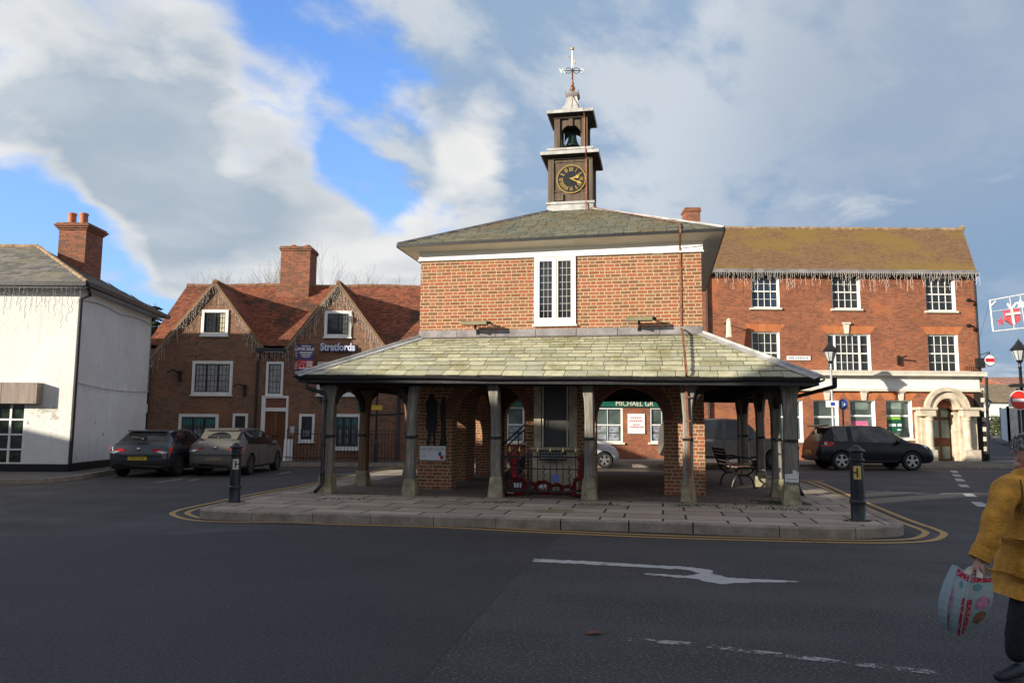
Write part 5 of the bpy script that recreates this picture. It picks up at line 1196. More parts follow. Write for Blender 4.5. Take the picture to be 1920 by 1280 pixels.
# ------------------------------------------------------------------ white house (left)
WY=22.7
def Wp(px,py): return aty(px,py,WY)
c0=gp(127,884,.12); WY=c0.y
WH=thing('white_house','white rendered two storey house with slate hipped roof and black gutters','house',(c0.x,c0.y,0))
c1=gp(268,851,.12); dirs=(Vector((-.113,1,0))); L=6.2; c1=Vector((c0.x,c0.y,0))+dirs*L; xw=-26
zt_w=Wp(150,541).z
hw=[(xw,Wp(47,800).x,Wp(0,874).z,Wp(0,757).z)]
pl=lambda x,t,z:Vector((x,WY+t,z))
mb=MB(); wall_holes(mb,xw,c0.x,0.34,zt_w,hw,pl); reveal(mb,hw[0],pl,.06)
mb.poly((c0.x,c0.y,.34),(c1.x,c1.y,.34),(c1.x,c1.y,zt_w),(c0.x,c0.y,zt_w)); mb.poly((c1.x,c1.y,0),(xw,c1.y,0),(xw,c1.y,zt_w),(c1.x,c1.y,zt_w)); mb.build('wall',M['render'],WH,world=True)
mb=MB(); nrmS=Vector((1,.113,0)).normalized()*.025
mb.box(xw,WY-.025,0,c0.x+.02,WY-.001,.34); a,b=Vector((c0.x,c0.y,0)),Vector((c1.x,c1.y,0)); mb.prism([a+Vector((0,-.024,0)),a+nrmS+Vector((0,-.024,0)),b+nrmS,b],(0,0,.36)); mb.build('plinth',M['black'],WH,world=True)
# eaves, hipped roof
ov=.45; zg=zt_w+.12
eL=Vector((xw,WY-ov,zg)); e0=Vector((c0.x+ov,WY-ov,zg)); e1=Vector((c1.x+ov,c1.y+ov,zg-.02)); e2=Vector((xw,c1.y+ov,zg)); yrd=WY+3.3; rp=aty(72,463,yrd); rL=Vector((xw,yrd,rp.z))
random.seed(17); mb=MB(); tile_plane(mb,eL,e0,rp,rL,17,.3,.006,.012,1,.012); tile_plane(mb,e0,e1,rp,rp,17,.3,.006,.012,1,.012); tile_plane(mb,e1,e2,rL,rp,12,.4,.006,.012); wr=mb.build('roof',M['slate3'],WH,world=True)
mb=MB(); d=Vector((0,0,-.02)); mb.poly(eL+d,e0+d,rp+d,rL+d); mb.poly(e0+d,e1+d,rp+d); mb.poly(e1+d,e2+d,rL+d,rp+d); mb.build('roof_boarding',M['dark'],wr,world=True)
mb=MB(); ridge_tiles(mb,rL,rp,.09,.4); ridge_tiles(mb,rp,e0,.07,.35); mb.build('ridge_tiles',M['ridgem'],wr,world=True)
mb=MB(); mb.beam(eL+Vector((0,0,-.05)),e0+Vector((0,0,-.05)),.13,.13); mb.beam(e0+Vector((0,0,-.05)),e1+Vector((0,0,-.05)),.14,.13)
q0=Vector((c0.x+.12,WY-.05,0)); mb.tube([e0+Vector((-.1,.25,-.15)),Vector((q0.x+.2,WY+.0,zg-.32)),Vector((q0.x-.03,WY-.07,zg-.45)),Vector((q0.x-.03,WY-.07,.36))],.055,8)
mb.build('gutter',M['gutter'],WH,world=True)
mb=MB(); z=zg-.14; mb.poly((eL.x,eL.y,z),(e0.x,e0.y,z),(e0.x-ov,WY,z),(xw,WY,z)); mb.poly((e0.x,e0.y,z),(e1.x,e1.y,z),(c1.x,c1.y,z),(c0.x,WY,z)); mb.build('soffit',M['greyframe'],WH,world=True)
# chimney
cy=WY+3.2; a,b=aty(112,420,cy),aty(163,420,cy); zc=aty(145,418,cy).z
mb=MB(); dpt=1.1; mb.box(a.x,cy,rp.z-2.4,b.x,cy+dpt,zc-.24)
for i,e in enumerate((.04,.09,.13,.08)): mb.box(a.x-e,cy-e,zc-.24+.06*i,b.x+e,cy+dpt+e,zc-.24+.06*(i+1))
chm=mb.build('chimney',M['cbrick'],wr,world=True)
for px in(134,156):
    p=aty(px,410,cy+.5); mb=MB(); mb.lathe([(.15,0),(.135,.1),(.13,.42),(.15,.45),(.15,.5),(.12,.5)],(p.x,cy+.55,zc-.02),12); mb.build('chimney_pot',M['pot'],WH,world=True,smooth=True,auto=40)
# window
h=hw[0]; x1=h[1]; x0=x1-1.78; fw=MB(); 
gx=[Wp(v,800).x for v in(2,22)]; zsr=[Wp(0,v).z for v in(786,814,842,868)]
fw.box(xw,WY+.0,h[2],x1,WY+.06,h[2]+.12); fw.box(x1-.06,WY,h[2]+.12,x1,WY+.06,h[3])
x=x1-.06; step=.40
for k in range(1,9): fw.box(x-step*k-.03,WY+.012,h[2]+.12,x-step*k+.03,WY+.05,h[3])
for z in zsr[:3]: fw.box(xw,WY+.008,z-.025,x1-.06,WY+.05,z+.025)
wf=fw.build('window',M['white'],WH,world=True); mb=MB(); mb.poly((xw,WY+.055,h[2]),(x1,WY+.055,h[2]),(x1,WY+.055,h[3]),(xw,WY+.055,h[3])); mb.build('glazing',glass('green shop window',(.015,.022,.014),.06,.0015,[(.4,(.012,.016,.012)),(.56,(.03,.055,.028)),(.6,(.012,.014,.012)),(.75,(.06,.075,.055))]),wf,world=True)
a,b=Wp(-200,755),Wp(82,718); mb=MB(); mb.box(xw+2,WY-.30,a.z,b.x,WY-.002,b.z)
sbx=thing('blank_sign_box','blank weathered board sign box above the shop window of the white house','sign box',(b.x,WY,a.z)); mb.build('box',M['board'],sbx,world=True,bevel=.006); mb=MB()
for k in range(4): mb.box(b.x-1.06*(k+1),WY-.304,a.z+.01,b.x-1.06*(k+1)+.008,WY-.3005,b.z-.01)
for k in range(14): mb.lathe([(.012,0),(.012,.01)],(b.x-.08-.53*(k//2),WY-.306,a.z+(.05 if k%2 else b.z-a.z-.05)),6)
mb.build('joints',M['ink'],sbx,world=True)
icicles('icicle_lights','white icicle lights hanging from the front gutter of the white house',[(-20,WY-ov-.04,zg-.12),(c0.x+ov-.1,WY-ov-.04,zg-.12)],.14,.15,.95,seed=41,r=.007)
# curtain of net lights on the side wall
nl=thing('net_lights','large net of pale lights hung on the shaded side wall of the white house','fairy lights',(c0.x,c0.y,0)); mb=MB(); P=lambda t,z:Vector((c0.x,c0.y,0))+dirs*(t*L)+nrmS*2.0+Vector((0,0,z)); z1_=zt_w-.35; z0_=2.75; random.seed(4)
mb.tube([P(t/12,z1_+.1*abs(math.sin(t*.52))) for t in range(13)],.014,4); mb.tube([P(t/12,z0_-.1*math.sin(t*.26)) for t in range(13)],.014,4)
for i in range(44):
    t=(i+.5)/44; zb_=z0_+U(-.35,.2); pts=[P(t+U(-.002,.002),z1_-(z1_-zb_)*k/9) for k in range(10)]; mb.tube(pts,.0055,3,False)
mb.build('strings',plain('net light string',(.55,.53,.5),.7),nl,world=True)
# small notice between the white house and gabled house
nt=thing('parking_sign','small white parking sign on a post in the gap beside the white house','sign post',(aty(266,800,31.0).x,31.0,.12)); MB().tube([(0,0,0),(0,0,2.25)],.03,6).build('post',M['gutter'],nt); MB().box(-.2,-.05,1.85,.2,-.035,2.2).build('plate',M['signw'],nt); b=MB(); [b.box(-.14,-.054,z,.12,-.0505,z+.03) for z in(1.95,2.03,2.1)]; b.build('print',M['blue'],nt)
# ------------------------------------------------------------------ war memorial and what lies round it
def mh_thing(name,label,cat,u,v,z,rz=0,group=None): return thing(name,label,cat,MHM@Vector((u,v,z)),-AA+rz,group)
a,b=pv(1000,835,-.2),pv(1081,835,-.2); mu=(a.x+b.x)/2; mw=(b.x-a.x)/2
WM=mh_thing('war_memorial','dark memorial panel in a pale stone surround on the centre pier','memorial',mu,-.003,ZG)
s0=pv(1040,838,-.2).z-ZG
mb=MB(); mb.box(-mw,-.16,s0,-mw+.16,0,2.6); mb.box(mw-.17,-.16,s0,mw,0,2.6); mb.box(-mw-.02,-.18,0,mw+.02,0,s0-.06); mb.box(-mw-.06,-.30,s0-.06,mw+.06,0,s0); mb.box(-mw+.16,-.16,2.45,mw-.17,0,2.6)
mb.build('surround',M['slab'],WM,bevel=.01)
mb=MB(); mb.box(-mw+.16,-.07,s0,mw-.17,-.001,2.45); mb.build('name_panel',M['panel'],WM)
mb=MB(); 
for s in(-1,1): mb.box(s*(mw-.2)-.012,-.165,s0,s*(mw-.2)+.012,-.16,2.4)
mb.build('moulding',M['cream'],WM)
ol=pv(1012,862,-.32); orr=pv(1062,846,-.32); mb=MB(); mb.box(ol.x-mu,-.36,ol.z-ZG,orr.x-mu,-.31,orr.z-ZG); tp_=mb.build('inscription_plaque',M['iron'],WM); mb=MB(); random.seed(6)
for j in range(3):
    x=ol.x-mu+.03
    while x<orr.x-mu-.05: w=U(.02,.07); z=ol.z-ZG+.035+j*.055; mb.box(x,-.364,z,x+w,-.361,z+.02); x+=w+.02
mb.build('inscription',M['lead'],tp_)
# railing and gate between the two middle posts
RL=mh_thing('memorial_railing','black iron railing and gate with gilt spear tips between the two middle posts','railing',(fpost[2]+fpost[3])/2,-1.43,ZG)
xa,xb=fpost[2]-(fpost[2]+fpost[3])/2+.12,fpost[3]-(fpost[2]+fpost[3])/2-.12; zt3=pv(1020,848,-1.43).z-ZG
mb=MB(); split=xa+.52
mb.box(xa,-.015,.12,xb,.015,.15); mb.box(xa,-.015,zt3-.10,xb,.015,zt3-.07); mb.box(xa,-.016,zt3-.33,xb,.016,zt3-.31); mb.box(split-.02,-.02,.02,split+.02,.02,zt3); mb.box(xa,-.02,0,xa+.035,.02,zt3); mb.box(xb-.035,-.02,0,xb,.02,zt3)
x=xa+.06; 
while x<split: mb.cyl((x,0,.13),(x,0,zt3-.2),.006,5); x+=.055
n=9; tips=MB()
for i in range(n):
    x=split+.06+(xb-split-.08)*i/(n-1)
    if i in(2,6): mb.tube([(x+.022*math.sin(k*1.5),0,.15+(zt3-.4)*k/16) for k in range(17)],.010,5)
    else: mb.cyl((x,0,.06),(x,0,zt3+(.03 if i%2 else 0)),.009,5)
    if i%2==1: tips.lathe([(0.01,0),(.022,.03),(.012,.06),(0,.13)],(x,0,zt3+.0),8)
for x in(xa+.14,xa+.34): mb.cyl((x,0,.1),(x,0,zt3),.009,5); tips.lathe([(0.01,0),(.022,.03),(.012,.06),(0,.13)],(x,0,zt3),8)
for k in range(4):   # scrolls at the top of the side rail
    x=xa+.16+k*.1; mb.tube(curve((x,0,zt3-.32),(x+.08,0,zt3-.2),(x+.02,0,zt3-.1),5),.007,4)
mb.build('bars',M['iron'],RL); tips.build('gilt_tips',M['gold'],RL)
mb=MB(); g0=pv(1042,898,-1.45); mb.box(g0.x-(fpost[2]+fpost[3])/2-.06,-.03,g0.z-ZG-.06,g0.x-(fpost[2]+fpost[3])/2+.06,-.018,g0.z-ZG+.1); mb.build('notice',M['letterb'],RL)
# poppy wreaths
def wreath(label,u,v,z,r,tilt,rz=0,seed=0,white=True):
    t=mh_thing('poppy_wreath',label,'wreath',u,v,z,rz,'poppy wreaths laid at the memorial'); random.seed(seed); A=Matrix.Rotation(tilt,4,'X'); mb=MB(); gr=MB()
    for i in range(64):
        a=2*math.pi*i/64+U(-.08,.08); rr=r*U(.62,1.05); c=A@Vector((rr*math.cos(a),0,r+rr*math.sin(a)))+Vector((0,U(-.02,.01),0)); k=r*.17
        n=6; nn=(A@Vector((U(-.5,.5),-1,U(-.5,.5)))).normalized(); e=nn.orthogonal().normalized(); f=nn.cross(e)
        ring=[c+(e*math.cos(2*math.pi*j/n)+f*math.sin(2*math.pi*j/n))*k*U(.7,1.1)+nn*.03 for j in range(n)]; b0=len(mb.v); mb.add([c]+ring,[(0,1+j,1+(j+1)%n) for j in range(n)])
    gr.tube([A@Vector((r*.9*math.cos(2*math.pi*i/20),.02,r+r*.9*math.sin(2*math.pi*i/20))) for i in range(21)],r*.17,6)
    mb.build('poppies',M['poppy'],t); gr.build('foliage',M['leaf'],t)
    w=MB(); M4=A@Matrix.Translation((0,-.035,r)); w.box(-r*.35,-.006,-r*.24,r*.35,.006,r*.24,M4); 
    if white: w.build('card',M['signw'],t)
random.seed(1)
WL=[('red poppy wreath lying flat at the left foot of the memorial railing',955,930,-1.28,.17,-1.2,0),('tall red poppy wreath leaning on the left side of the memorial gate',972,912,-1.1,.22,-.4,.3),('poppy wreath leaning below the left end of the stone plinth',990,927,-.72,.17,-.6,0),('poppy wreath leaning in the middle of the row under the stone plinth',1016,925,-.7,.18,-.55,0),('poppy wreath just right of the middle of the row under the plinth',1040,926,-.75,.16,-.65,0),('poppy wreath below the right end of the stone plinth',1062,927,-.78,.15,-.7,0),('red poppy wreath lying by the foot of the right hand gate post',1082,934,-1.2,.17,-1.0,-.2),('upright poppy wreath standing highest beside the right gate post',1087,925,-.6,.2,-.2,-.3)]
for i,(lab,x,y,v,r,ti,rz) in enumerate(WL):
    c=pv(x,y,v); wreath(lab,c.x,v,ZG+.01,r,ti-.25,rz,seed=70+i,white=i in(0,1,3,6))
for lab,x,y,v in(('red poppy wreath hung half way up the left part of the memorial railing',964,872,-1.36),('red poppy wreath hung half way up beside the right gate post',1091,878,-1.36)):
    c=pv(x,y,v); t=mh_thing('poppy_wreath',lab,'wreath',c.x,v,c.z-.22,0,'poppy wreaths laid at the memorial'); mb=MB(); random.seed(x)
    for i in range(46): 
        p=Vector((U(-.055,.055),U(-.05,0),U(0,.45))); k=.035; mb.add([p+Vector((-k,0,-k)),p+Vector((k,-.01,-k)),p+Vector((k,0,k)),p+Vector((-k,-.02,k)),p+Vector((0,-.045,0))],[(0,1,4),(1,2,4),(2,3,4),(3,0,4)])
    mb.build('poppies',M['poppy'],t); MB().box(-.03,0,0,.03,.03,.45).build('backing',M['leaf'],t)
# soldier silhouettes and notice on the left pier
a=pv(770+175/6.095,720+700/6.095,-.05)
sd=pv(807,835,-.06); def_=None
SD=mh_thing('soldier_silhouette','black cut-out of a standing soldier fixed on the brick pier above the white notice','silhouette',sd.x,-.03,sd.z)
k=17.4/1456
def px_poly(pts,cx,cy): return [Vector(((x-cx)*k,0,(cy-y)*k)) for x,y in pts]
body=[(799,835),(801,812),(797,802),(796,788),(798,776),(796,764),(797,753),(801,748),(803,742),(807,739),(811,742),(812,748),(817,752),(819,764),(817,778),(818,790),(817,803),(815,812),(815.5,835),(811.5,835),(811,814),(809,808),(807,814),(803.5,835)]
mb=MB(); mb.prism(px_poly(body,807,835)[::-1],(0,.02,0)); mb.build('figure',M['silh'],SD)
SD2=mh_thing('soldier_silhouette','black cut-out of a narrow standing figure in a long coat beside the soldier','silhouette',pv(829,835,-.06).x,-.03,sd.z)
b2=[(823,835),(825,820),(826,800),(824,780),(823,762),(826,752),(828,744),(831,746),(832,754),(834,764),(833,785),(834,810),(837,835)]
mb=MB(); mb.prism(px_poly(b2,829,835)[::-1],(0,.02,0)); mb.build('figure',M['silh'],SD2)
LN_=mh_thing('remembrance_notice','white remembrance notice with blue and red emblem on the left brick pier','sign',pv(811,849,-.05).x,-.04,pv(811,849,-.05).z)
mb=MB(); w,h=.295,.155; mb.box(-w,-.012,-h,w,.012,h); bd=mb.build('board',M['signw'],LN_)
text('wording','LEST WE FORGET',M['greyink'],.052,face_M((0,-.013,h-.095)),bd,.001); text('wording','3L',M['greyink'],.06,face_M((-.19,-.013,-.08)),bd,.001)
MB().box(.14,-.0145,-.06,.2,-.0125,.03).build('blue_emblem',M['blue'],bd); mb=MB(); mb.prism([(.215+.045*math.cos(2*math.pi*i/14),-.0165,-.09+.045*math.sin(2*math.pi*i/14)) for i in range(14)],(0,.003,0)); mb.build('red_poppy_emblem',M['red'],bd)
pn=mh_thing('paper_notice','paper notice pasted on the front right corner post','notice',ru,-1.458-.142,0); z0=pv(1485,901,-1.6).z; mb=MB(); mb.poly((-.12,-.0,z0-.02),(.12,0,z0-.03),(.125,0,z0+.16),(.02,0,z0+.2),(.02,0,z0+.13),(-.12,0,z0+.12)); mb.build('sheet',M['paper'],pn); MB().box(-.09,-.002,z0+.02,.09,-.001,z0+.035).build('print',M['greyink'],pn)
# ------------------------------------------------------------------ bench
bc=gp(1374,915,ZG); BN=thing('park_bench','cast iron bench with worn timber slats on the brick paving under the roof','bench',bc,-AA+math.radians(8))
# sitter faces +x; the two cast ends stand at y=-.0 and y=.75
def bench_end(y):
    m=MB(); t=lambda p,r=.022:m.tube([(a,y,c) for a,c in p],r,6)
    c2=lambda a,b,c:[(v.x,v.z) for v in curve((a[0],0,a[1]),(b[0],0,b[1]),(c[0],0,c[1]),8)]
    t(c2((-.02,0),(.02,.26),(.16,.30))); t(c2((.50,0),(.48,.26),(.32,.30))); t([(.14,.30),(.34,.30)]); t(c2((.16,.30),(.02,.34),(-.04,.47))); t(c2((.32,.30),(.44,.34),(.50,.46)))
    t([(-.04,.46),(.5,.46)]); t(c2((-.03,.45),(-.09,.6),(-.2,.92))); t(c2((-.12,.66),(.25,.76),(.42,.68))); t(c2((.42,.68),(.5,.62),(.46,.46)))
    m.box(-.06,y-.02,0,.03,y+.02,.03); m.box(.46,y-.02,0,.56,y+.02,.03); return m
for y in(0,1.25): bench_end(y).build('cast_end',M['iron'],BN,smooth=True,auto=50)
for i in range(7): x=-.02+i*.075; m=MB(); m.box(x,-.02,.475,x+.055,1.27,.5); m.build('seat_slat',M['slatwood'],BN,bevel=.004)
for i in range(5): 
    f=i/4; m=MB(); m.beam((-.075-.105*f,-.02,.58+.30*f),(-.075-.105*f,1.27,.58+.30*f),.02,.05,(-.35,0,.94)); m.build('back_slat',M['dark'],BN)
# ------------------------------------------------------------------ bollards
def bollard(label,px,py,hpx,plate_side,mat,dm):
    c=gp(px,py,ZG); t=thing('bollard',label,'bollard',c,0,'cast iron bollards on the island'); H=hpx/F*c.y; 
    s=H/1.06; r=.105*dm
    prof=[(r*1.08,0),(r*1.08,.02),(r,.035),(r*.99,.24),(r*1.12,.25),(r*1.14,.27),(r*1.1,.285),(r*.96,.30),(r*.87,.82),(r*1.06,.835),(r*1.1,.85),(r*1.06,.865),(r*.86,.875),(r*.86,.955),(r*1.0,.965),(r*1.2,.978),(r*1.18,.99),(r*.95,1.005),(r*.72,1.02),(r*.55,1.045),(r*.25,1.058),(0,1.06)]
    mb=MB(); mb.lathe([(a,b*s) for a,b in prof],(0,0,0),28); mb.build('shaft',M['bollard'],t,smooth=True,auto=35)
    # reflective plate with a dark slot, bent round the shaft
    z0,z1=.585*s,.77*s; a0=math.radians(-90+plate_side*18); da=math.radians(33)/dm
    m=MB(); N=6
    for i in range(N):
        q=lambda i,rr:Vector((rr*math.cos(a0-da/1+2*da*i/N),rr*math.sin(a0-da+2*da*i/N),0))
        A,B=q(i,r*.925),q(i+1,r*.925); m.poly(A+Vector((0,0,z0)),B+Vector((0,0,z0)),B*.985+Vector((0,0,z1)),A*.985+Vector((0,0,z1)))
    pl_=m.build('reflector',mat,t); m=MB()
    def patch(i0,i1,z0,z1):
        q=lambda i:Vector((r*.94*math.cos(a0-da+2*da*i/N),r*.94*math.sin(a0-da+2*da*i/N),0)); A,B=q(i0),q(i1); m.poly(A+Vector((0,0,z0)),B+Vector((0,0,z0)),B+Vector((0,0,z1)),A+Vector((0,0,z1)))
    d=plate_side; c_=3 
    patch(2.3,3.5,z0+.03,z1-.03); patch(3.5 if d>0 else 0.2,5.8 if d>0 else 2.3,(z0+z1)/2-.012,(z0+z1)/2+.012)
    m.build('slot',M['ink'],pl_)
bollard('black cast iron bollard with a cream reflector at the left tip of the island',439,941,109,1,M['palew'],.95); bollard('black cast iron bollard with a yellow reflector at the right tip of the island',1610,976,138,-1,M['paley'],1.02)
# ------------------------------------------------------------------ street lamps and road signs
def lamp(label,px,ptop,Y,zbase=.12,col=M['black'],s=1.0,foot=True):
    p=aty(px,ptop,Y); t=thing('street_lamp',label,'street lamp',(p.x,Y,zbase),0,'victorian style street lamps'); H=p.z-zbase
    m=MB(); m.lathe([(.11,0),(.11,.35),(.075,.42),(.07,.9),(.085,.95),(.05,1.0),(.042,H-1.15*s),(.06,H-1.12*s),(.035,H-1.05*s),(.045,H-.95*s)],(0,0,0),14); m.build('column',col,t,smooth=True,auto=40)
    z=H-.95*s; m=MB(); m.lathe([(.05*s,z),(.10*s,z+.06*s),(.12*s,z+.1*s)],(0,0,0),8)
    for i in range(8): a=2*math.pi*i/8; m.tube([(.11*s*math.cos(a),.11*s*math.sin(a),z+.1*s),(.24*s*math.cos(a),.24*s*math.sin(a),z+.48*s)],.011*s,4)
    m.lathe([(.30*s,z+.47*s),(.31*s,z+.5*s),(.22*s,z+.6*s),(.12*s,z+.70*s),(.10*s,z+.76*s),(.05*s,z+.80*s),(.04*s,z+.84*s),(.015*s,z+.86*s),(0,z+.95*s)],(0,0,0),8); m.build('lantern_frame',M['black'],t)
    m=MB(); m.lathe([(.105*s,z+.11*s),(.23*s,z+.465*s)],(0,0,0),8); m.build('lantern_glass',plain('lantern glass',(.42,.44,.44),.25,0,.1) if 'lantern glass' not in bpy.data.materials else bpy.data.materials['lantern glass'],t); return t
L1=lamp('slim grey street lamp standing before the triple window of the red building',1556,636,33.0,.12,M['greyframe'],1.1)
m=MB(); zz=aty(1554,757,33.0).z-.12; m.box(-.30,-.075,zz-.14,.24,-.06,zz+.14); pp=thing('parking_plate','white parking plate with a blue mark fixed on the grey lamp column','sign',(L1.location.x,33.0,.12)); m.build('plate',M['signw'],pp); MB().box(-.1,-.08,zz-.07,.08,-.0755,zz+.07).build('blue_mark',M['blue'],pp)
bs=thing('cycle_sign','round blue sign on a thin post between two shop windows','sign post',(aty(1583,840,33.4).x,33.4,.12)); zz=aty(1583,758,33.4).z-.12; MB().tube([(0,0,0),(0,0,zz+.2)],.032,8).build('post',M['gutter'],bs); m=MB(); m.prism([(.2*math.cos(.2618*i),-.06,zz+.24*math.sin(.2618*i)) for i in range(24)],(0,.015,0)); d_=m.build('disc',M['blue'],bs); m=MB(); m.box(-.06,-.064,zz-.12,.0,-.0605,zz+.14); m.box(.03,-.064,zz-.08,.08,-.0605,zz+.05); m.build('symbol',M['signw'],d_)
lamp('black street lamp rising above the round no entry sign',1909,632,24.0,.0,M['black'],.85)
ne=thing('no_entry_sign','round red no entry sign with a white bar on a dark post','traffic sign',(aty(1909,750,23.8).x,23.8,0)); zz=aty(1909,750,23.8).z; rr=.30
m=MB(); circ=lambda r,y:[(r*math.cos(2*math.pi*i/36),y,zz+r*math.sin(2*math.pi*i/36)) for i in range(36)]; m.prism(circ(rr,-.06),(0,.012,0)); m.build('backing',M['signw'],ne); m=MB(); m.prism(circ(rr*.92,-.066),(0,.004,0)); f=m.build('red_disc',M['noentry'],ne); m=MB(); m.box(-rr*.72,-.071,zz-rr*.15,rr*.72,-.0665,zz+rr*.15); m.build('white_bar',M['signw'],f); MB().tube([(0,0,0),(0,0,zz+.36)],.04,8).build('post',M['black'],ne)
m=MB(); m.box(-.16,-.1,zz+.40,.3,.1,zz+.5); m.prism([(-.22,-.1,zz+.44),(-.16,-.1,zz+.40),(-.16,-.1,zz+.5)],(0,.2,0)); m.build('sign_lamp',M['gutter'],ne)
# street Christmas motif hung on a wire
Yx=29.0; xc=aty(1900,590,Yx); XM=thing('christmas_motif','white framed Christmas decoration with a red gift and bow hung over the street','decoration',xc); kx=Yx/F; P=lambda x,y:Vector(((x-1900)*kx,0,(590-y)*kx))
m=MB(); fr_=[P(1857,563),P(1945,546),P(1945,612),P(1860,622)]
for a,b in zip(fr_,fr_[1:]+fr_[:1]): m.tube([a,b],.028,6)
for a,b in((P(1858,584),P(1945,572)),(P(1895,556),P(1900,616)),(P(1915,552),P(1921,614))): m.tube([a,b],.012,5)
for p0_ in(P(1858,564),): m.tube([p0_+Vector((0,0,-.2)),p0_+Vector((.2,0,-.02))],.04,5)
m.build('frame',M['xwhite'],XM)
m=MB(); m.prism([P(1883,582),P(1912,577),P(1914,600),P(1900,610),P(1886,600)][::-1],(0,.12,0)); bx_=m.build('gift_box',M['xred'],XM)
m=MB(); 
for i_,(a,b) in enumerate(((P(1897,579),P(1900,609)),(P(1884.5,590),P(1912.5,586)))): m.beam(a+Vector((0,-.02-.012*i_,0)),b+Vector((0,-.02-.012*i_,0)),.09,.02,(0,1,0))
for sgn in(-1,1): m.tube(curve(P(1898,578),P(1898+sgn*14,560),P(1898+sgn*3,577),8),.035,6)
m.build('ribbon_bow',M['xwhite'],bx_)
def star(c,r,nm,mt):
    v=[c+Vector(((r if i%2==0 else r*.45)*math.sin(math.pi*i/5),0,(r if i%2==0 else r*.45)*math.cos(math.pi*i/5))) for i in range(10)]; m=MB(); m.prism(v,(0,.03,0)); m.build(nm,mt,XM)
star(P(1876,603),.17,'star',M['xred']); star(P(1916,569),.22,'star',M['xwhite'])
m=MB(); w0=Vector((rx1+.0,YR-.1,Q(1830,640).z))-xc; m.tube(curve(w0,(w0+P(1857,563))/2+Vector((0,0,-.05)),P(1857,563),6),.006,4); m.build('wire',M['wire'],XM)
# ------------------------------------------------------------------ the far street on the right
def block(name,label,cat,x0,x1,y0,y1,h,rh,wallm,roofm,ridge='x',openings=(),z=0):
    t=thing(name,label,cat,((x0+x1)/2,y0,z)); m=MB(); c=(x0+x1)/2; 
    X0,X1=x0-c,x1-c; Y1=y1-y0
    if ridge=='x':
        m.poly((X0,0,0),(X1,0,0),(X1,0,h),(X0,0,h)); m.poly((X0,Y1,0),(X0,Y1,h),(X1,Y1,h),(X1,Y1,0))
        for X in(X0,X1): m.poly((X,0,0),(X,0,h),(X,Y1/2,h+rh),(X,Y1,h),(X,Y1,0))
    else:
        m.poly((X0,0,0),(X1,0,0),(X1,0,h),(c-c,0,h+rh),(X0,0,h)); m.poly((X0,Y1,0),(X1,Y1,0),(X1,Y1,h),(0,Y1,h+rh),(X0,Y1,h))
        for X in(X0,X1): m.poly((X,0,0),(X,0,h),(X,Y1,h),(X,Y1,0))
    m.build('wall',wallm,t); m=MB(); o=.35; s=rh/((Y1 if ridge=='x' else X1-X0)/2); d=o*s
    if ridge=='x':
        for sg,ya,yb in((1,-o,Y1/2),(1,Y1+o,Y1/2)): m.prism([(X0-.2,ya,h-d),(X1+.2,ya,h-d),(X1+.2,yb,h+rh),(X0-.2,yb,h+rh)],(0,0,.12))
    else:
        for xa in(X0-o,X1+o): m.prism([(xa,-.2,h-d),(0,-.2,h+rh),(0,Y1+.2,h+rh),(xa,Y1+.2,h-d)],(0,0,.12))
    m.build('roof',roofm,t,recalc=True)
    for (ux,uz,w,hh) in openings:
        m=MB(); X=X0+ux; m.box(X,-.05,uz,X+w,-.001,uz+hh); f=m.build('window',M['white'],t); m=MB(); m.poly((X+.08,-.055,uz+.08),(X+w-.08,-.055,uz+.08),(X+w-.08,-.055,uz+hh-.08),(X+.08,-.055,uz+hh-.08)); m.build('glazing',M['glass'],f)
    return t
p=aty(1841,803,75); p2=aty(1886,803,75); zt=aty(1860,752,75).z; block('far_house','plain white gabled house end closing the far street','house',p.x,p2.x+3,75,84,zt,aty(1880,730,75).z-zt,M['white'],M['pale_roof'],'x',[(1.2,1.6,.7,1.1),(2.6,.4,1.0,1.0)])
p=aty(1889,803,86); p2=aty(1925,803,86); zt=aty(1900,758,86).z; block('far_house','white house with brown tiled roof standing behind the white fence','house',p.x,p2.x+6,86,95,zt,1.6,M['white'],M['pale_roof'],'x',[(.5,1.2,.8,1.2),(2.2,1.2,.8,1.2)])
p=aty(1862,803,110); block('far_house','long brown roofed house on the rise beyond the white gable','house',p.x-2,p.x+16,110,124,aty(1880,742,110).z,aty(1880,722,110).z-aty(1880,742,110).z+.4,M['cream'],M['pale_roof'],'x',[(3,3,1,1.2)])
p=aty(1895,720,130); block('far_house','pale red roofed house farthest up the hill','house',p.x,p.x+16,130,145,aty(1910,725,130).z,aty(1910,703,130).z-aty(1910,725,130).z,M['rbrick'],M['hotpink_roof'],'x',[(3,8,1,1.2)])
wf_=thing('white_fence','tall white boarded fence with dark posts along the far footway','fence',(0,0,0)); m=MB(); pp_=[(aty(1878,800,46),46,792),(aty(1893,800,38),38,787)]
A=aty(1879,826,57); B=aty(1893,832,50); Cc=Vector((B.x+2.6,B.y+.4,B.z))
def fence(A,B,h):
    n=max(2,int((B-A).length/.16)); d=(B-A)
    for i in range(n): a=A+d*(i/n); b=A+d*((i+.86)/n); m.prism([a,b,b+Vector((0,0,h+U(-.02,.02))),a+Vector((0,0,h))],(0,.03,0))
    for i in range(2): a=A+d*i; dk=MB(); dk.box(a.x-.06,a.y-.08,a.z-.2,a.x+.06,a.y+.02,a.z+h+.1); dk.build('post',M['gutter'],wf_)
random.seed(2); hF=2.3; fence(A,B,hF); fence(B,Cc,hF); m.build('boards',M['weatherb'],wf_)
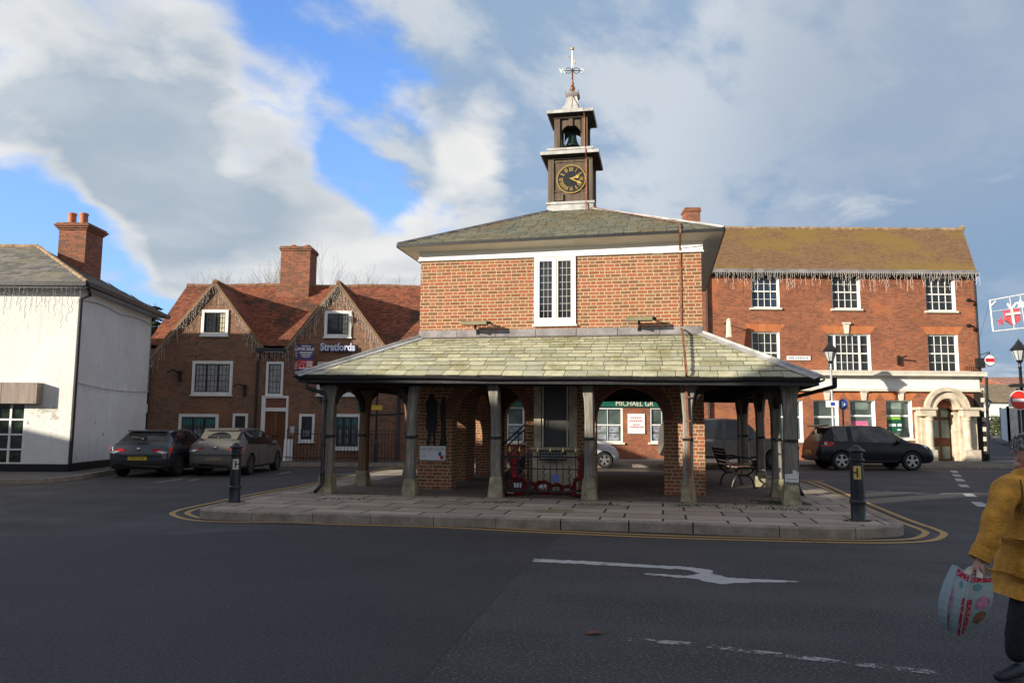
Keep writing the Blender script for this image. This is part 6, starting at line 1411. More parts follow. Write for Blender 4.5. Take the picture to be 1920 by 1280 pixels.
sg2=thing('shop_sign','small pale shop sign above the white boarded fence','sign',(B.x+.9,B.y+.1,B.z+2.35)); MB().box(-.75,-.05,0,.75,.0,.5).build('panel',M['signw'],sg2); b=MB(); [b.box(-.5+.22*i,-.054,.15,-.36+.22*i,-.0505,.3) for i in range(5)]; b.build('lettering',M['greyink'],sg2)
lamp('distant thin street lamp in front of the white gabled house',1851,742,60,.0,M['gutter'],1.0)
st_=thing('traffic_sign','small dark round traffic sign on a post far down the street','traffic sign',(aty(1848,820,50).x,50,0)); zz=aty(1849,796,50).z; MB().tube([(0,0,0),(0,0,zz)],.04,6).build('post',M['gutter'],st_); m=MB(); m.prism([(.3*math.cos(.5236*i),-.06,zz+.3*math.sin(.5236*i)) for i in range(12)],(0,.02,0)); m.build('disc',M['blue'],st_)
pl2=[(22.8,36),(26.4,33.6),(30,44),(44,75),(37.4,75),(27.5,50)]
ramp=MB(); prof_=[(37.5,-.006),(40,.004),(48,.45),(58,.82),(78,1.12),(120,2.2)]
for (y0_,h0_),(y1_,h1_) in zip(prof_,prof_[1:]): ramp.poly((y0_*.585-1,y0_,h0_),(y0_*.62+24,y0_,h0_),(y1_*.62+24,y1_,h1_),(y1_*.585-1,y1_,h1_))
struct(ramp.build('side_street',M['asphalt']))
# footway edge of the far street
pv_=MB(); L_=[aty(1853,826,61),aty(1880,833,50.5),aty(1990,846,45)]; R_2=[aty(1868,819,66),aty(1894,829,52),aty(1990,838,49)]
for i in range(2): pv_.prism([L_[i],L_[i+1],R_2[i+1],R_2[i]],(0,0,.12))
struct(pv_.build('side_street_footway',M['footway']))
# ------------------------------------------------------------------ trees
def leaf_cloud(mb,c,r,n,s,seed,zs=1.0):
    random.seed(seed)
    for _ in range(n):
        d=Vector((random.gauss(0,1),random.gauss(0,1),random.gauss(0,1))).normalized()*r*(R()**.4); d.z*=zs; p=Vector(c)+d; q=Vector((random.gauss(0,1),random.gauss(0,1),random.gauss(0,1))).normalized(); e=q.orthogonal().normalized(); f=q.cross(e); k=s*U(.5,1.3)
        mb.add([p+e*k,p+f*k*.6,p-e*k,p-f*k*.6],[(0,1,2,3)])
def conifer(label,X,Y,H,seed):
    t=thing('conifer_tree',label,'tree',(X,Y,0)); random.seed(seed); MB().tube([(0,0,0),(0,0,H)],[.2,.02],7).build('trunk',M['bark'],t); m=MB(); n=int(H*4.2)
    for i in range(n):
        z=H*(.12+.88*i/n); L=(H-z)*.30+.25
        for k in range(7):
            a=U(0,6.28); e=Vector((math.cos(a),math.sin(a),-.25)); pr=Vector((-e.y,e.x,0)); 
            for j in range(9):
                q=Vector((0,0,z))+e*L*(j+.5)/9*U(.8,1.1); w=.16+.12*(1-j/9); m.add([q-e*.12,q+pr*w+Vector((0,0,U(-.12,.02))),q+e*.22,q-pr*w+Vector((0,0,U(-.12,.02)))],[(0,1,2,3)])
    m.build('crown',M['conifer'],t)
pc=aty(289,600,44); conifer('dark green conifer in the gap between white house and gabled house',pc.x,44,aty(289,568,44).z,5); pc=aty(276,640,52); conifer('second conifer, lower and farther back in the gap beside the white house',pc.x,52,aty(282,610,52).z,6)
def bare(label,X,Y,H,seed,spread=.5,levels=6,name='bare_tree',group='bare winter trees behind the gabled house'):
    t=thing(name,label,'tree',(X,Y,0),0,group); random.seed(seed); tr=MB(); tw=MB()
    def grow(p,d,L,r,lv):
        pts=[p]; q=p
        for i in range(3): d=(d+Vector((U(-.18,.18),U(-.18,.18),U(-.02,.14)))).normalized(); q=q+d*L/3; pts.append(q)
        (tr if lv>=levels-1 else tw).tube(pts,[r,r*.85,r*.72,r*.6],5 if lv>2 else 3,False)
        if lv==0: return
        for k in range(3 if lv<levels else 5):
            e=(d+Vector((U(-1,1),U(-1,1),U(-.2,.7)))*spread*1.25).normalized(); b=pts[-1] if k<2 else pts[U(0,1)>.5 and 2 or 1]; grow(b,e,L*U(.62,.82),r*.58,lv-1)
    grow(Vector((0,0,0)),Vector((0,0,1)),H*.34,H*.011,levels); tr.build('trunk',M['bark'],t); tw.build('crown',M['bark'],t)
for i,(px,py,Y) in enumerate(((430,500,54),(480,494,56),(512,500,53))):
    p=aty(px,py,Y); bare(('bare winter tree showing above the ridge, nearest the left gable','bare winter tree above the ridge, midway between left gable and chimney','bare winter tree just left of the tall brick chimney')[i],p.x,Y,p.z,80+i)
pB=aty(690,522,60); bare('bare winter tree just showing above the ridge right of the chimney',pB.x,60,pB.z+.3,90)
pB=aty(1905,705,150); bare('brownish bare tree on the hill above the far roofs',pB.x,150,aty(1905,712,150).z,91,group=None)
sh_=thing('shrub','olive green shrub against the white wall at the end of the street','shrub',(aty(1863,800,72).x,72,0)); zz=aty(1863,782,72).z; m=MB(); leaf_cloud(m,(0,0,zz*.55),1.0,900,.12,3,1.5); leaf_cloud(m,(.3,0,zz*.8),.6,350,.1,4,1.2); m.build('crown',M['shrub'],sh_); MB().tube([(0,0,0),(0,0,zz*.6)],.08,6).build('stem',M['bark'],sh_)
hd=thing('hedge','low brown hedge along the far end of the street','hedge',(aty(1860,800,68).x,68,0)); m=MB()
for i in range(9): leaf_cloud(m,(-1.6+i*.45,0,.5),.5,160,.1,30+i,.9)
m.build('foliage',M['shrub'],hd)
# ------------------------------------------------------------------ terrace across the road, behind the camera: it shades the square
sa=math.radians(56); axis=Vector((math.sin(sa),math.cos(sa),0)); lat=Vector((math.cos(sa),-math.sin(sa),0)); rzc=-sa
TER=[(-38,-25.5,6.2,'low rendered terrace house at the north end of the row opposite'),(-25.53,-21,7.0,'middling rendered terrace house, second from the north end of the row'),(-21.03,-13.5,8.8,'tall terrace house, third from the north end of the row opposite'),(-13.53,-10.4,8.5,'narrow terrace house just north of the tallest one opposite'),(-10.43,-3,10.8,'tallest terrace house in the row behind the viewpoint'),(-3.03,6,10,'terrace house, second from the south end of the row'),(5.97,18,9.4,'long terrace house at the south end of the row opposite')]
for l0,l1,H,lab in TER:
    o=axis*(-18)+lat*((l0+l1)/2); t=thing('terrace_house',lab,'house',o,rzc,'row of houses opposite the market house'); w=(l1-l0)/2; dp=3.6; e=H-dp*.72
    m=MB()
    for s in(-1,1): m.poly((-w,s*dp,0),(w,s*dp,0),(w,s*dp,e),(-w,s*dp,e)); m.poly((s*w,-dp,0),(s*w,dp,0),(s*w,dp,e),(s*w,0,H),(s*w,-dp,e))
    m.build('wall',M['render'],t); m=MB()
    for s in(-1,1): m.prism([(-w-.02,s*(dp+.3),e-.21),(w+.02,s*(dp+.3),e-.21),(w+.02,0,H),(-w-.02,0,H)],(0,0,.08))
    m.build('roof',M['pale_roof'],t,recalc=True)
    for k in range(int(w*2/2.2)):
        for z in(.9,3.3):
            if z+1.3<e: x=-w+.6+k*2.2; m=MB(); m.box(x,dp,z,x+1.1,dp+.05,z+1.3); f=m.build('window',M['white'],t); m=MB(); m.poly((x+.1,dp+.055,z+.1),(x+1,dp+.055,z+.1),(x+1,dp+.055,z+1.2),(x+.1,dp+.055,z+1.2)); m.build('glazing',M['glass'],f)
    if l0==5.97: m=MB(); m.box(-.5,-.4,H-.6,.5,.4,H+1.2); m.build('chimney',M['cbrick'],t)
# ------------------------------------------------------------------ cars
def lerp(a,b,t): return a+(b-a)*t
def car(name,label,L,Wd,H,paint,st,wheels,wr,belt,loc,rz,glass_strips,rake=None,clear=.2,rim=M['alloy'],spokes=5,roofrail=False,side_glass=None):
    """st: stations (x, z of belt, z of top, half width at belt, half width at roof edge, z bottom, kind) from rear to front"""
    t=thing(name,label,'car',loc,rz)
    # refine stations
    S=[]
    for i in range(len(st)-1):
        a,b=st[i],st[i+1]; n=max(1,int((b[0]-a[0])/.14))
        for j in range(n):
            f=j/n
            def cr(k):
                p0=st[max(0,i-1)][k]; p1=a[k]; p2=b[k]; p3=st[min(len(st)-1,i+2)][k]; v=.5*((2*p1)+(p2-p0)*f+(2*p0-5*p1+4*p2-p3)*f*f+(3*p1-p0-3*p2+p3)*f**3); lo,hi=min(p1,p2),max(p1,p2); return min(max(v,lo-.01),hi+.012)
            S.append((lerp(a[0],b[0],f),cr(1),cr(2),cr(3),cr(4),cr(5)))
    S.append(tuple(st[-1][:6]))
    def section(s):
        x,zb,zt,w,wr_,z0=s; zt=max(zt,zb+.02)
        m=lerp(z0,zb,.45)
        h=[(w*.86,z0),(w*.97,z0+.07),(w*1.0,m),(w*.995,lerp(m,zb,.62)),(w*.965,zb-.035),(w*.94,zb),(lerp(w*.94,wr_,.5)+.012,lerp(zb,zt-.06*min(1,(zt-zb)/.3),.5)),(wr_,zt-.06*min(1,(zt-zb)/.3)),(wr_*.88,zt-.018*min(1,(zt-zb)/.3)),(wr_*.5,zt-.002),(0,zt+.004)]
        return h
    secs=[section(s) for s in S]; n=len(secs[0]); mb=MB(); full=[]
    for s,h in zip(S,secs):
        ring=[(s[0],y,z) for y,z in h]+[(s[0],-y,z) for y,z in h[-2::-1]]; full.append(ring)
    m=len(full[0])
    for ring in full: mb.v+=[Vector(p) for p in ring]
    for i in range(len(full)-1):
        for j in range(m): mb.f.append([i*m+j,i*m+(j+1)%m,(i+1)*m+(j+1)%m,(i+1)*m+j]); mb.mi.append(0)
    mb.f.append(list(range(m))[::-1]); mb.mi.append(0); mb.f.append([(len(full)-1)*m+j for j in range(m)]); mb.mi.append(0)
    body=mb.build('body',[paint,M['arch']],None,recalc=True)
    cut=MB(); cut.cur=0
    for wx in wheels:
        for s in(-1,1):
            y0,y1=s*(Wd/2-.24),s*(Wd/2+.2); cut.cyl((wx,y0,wr),(wx,y1,wr),wr*1.16,28)
    co=cut.build('cutter',M['arch'],None,recalc=True); co.data.materials.clear(); co.data.materials.append(M['arch'])
    md=body.modifiers.new('b','BOOLEAN'); md.object=co; md.operation='DIFFERENCE'; md.solver='EXACT'
    try: md.material_mode='TRANSFER'
    except Exception: pass
    me=evalmesh(body); bpy.data.objects.remove(co); me.name='body'
    me.polygons.foreach_set('use_smooth',[True]*len(me.polygons)); me.set_sharp_from_angle(angle=math.radians(32))
    body=bpy.data.objects.new('body',me); COL.objects.link(body); body.parent=t
    # glass: strips of the same sections pushed out a little
    def idx(x): return min(range(len(S)),key=lambda i:abs(S[i][0]-x))
    def strip(nm,xa,xb,j0,j1,side,parent=body,mat=None,out=.006,trimx=0):
        ia,ib=idx(xa),idx(xb); g=MB()
        for i in range(ia,ib):
            for j in range(j0,j1):
                q=[]
                for (ii,jj) in((i,j),(i+1,j),(i+1,j+1),(i,j+1)):
                    y,z=secs[ii][jj]; q.append(Vector((S[ii][0],side*y,z)))
                nn=(q[1]-q[0]).cross(q[3]-q[0]); 
                if nn.length<1e-9: nn=(q[2]-q[1]).cross(q[3]-q[2])
                nn.normalize(); c=sum(q,Vector())/4
                if nn.dot(c-Vector((c.x,0,.7)))<0: nn=-nn
                g.poly(*[p+nn*out for p in q])
        if g.v: return g.build(nm,mat or M['carglass'],parent,smooth=True)
    for nm,xa,xb,kind in glass_strips:
        if kind=='side':
            for s in(-1,1): strip(nm,xa,xb,5,7,s,mat=side_glass)
        else:
            g=MB(); ia,ib=idx(xa),idx(xb)
            for i in range(ia,ib):
                hi=[(S[i][0],y,z) for y,z in secs[i][7:]]; hj=[(S[i+1][0],y,z) for y,z in secs[i+1][7:]]
                A=hi+[(x,-y,z) for x,y,z in hi[-2::-1]]; B=hj+[(x,-y,z) for x,y,z in hj[-2::-1]]
                for j in range(len(A)-1):
                    q=[Vector(A[j]),Vector(B[j]),Vector(B[j+1]),Vector(A[j+1])]; nn=(q[1]-q[0]).cross(q[3]-q[0]).normalized()
                    if nn.z<0: nn=-nn
                    g.poly(*[p+nn*.006 for p in q])
            g.build(nm,M['carglass'],body,smooth=True)
    # door seams
    sm=MB(); y_=lambda i,j,s:Vector((S[i][0],s*(secs[i][j][0]+.002),secs[i][j][1]))
    for x in belt:
        i=idx(x)
        for s in(-1,1): sm.tube([y_(i,j,s) for j in range(1,6)],.006,4,False)
    for s in(-1,1): 
        sm.tube([y_(i,5,s) for i in range(idx(wheels[0]-.3),idx(wheels[1]-.1))],.010,4,False)
        sm.tube([y_(i,1,s) for i in range(idx(wheels[0]+wr*1.2),idx(wheels[1]-wr*1.2))],.03,4,False)
    sm.build('seams',M['trim'],body)
    hd=MB()
    for x in belt[1:]:
        i=idx(x-.0)
        for s in(-1,1): p=y_(i,4,s); hd.box(p.x+.05,p.y-.012,p.z-.06,p.x+.2,p.y+.012,p.z-.035)
    hd.build('door_handle',paint,body)
    if roofrail:
        rr=MB(); i0,i1=idx(glass_strips[0][1]-.1),idx(glass_strips[0][2]-.3)
        for s in(-1,1): rr.tube([Vector((S[i][0],s*(secs[i][8][0]),secs[i][8][1]+(.05 if i0<i<i1-1 else 0))) for i in range(i0,i1)],.02,6)
        rr.build('roof_rail',M['trim'],body)
    # wheels
    for wx in wheels:
        for s in(-1,1):
            y=s*(Wd/2-.11); ty=MB(); Mx=Matrix.Translation((wx,y,wr))@Matrix.Rotation(math.radians(90),4,'X')
            ty.lathe([(wr*.66,-.10),(wr*.93,-.11),(wr,-.08),(wr,.08),(wr*.93,.11),(wr*.66,.10),(wr*.64,0)],(0,0,0),28,Mx); ty.lathe([(0,-.03),(wr*.66,-.03),(wr*.66,.03),(0,.03)],(0,0,0),20,Mx); o=ty.build('wheel',M['tyre'],t,smooth=True,auto=40)
            rm=MB(); face=-s*.075; Mf=Mx
            rm.lathe([(wr*.60,face-.02),(wr*.68,face-.02),(wr*.68,face+.02),(wr*.60,face+.02),(wr*.60,face-.02)],(0,0,0),28,Mf)
            for k in range(spokes):
                a=2*math.pi*k/spokes+.3
                for da in((-.13,.13) if spokes==5 else (0,)):
                    p=Vector((.05*math.cos(a+da*2),.05*math.sin(a+da*2),face)); q=Vector((wr*.63*math.cos(a+da),wr*.63*math.sin(a+da),face)); rm.beam(Mf@p,Mf@q,.045 if spokes==5 else .05,.03,(0,1,0))
            rm.lathe([(0,face-.03),(.07,face-.025),(.075,face+.02),(0,face+.02)],(0,0,0),12,Mf); rm.build('rim',rim,o)
    # mirrors
    xm=[g for g in glass_strips if g[3]=='side'][-1][2]-.25; i=idx(xm)
    for s in(-1,1):
        p=y_(i,5,s); mb=MB(); mb.lathe([(0,-.1),(.07,-.07),(.085,0),(.07,.07),(0,.1)],(0,0,0),8,Matrix.Translation((p.x,p.y+s*.12,p.z+.05))@Matrix.Rotation(math.pi/2,4,'X')); mb.box(p.x-.03,min(p.y,p.y+s*.08),p.z-.0,p.x+.03,max(p.y,p.y+s*.08),p.z+.04); mb.build('mirror',paint,body,smooth=True,auto=40)
    return t,body,S,secs
def rear_bits(t,body,S,secs,lamps,plate,txt,xr,zb0,wip=None,badge=None,bumper=None):
    """lamps: list of (y0,y1,z0,z1,x) patches on the tail, mirrored"""
    for pts,mat,nm in lamps:
        for s in(-1,1):
            m=MB(); q=[Vector((x,s*y,z)) for x,y,z in pts]; c=sum(q,Vector())/len(q); m.add(q+[c+Vector((-.03,s*.02,0))],[(i,(i+1)%len(q),len(q)) for i in range(len(q))]); m.build(nm,mat,body,smooth=False)
    if plate:
        y,z,w,h,x=plate; m=MB(); m.box(x-.012,y-w/2,z-h/2,x,y+w/2,z+h/2); p=m.build('number_plate',M['plate'],body)
        text('plate_characters',txt,M['ink'],h*.66,face_M((x-.013,y,z-h*.32),(0,-1,0)),p,.001,sx=.8)
def place_car(t,c,ang): t.location=c; t.rotation_euler=(0,0,ang); MAT4[t.name]=Matrix.Translation(c)@Matrix.Rotation(ang,4,'Z')
def st_h(H,k=1.0):
    q=H/1.47
    return [(x,zb*q,zt*q,wb*k,wt*k,z0) for x,zb,zt,wb,wt,z0 in [(-2.10,.60,.64,.66,.60,.36),(-2.06,.76,.82,.80,.72,.30),(-2.0,.90,.985,.85,.76,.24),(-1.80,.95,1.12,.885,.70,.22),(-1.45,.965,1.40,.89,.62,.22),(-1.1,.96,1.455,.895,.61,.2),(-.5,.945,1.47,.90,.615,.2),(.2,.925,1.45,.90,.61,.2),(.62,.91,1.35,.895,.62,.2),(1.30,.90,.985,.88,.70,.2),(1.75,.82,.86,.85,.66,.2),(2.0,.70,.74,.78,.6,.22),(2.14,.55,.6,.66,.5,.28)]]
def hatch(label,paint,H,k,rim,lampmat,plate,plain_tail,spokes=7):
    q=H/1.47
    t,b,S,se=car('parked_car',label,4.25,1.79*k,H,paint,st_h(H,k),(-1.28,1.30),.315,(-.72,.15,1.05),(0,0,0),0,[('side_window',-1.42,.95,'side'),('rear_window',-1.83,-1.46,'top'),('windscreen',.64,1.26,'top')],rim=rim,spokes=spokes)
    X=lambda x,y,z:(x,y*k,z*q)
    for s in(-1,1):
        for nm,mat,P,d in(('tail_lamp',lampmat,[(-2.075,.40,.79),(-2.075,.40,.865),(-2.03,.70,.885),(-1.86,.895,.93),(-1.84,.905,.82),(-2.0,.865,.70),(-2.085,.70,.68),(-2.085,.64,.77)],.012),('tail_lamp_lens',M['lamp_clear'],[(-2.10,.56,.775),(-2.095,.56,.805),(-2.05,.78,.80),(-2.03,.84,.765),(-2.09,.70,.735)],.006)):
            m=MB(); p=[Vector(X(a,s*bb,c)) for a,bb,c in P]; c=sum(p,Vector())/len(p); c.x-=d; m.add(p+[c],[(i,(i+1)%len(p),len(p)) for i in range(len(p))]); m.prism(p,(.10,-s*.12,0)); m.build(nm,mat,b)
    if plate:
        m=MB(); m.box(-2.125,-.27,.50,-2.105,.27,.615); p=m.build('number_plate',M['plate'],b); text('plate_characters',plate,M['ink'],.075,face_M((-2.126,0,.52),(0,-1,0)),p,.001,sx=.8)
    else: m=MB(); m.box(-2.122,-.27,.46,-2.105,.27,.56); m.build('number_plate',plain('mud covered plate',(.22,.18,.12),.8),b)
    m=MB(); m.prism([(-2.112,-.62*k,.30),(-2.112,.62*k,.30),(-2.06,.74*k,.32),(-2.06,.74*k,.37),(-2.112,.62*k,.38),(-2.112,-.62*k,.38),(-2.06,-.74*k,.37),(-2.06,-.74*k,.32)],(.05,0,0)); m.build('bumper_trim',M['trim'],b)
    m=MB(); m.tube([(-2.09,-.66*k,.655*q),(-2.135,-.3,.665*q),(-2.135,.3,.665*q),(-2.09,.66*k,.655*q)],.018,5); m.build('bumper_edge',paint,b)
    m=MB(); m.lathe([(.05,-.006),(.055,0),(0,.008)],(0,0,0),16,Matrix.Translation((-2.075,0,.865*q))@Matrix.Rotation(-math.pi/2,4,'Y')); m.build('tail_emblem',M['chrome'],b,smooth=True)
    m=MB(); m.prism([(-1.60,-.56*k,1.395*q),(-1.60,.56*k,1.395*q),(-1.40,.6*k,1.42*q),(-1.40,-.6*k,1.42*q)],(0,0,.03)); m.build('spoiler',paint,b,bevel=.008)
    m=MB(); m.tube([(-1.76,0,1.19*q),(-1.73,.36,1.235*q)],.010,5); m.lathe([(.03,0),(.025,.03),(0,.04)],(-1.78,0,1.16*q),8); m.build('rear_wiper',M['trim'],b); m=MB(); m.tube([(-.9,0,1.46*q),(-1.02,0,1.62*q)],.006,5); m.build('aerial',M['trim'],b)
    return t,b,S,se
t,b,S_,se=hatch('dark slate blue hatchback with red tail lights parked beside the white house',M['car_navy'],1.38,1.0,M['alloyd'],M['lamp_red'],'YN57 ZNE',False); place_car(t,Vector((-10.75,24.6,0)),math.radians(91))
dl=plain('dusty tail lamp',(.36,.09,.07),.4,0,.2)
t,b,S_,se=hatch('dusty beige grey hatchback parked in front of the oak door',M['car_grey'],1.43,.94,M['alloyd'],dl,None,True); place_car(t,Vector((-8.80,25.45,0)),math.radians(89))
m=MB()   # dried dirt ring around the wiped part of the rear screen is real dust on the glass
q=1.43/1.47
G=lambda y,f:Vector((lerp(-1.835,-1.462,f)-.012,y,lerp(1.10*q,1.395*q,f)+.012))
inner=[G(.36*math.cos(a),.10+.66*math.sin(a)) for a in[math.pi*i/12 for i in range(13)]]; 
outer=[G(max(-.56,min(.56,.95*math.cos(a))),min(.98,max(.02,.02+1.4*math.sin(a)))) for a in[math.pi*i/12 for i in range(13)]]
for i in range(12): m.poly(inner[i],inner[i+1],outer[i+1],outer[i])
m.poly(outer[0],inner[0],inner[12],outer[12]); m.build('window_dust',plain('road dust',(.10,.095,.08),.9),b)
# dark blue SUV on the right
st_s=[(-2.20,.62,.66,.74,.62,.42),(-2.16,.80,.86,.84,.74,.36),(-2.08,1.0,1.08,.88,.78,.32),(-1.92,1.06,1.32,.895,.70,.3),(-1.72,1.07,1.56,.9,.66,.3),(-1.4,1.06,1.63,.905,.65,.28),(-.7,1.04,1.66,.905,.65,.26),(0,1.02,1.65,.905,.65,.26),(.45,1.01,1.585,.9,.65,.26),(1.22,1.0,1.10,.89,.74,.26),(1.65,.96,1.01,.87,.72,.26),(2.0,.86,.91,.82,.66,.28),(2.16,.72,.77,.74,.58,.32),(2.22,.6,.64,.66,.5,.36)]
t,b,S_,se=car('parked_suv','dark navy SUV parked side-on before the red brick building','4.43' and 4.43,1.81,1.66,M['car_suv'],st_s,(-1.32,1.30),.35,(-1.0,.02,1.0),(13.62,30.05,0),0,[('side_window',-1.62,-1.05,'side'),('side_window',-.95,-.02,'side'),('side_window',.06,.98,'side'),('rear_window',-1.95,-1.72,'top'),('windscreen',.48,1.18,'top')],rim=M['alloy'],spokes=5,roofrail=True,side_glass=M['suvglass'])
for s in(-1,1):
    m=MB(); P=[Vector((x,s*y,z)) for x,y,z in((-2.13,.62,.98),(-2.10,.72,1.06),(-1.98,.90,1.07),(-1.62,.925,1.03),(-1.60,.93,.95),(-1.80,.93,.88),(-2.06,.89,.87),(-2.15,.74,.9))]; c=sum(P,Vector())/len(P)+Vector((-.02,s*.03,0)); m.add(P+[c],[(i,(i+1)%8,8) for i in range(8)]); m.prism(P,(.05,-s*.12,0)); m.build('tail_lamp',M['lamp_red'],b)
    m=MB(); m.lathe([(.06,0),(.055,.02),(0,.03)],(0,0,0),12,Matrix.Translation((-1.92,s*.925,.98))@Matrix.Rotation(math.pi/2*(-s)*-1,4,'X')); m.build('tail_lamp_lens',M['lamp_clear'],b)
    m=MB(); P=[Vector((x,s*y,z)) for x,y,z in((2.08,.45,.80),(2.0,.62,.90),(1.74,.85,.95),(1.80,.875,.86),(2.10,.72,.75))]; c=sum(P,Vector())/5+Vector((.04,s*.03,.02)); m.add(P+[c],[(i,(i+1)%5,5) for i in range(5)]); m.prism(P,(-.1,-s*.1,0)); m.build('headlight',M['lamp_clear'],b)
m=MB(); m.box(-2.225,-.27,.60,-2.20,.27,.72); p=m.build('number_plate',M['plate'],b); text('plate_characters','KX09 VEU',M['ink'],.075,face_M((-2.226,0,.62),(0,-1,0)),p,.001,sx=.8)
m=MB(); m.box(-2.215,-.8,.38,-2.08,.8,.5); m.build('bumper_trim',M['trim'],b,bevel=.02)
m=MB(); m.prism([(-1.98,-.62,1.60),(-1.98,.62,1.60),(-1.66,.62,1.645),(-1.66,-.62,1.645)],(0,0,.04)); m.build('spoiler',M['car_suv'],b,bevel=.01)
# pick-up behind the right pier, mud and painted sunlight on its lower sides
st_p=[(-2.45,.95,1.0,.82,.78,.5),(-2.40,1.10,1.60,.86,.72,.46),(-2.2,1.12,1.84,.88,.70,.42),(-1.2,1.12,1.87,.89,.70,.4),(-.2,1.12,1.89,.89,.70,.4),(.35,1.11,1.86,.89,.70,.4),(.62,1.11,1.76,.885,.70,.4),(1.15,1.10,1.2,.88,.78,.4),(1.7,1.09,1.15,.87,.76,.4),(2.1,1.04,1.09,.85,.72,.42),(2.3,.92,.97,.82,.68,.46),(2.4,.74,.8,.76,.6,.5)]
t,b,S_,se=car('parked_pickup','tall dark pick-up truck, lower sides mud and painted sunlight, seen behind the right brick pier',4.8,1.8,1.89,M['car_pick'],st_p,(-1.45,1.62),.385,(-1.25,-.3,.82),(8.2,29.9,0),0,[('side_window',-2.1,-1.3,'side'),('side_window',-1.2,-.36,'side'),('side_window',-.24,.86,'side'),('windscreen',.64,1.1,'top')],rim=M['alloyd'],spokes=6)
m=MB(); m.box(-1.1,-.96,.36,1.1,-.86,.41); m.build('side_step',M['chrome'],b)
# small white car behind the memorial
st_w=[(-1.72,.70,.75,.68,.6,.34),(-1.66,.88,.98,.76,.68,.28),(-1.5,.95,1.28,.79,.62,.24),(-1.2,.95,1.43,.8,.58,.22),(-.4,.94,1.5,.8,.58,.2),(.2,.93,1.46,.8,.58,.2),(.45,.92,1.36,.8,.58,.2),(.98,.91,1.0,.78,.66,.2),(1.35,.84,.89,.76,.62,.2),(1.58,.70,.75,.7,.55,.22),(1.70,.5,.55,.6,.45,.26)]
t,b,S_,se=car('parked_car','small silvery white car parked behind the war memorial',3.4,1.6,1.5,M['car_white'],st_w,(-1.13,1.13),.295,(-.95,.0,.8),(2.38,30.3,0),0,[('side_window',-1.35,-.2,'side'),('side_window',-.05,.76,'side'),('windscreen',.48,.94,'top')],rim=M['alloy'],spokes=5)
for s in(-1,1):
    m=MB(); P=[Vector((x,s*y,z)) for x,y,z in((1.58,.45,.70),(1.50,.6,.80),(1.32,.755,.83),(1.36,.77,.74),(1.6,.6,.64))]; c=sum(P,Vector())/5+Vector((.04,s*.03,.02)); m.add(P+[c],[(i,(i+1)%5,5) for i in range(5)]); m.build('headlight',M['lamp_clear'],b)
# ------------------------------------------------------------------ the woman at the right edge
def skin(name,V,E,Rd,sub=2,mat=None,parent=None,noise=0,nscale=8,root=0,tf=None):
    me=bpy.data.meshes.new(name); me.from_pydata([tuple(v) for v in V],E,[]); o=bpy.data.objects.new(name,me); COL.objects.link(o)
    o.modifiers.new('s','SKIN'); 
    for i,r in enumerate(Rd):
        sv=me.skin_vertices[0].data[i]; sv.radius=r if isinstance(r,tuple) else (r,r); sv.use_root=(i==root)
    if sub: m=o.modifiers.new('d','SUBSURF'); m.levels=sub; m.render_levels=sub
    m2=evalmesh(o); m2.name=name
    if noise:
        m2.update()
        for v in m2.vertices:
            p=v.co*nscale; v.co+=v.normal*(noise*(.8*mnoise.noise(p)+.9*(1-2*abs(mnoise.noise(Vector((p.x*.55+p.z*.5,p.y*.55,p.z*2.2)))))*.6))
    m2.materials.clear(); m2.materials.append(mat)
    m2.polygons.foreach_set('use_smooth',[True]*len(m2.polygons))
    uvl(m2) if not m2.uv_layers else None
    o=bpy.data.objects.new(name,m2); COL.objects.link(o)
    if parent is not None: o.parent=parent
    return o
PY=5.15; foot=Vector((3.62,PY,0))
PE=thing('person','older woman in a mustard coat walking left with a patterned shopping bag','person',foot)
def pp(px,py,dy=0): return aty(px,py,PY+dy)-foot
# joints placed from the photograph: she walks to the left, half turned away, her left arm forward
sh=pp(1884,912,-.17); el=pp(1866,985,-.22); wr_=pp(1838,1044,-.22); hand=pp(1829,1066,-.22)
neck=pp(1936,884,.0); hd=pp(1928,846,.0); chest=pp(1935,930,.02); waist=pp(1938,1010,.02); hip=pp(1940,1068,.02)
shR=pp(1965,905,.2); elR=pp(1990,985,.25); wrR=pp(1985,1045,.22)
hl=pp(1930,1080,-.09); kl=pp(1912,1160,-.10); al=pp(1904,1232,-.10); tl=pp(1886,1240,-.14)
hr=pp(1950,1080,.1); kr=pp(1958,1160,.12); ar_=pp(1985,1222,.12); tr_=pp(1968,1243,.12)
gz0=.03
for q in(tl,al): q.z=max(q.z,.05)
V=[hip,waist,chest,neck,hd+Vector((0,0,-.06)),hd+Vector((.01,0,.05)),sh,el,wr_,shR,elR,wrR,hl,kl,al,hr,kr,ar_]
E_=[(0,1),(1,2),(2,3),(3,4),(4,5),(2,6),(6,7),(7,8),(2,9),(9,10),(10,11),(0,12),(12,13),(13,14),(0,15),(15,16),(16,17)]
Rd=[.11,.11,.12,.055,(.068,.075),(.075,.085),.055,.04,.03,.055,.04,.03,.07,.05,.036,.07,.05,.036]
body=skin('body',V,E_,Rd,2,M['skin'],PE)
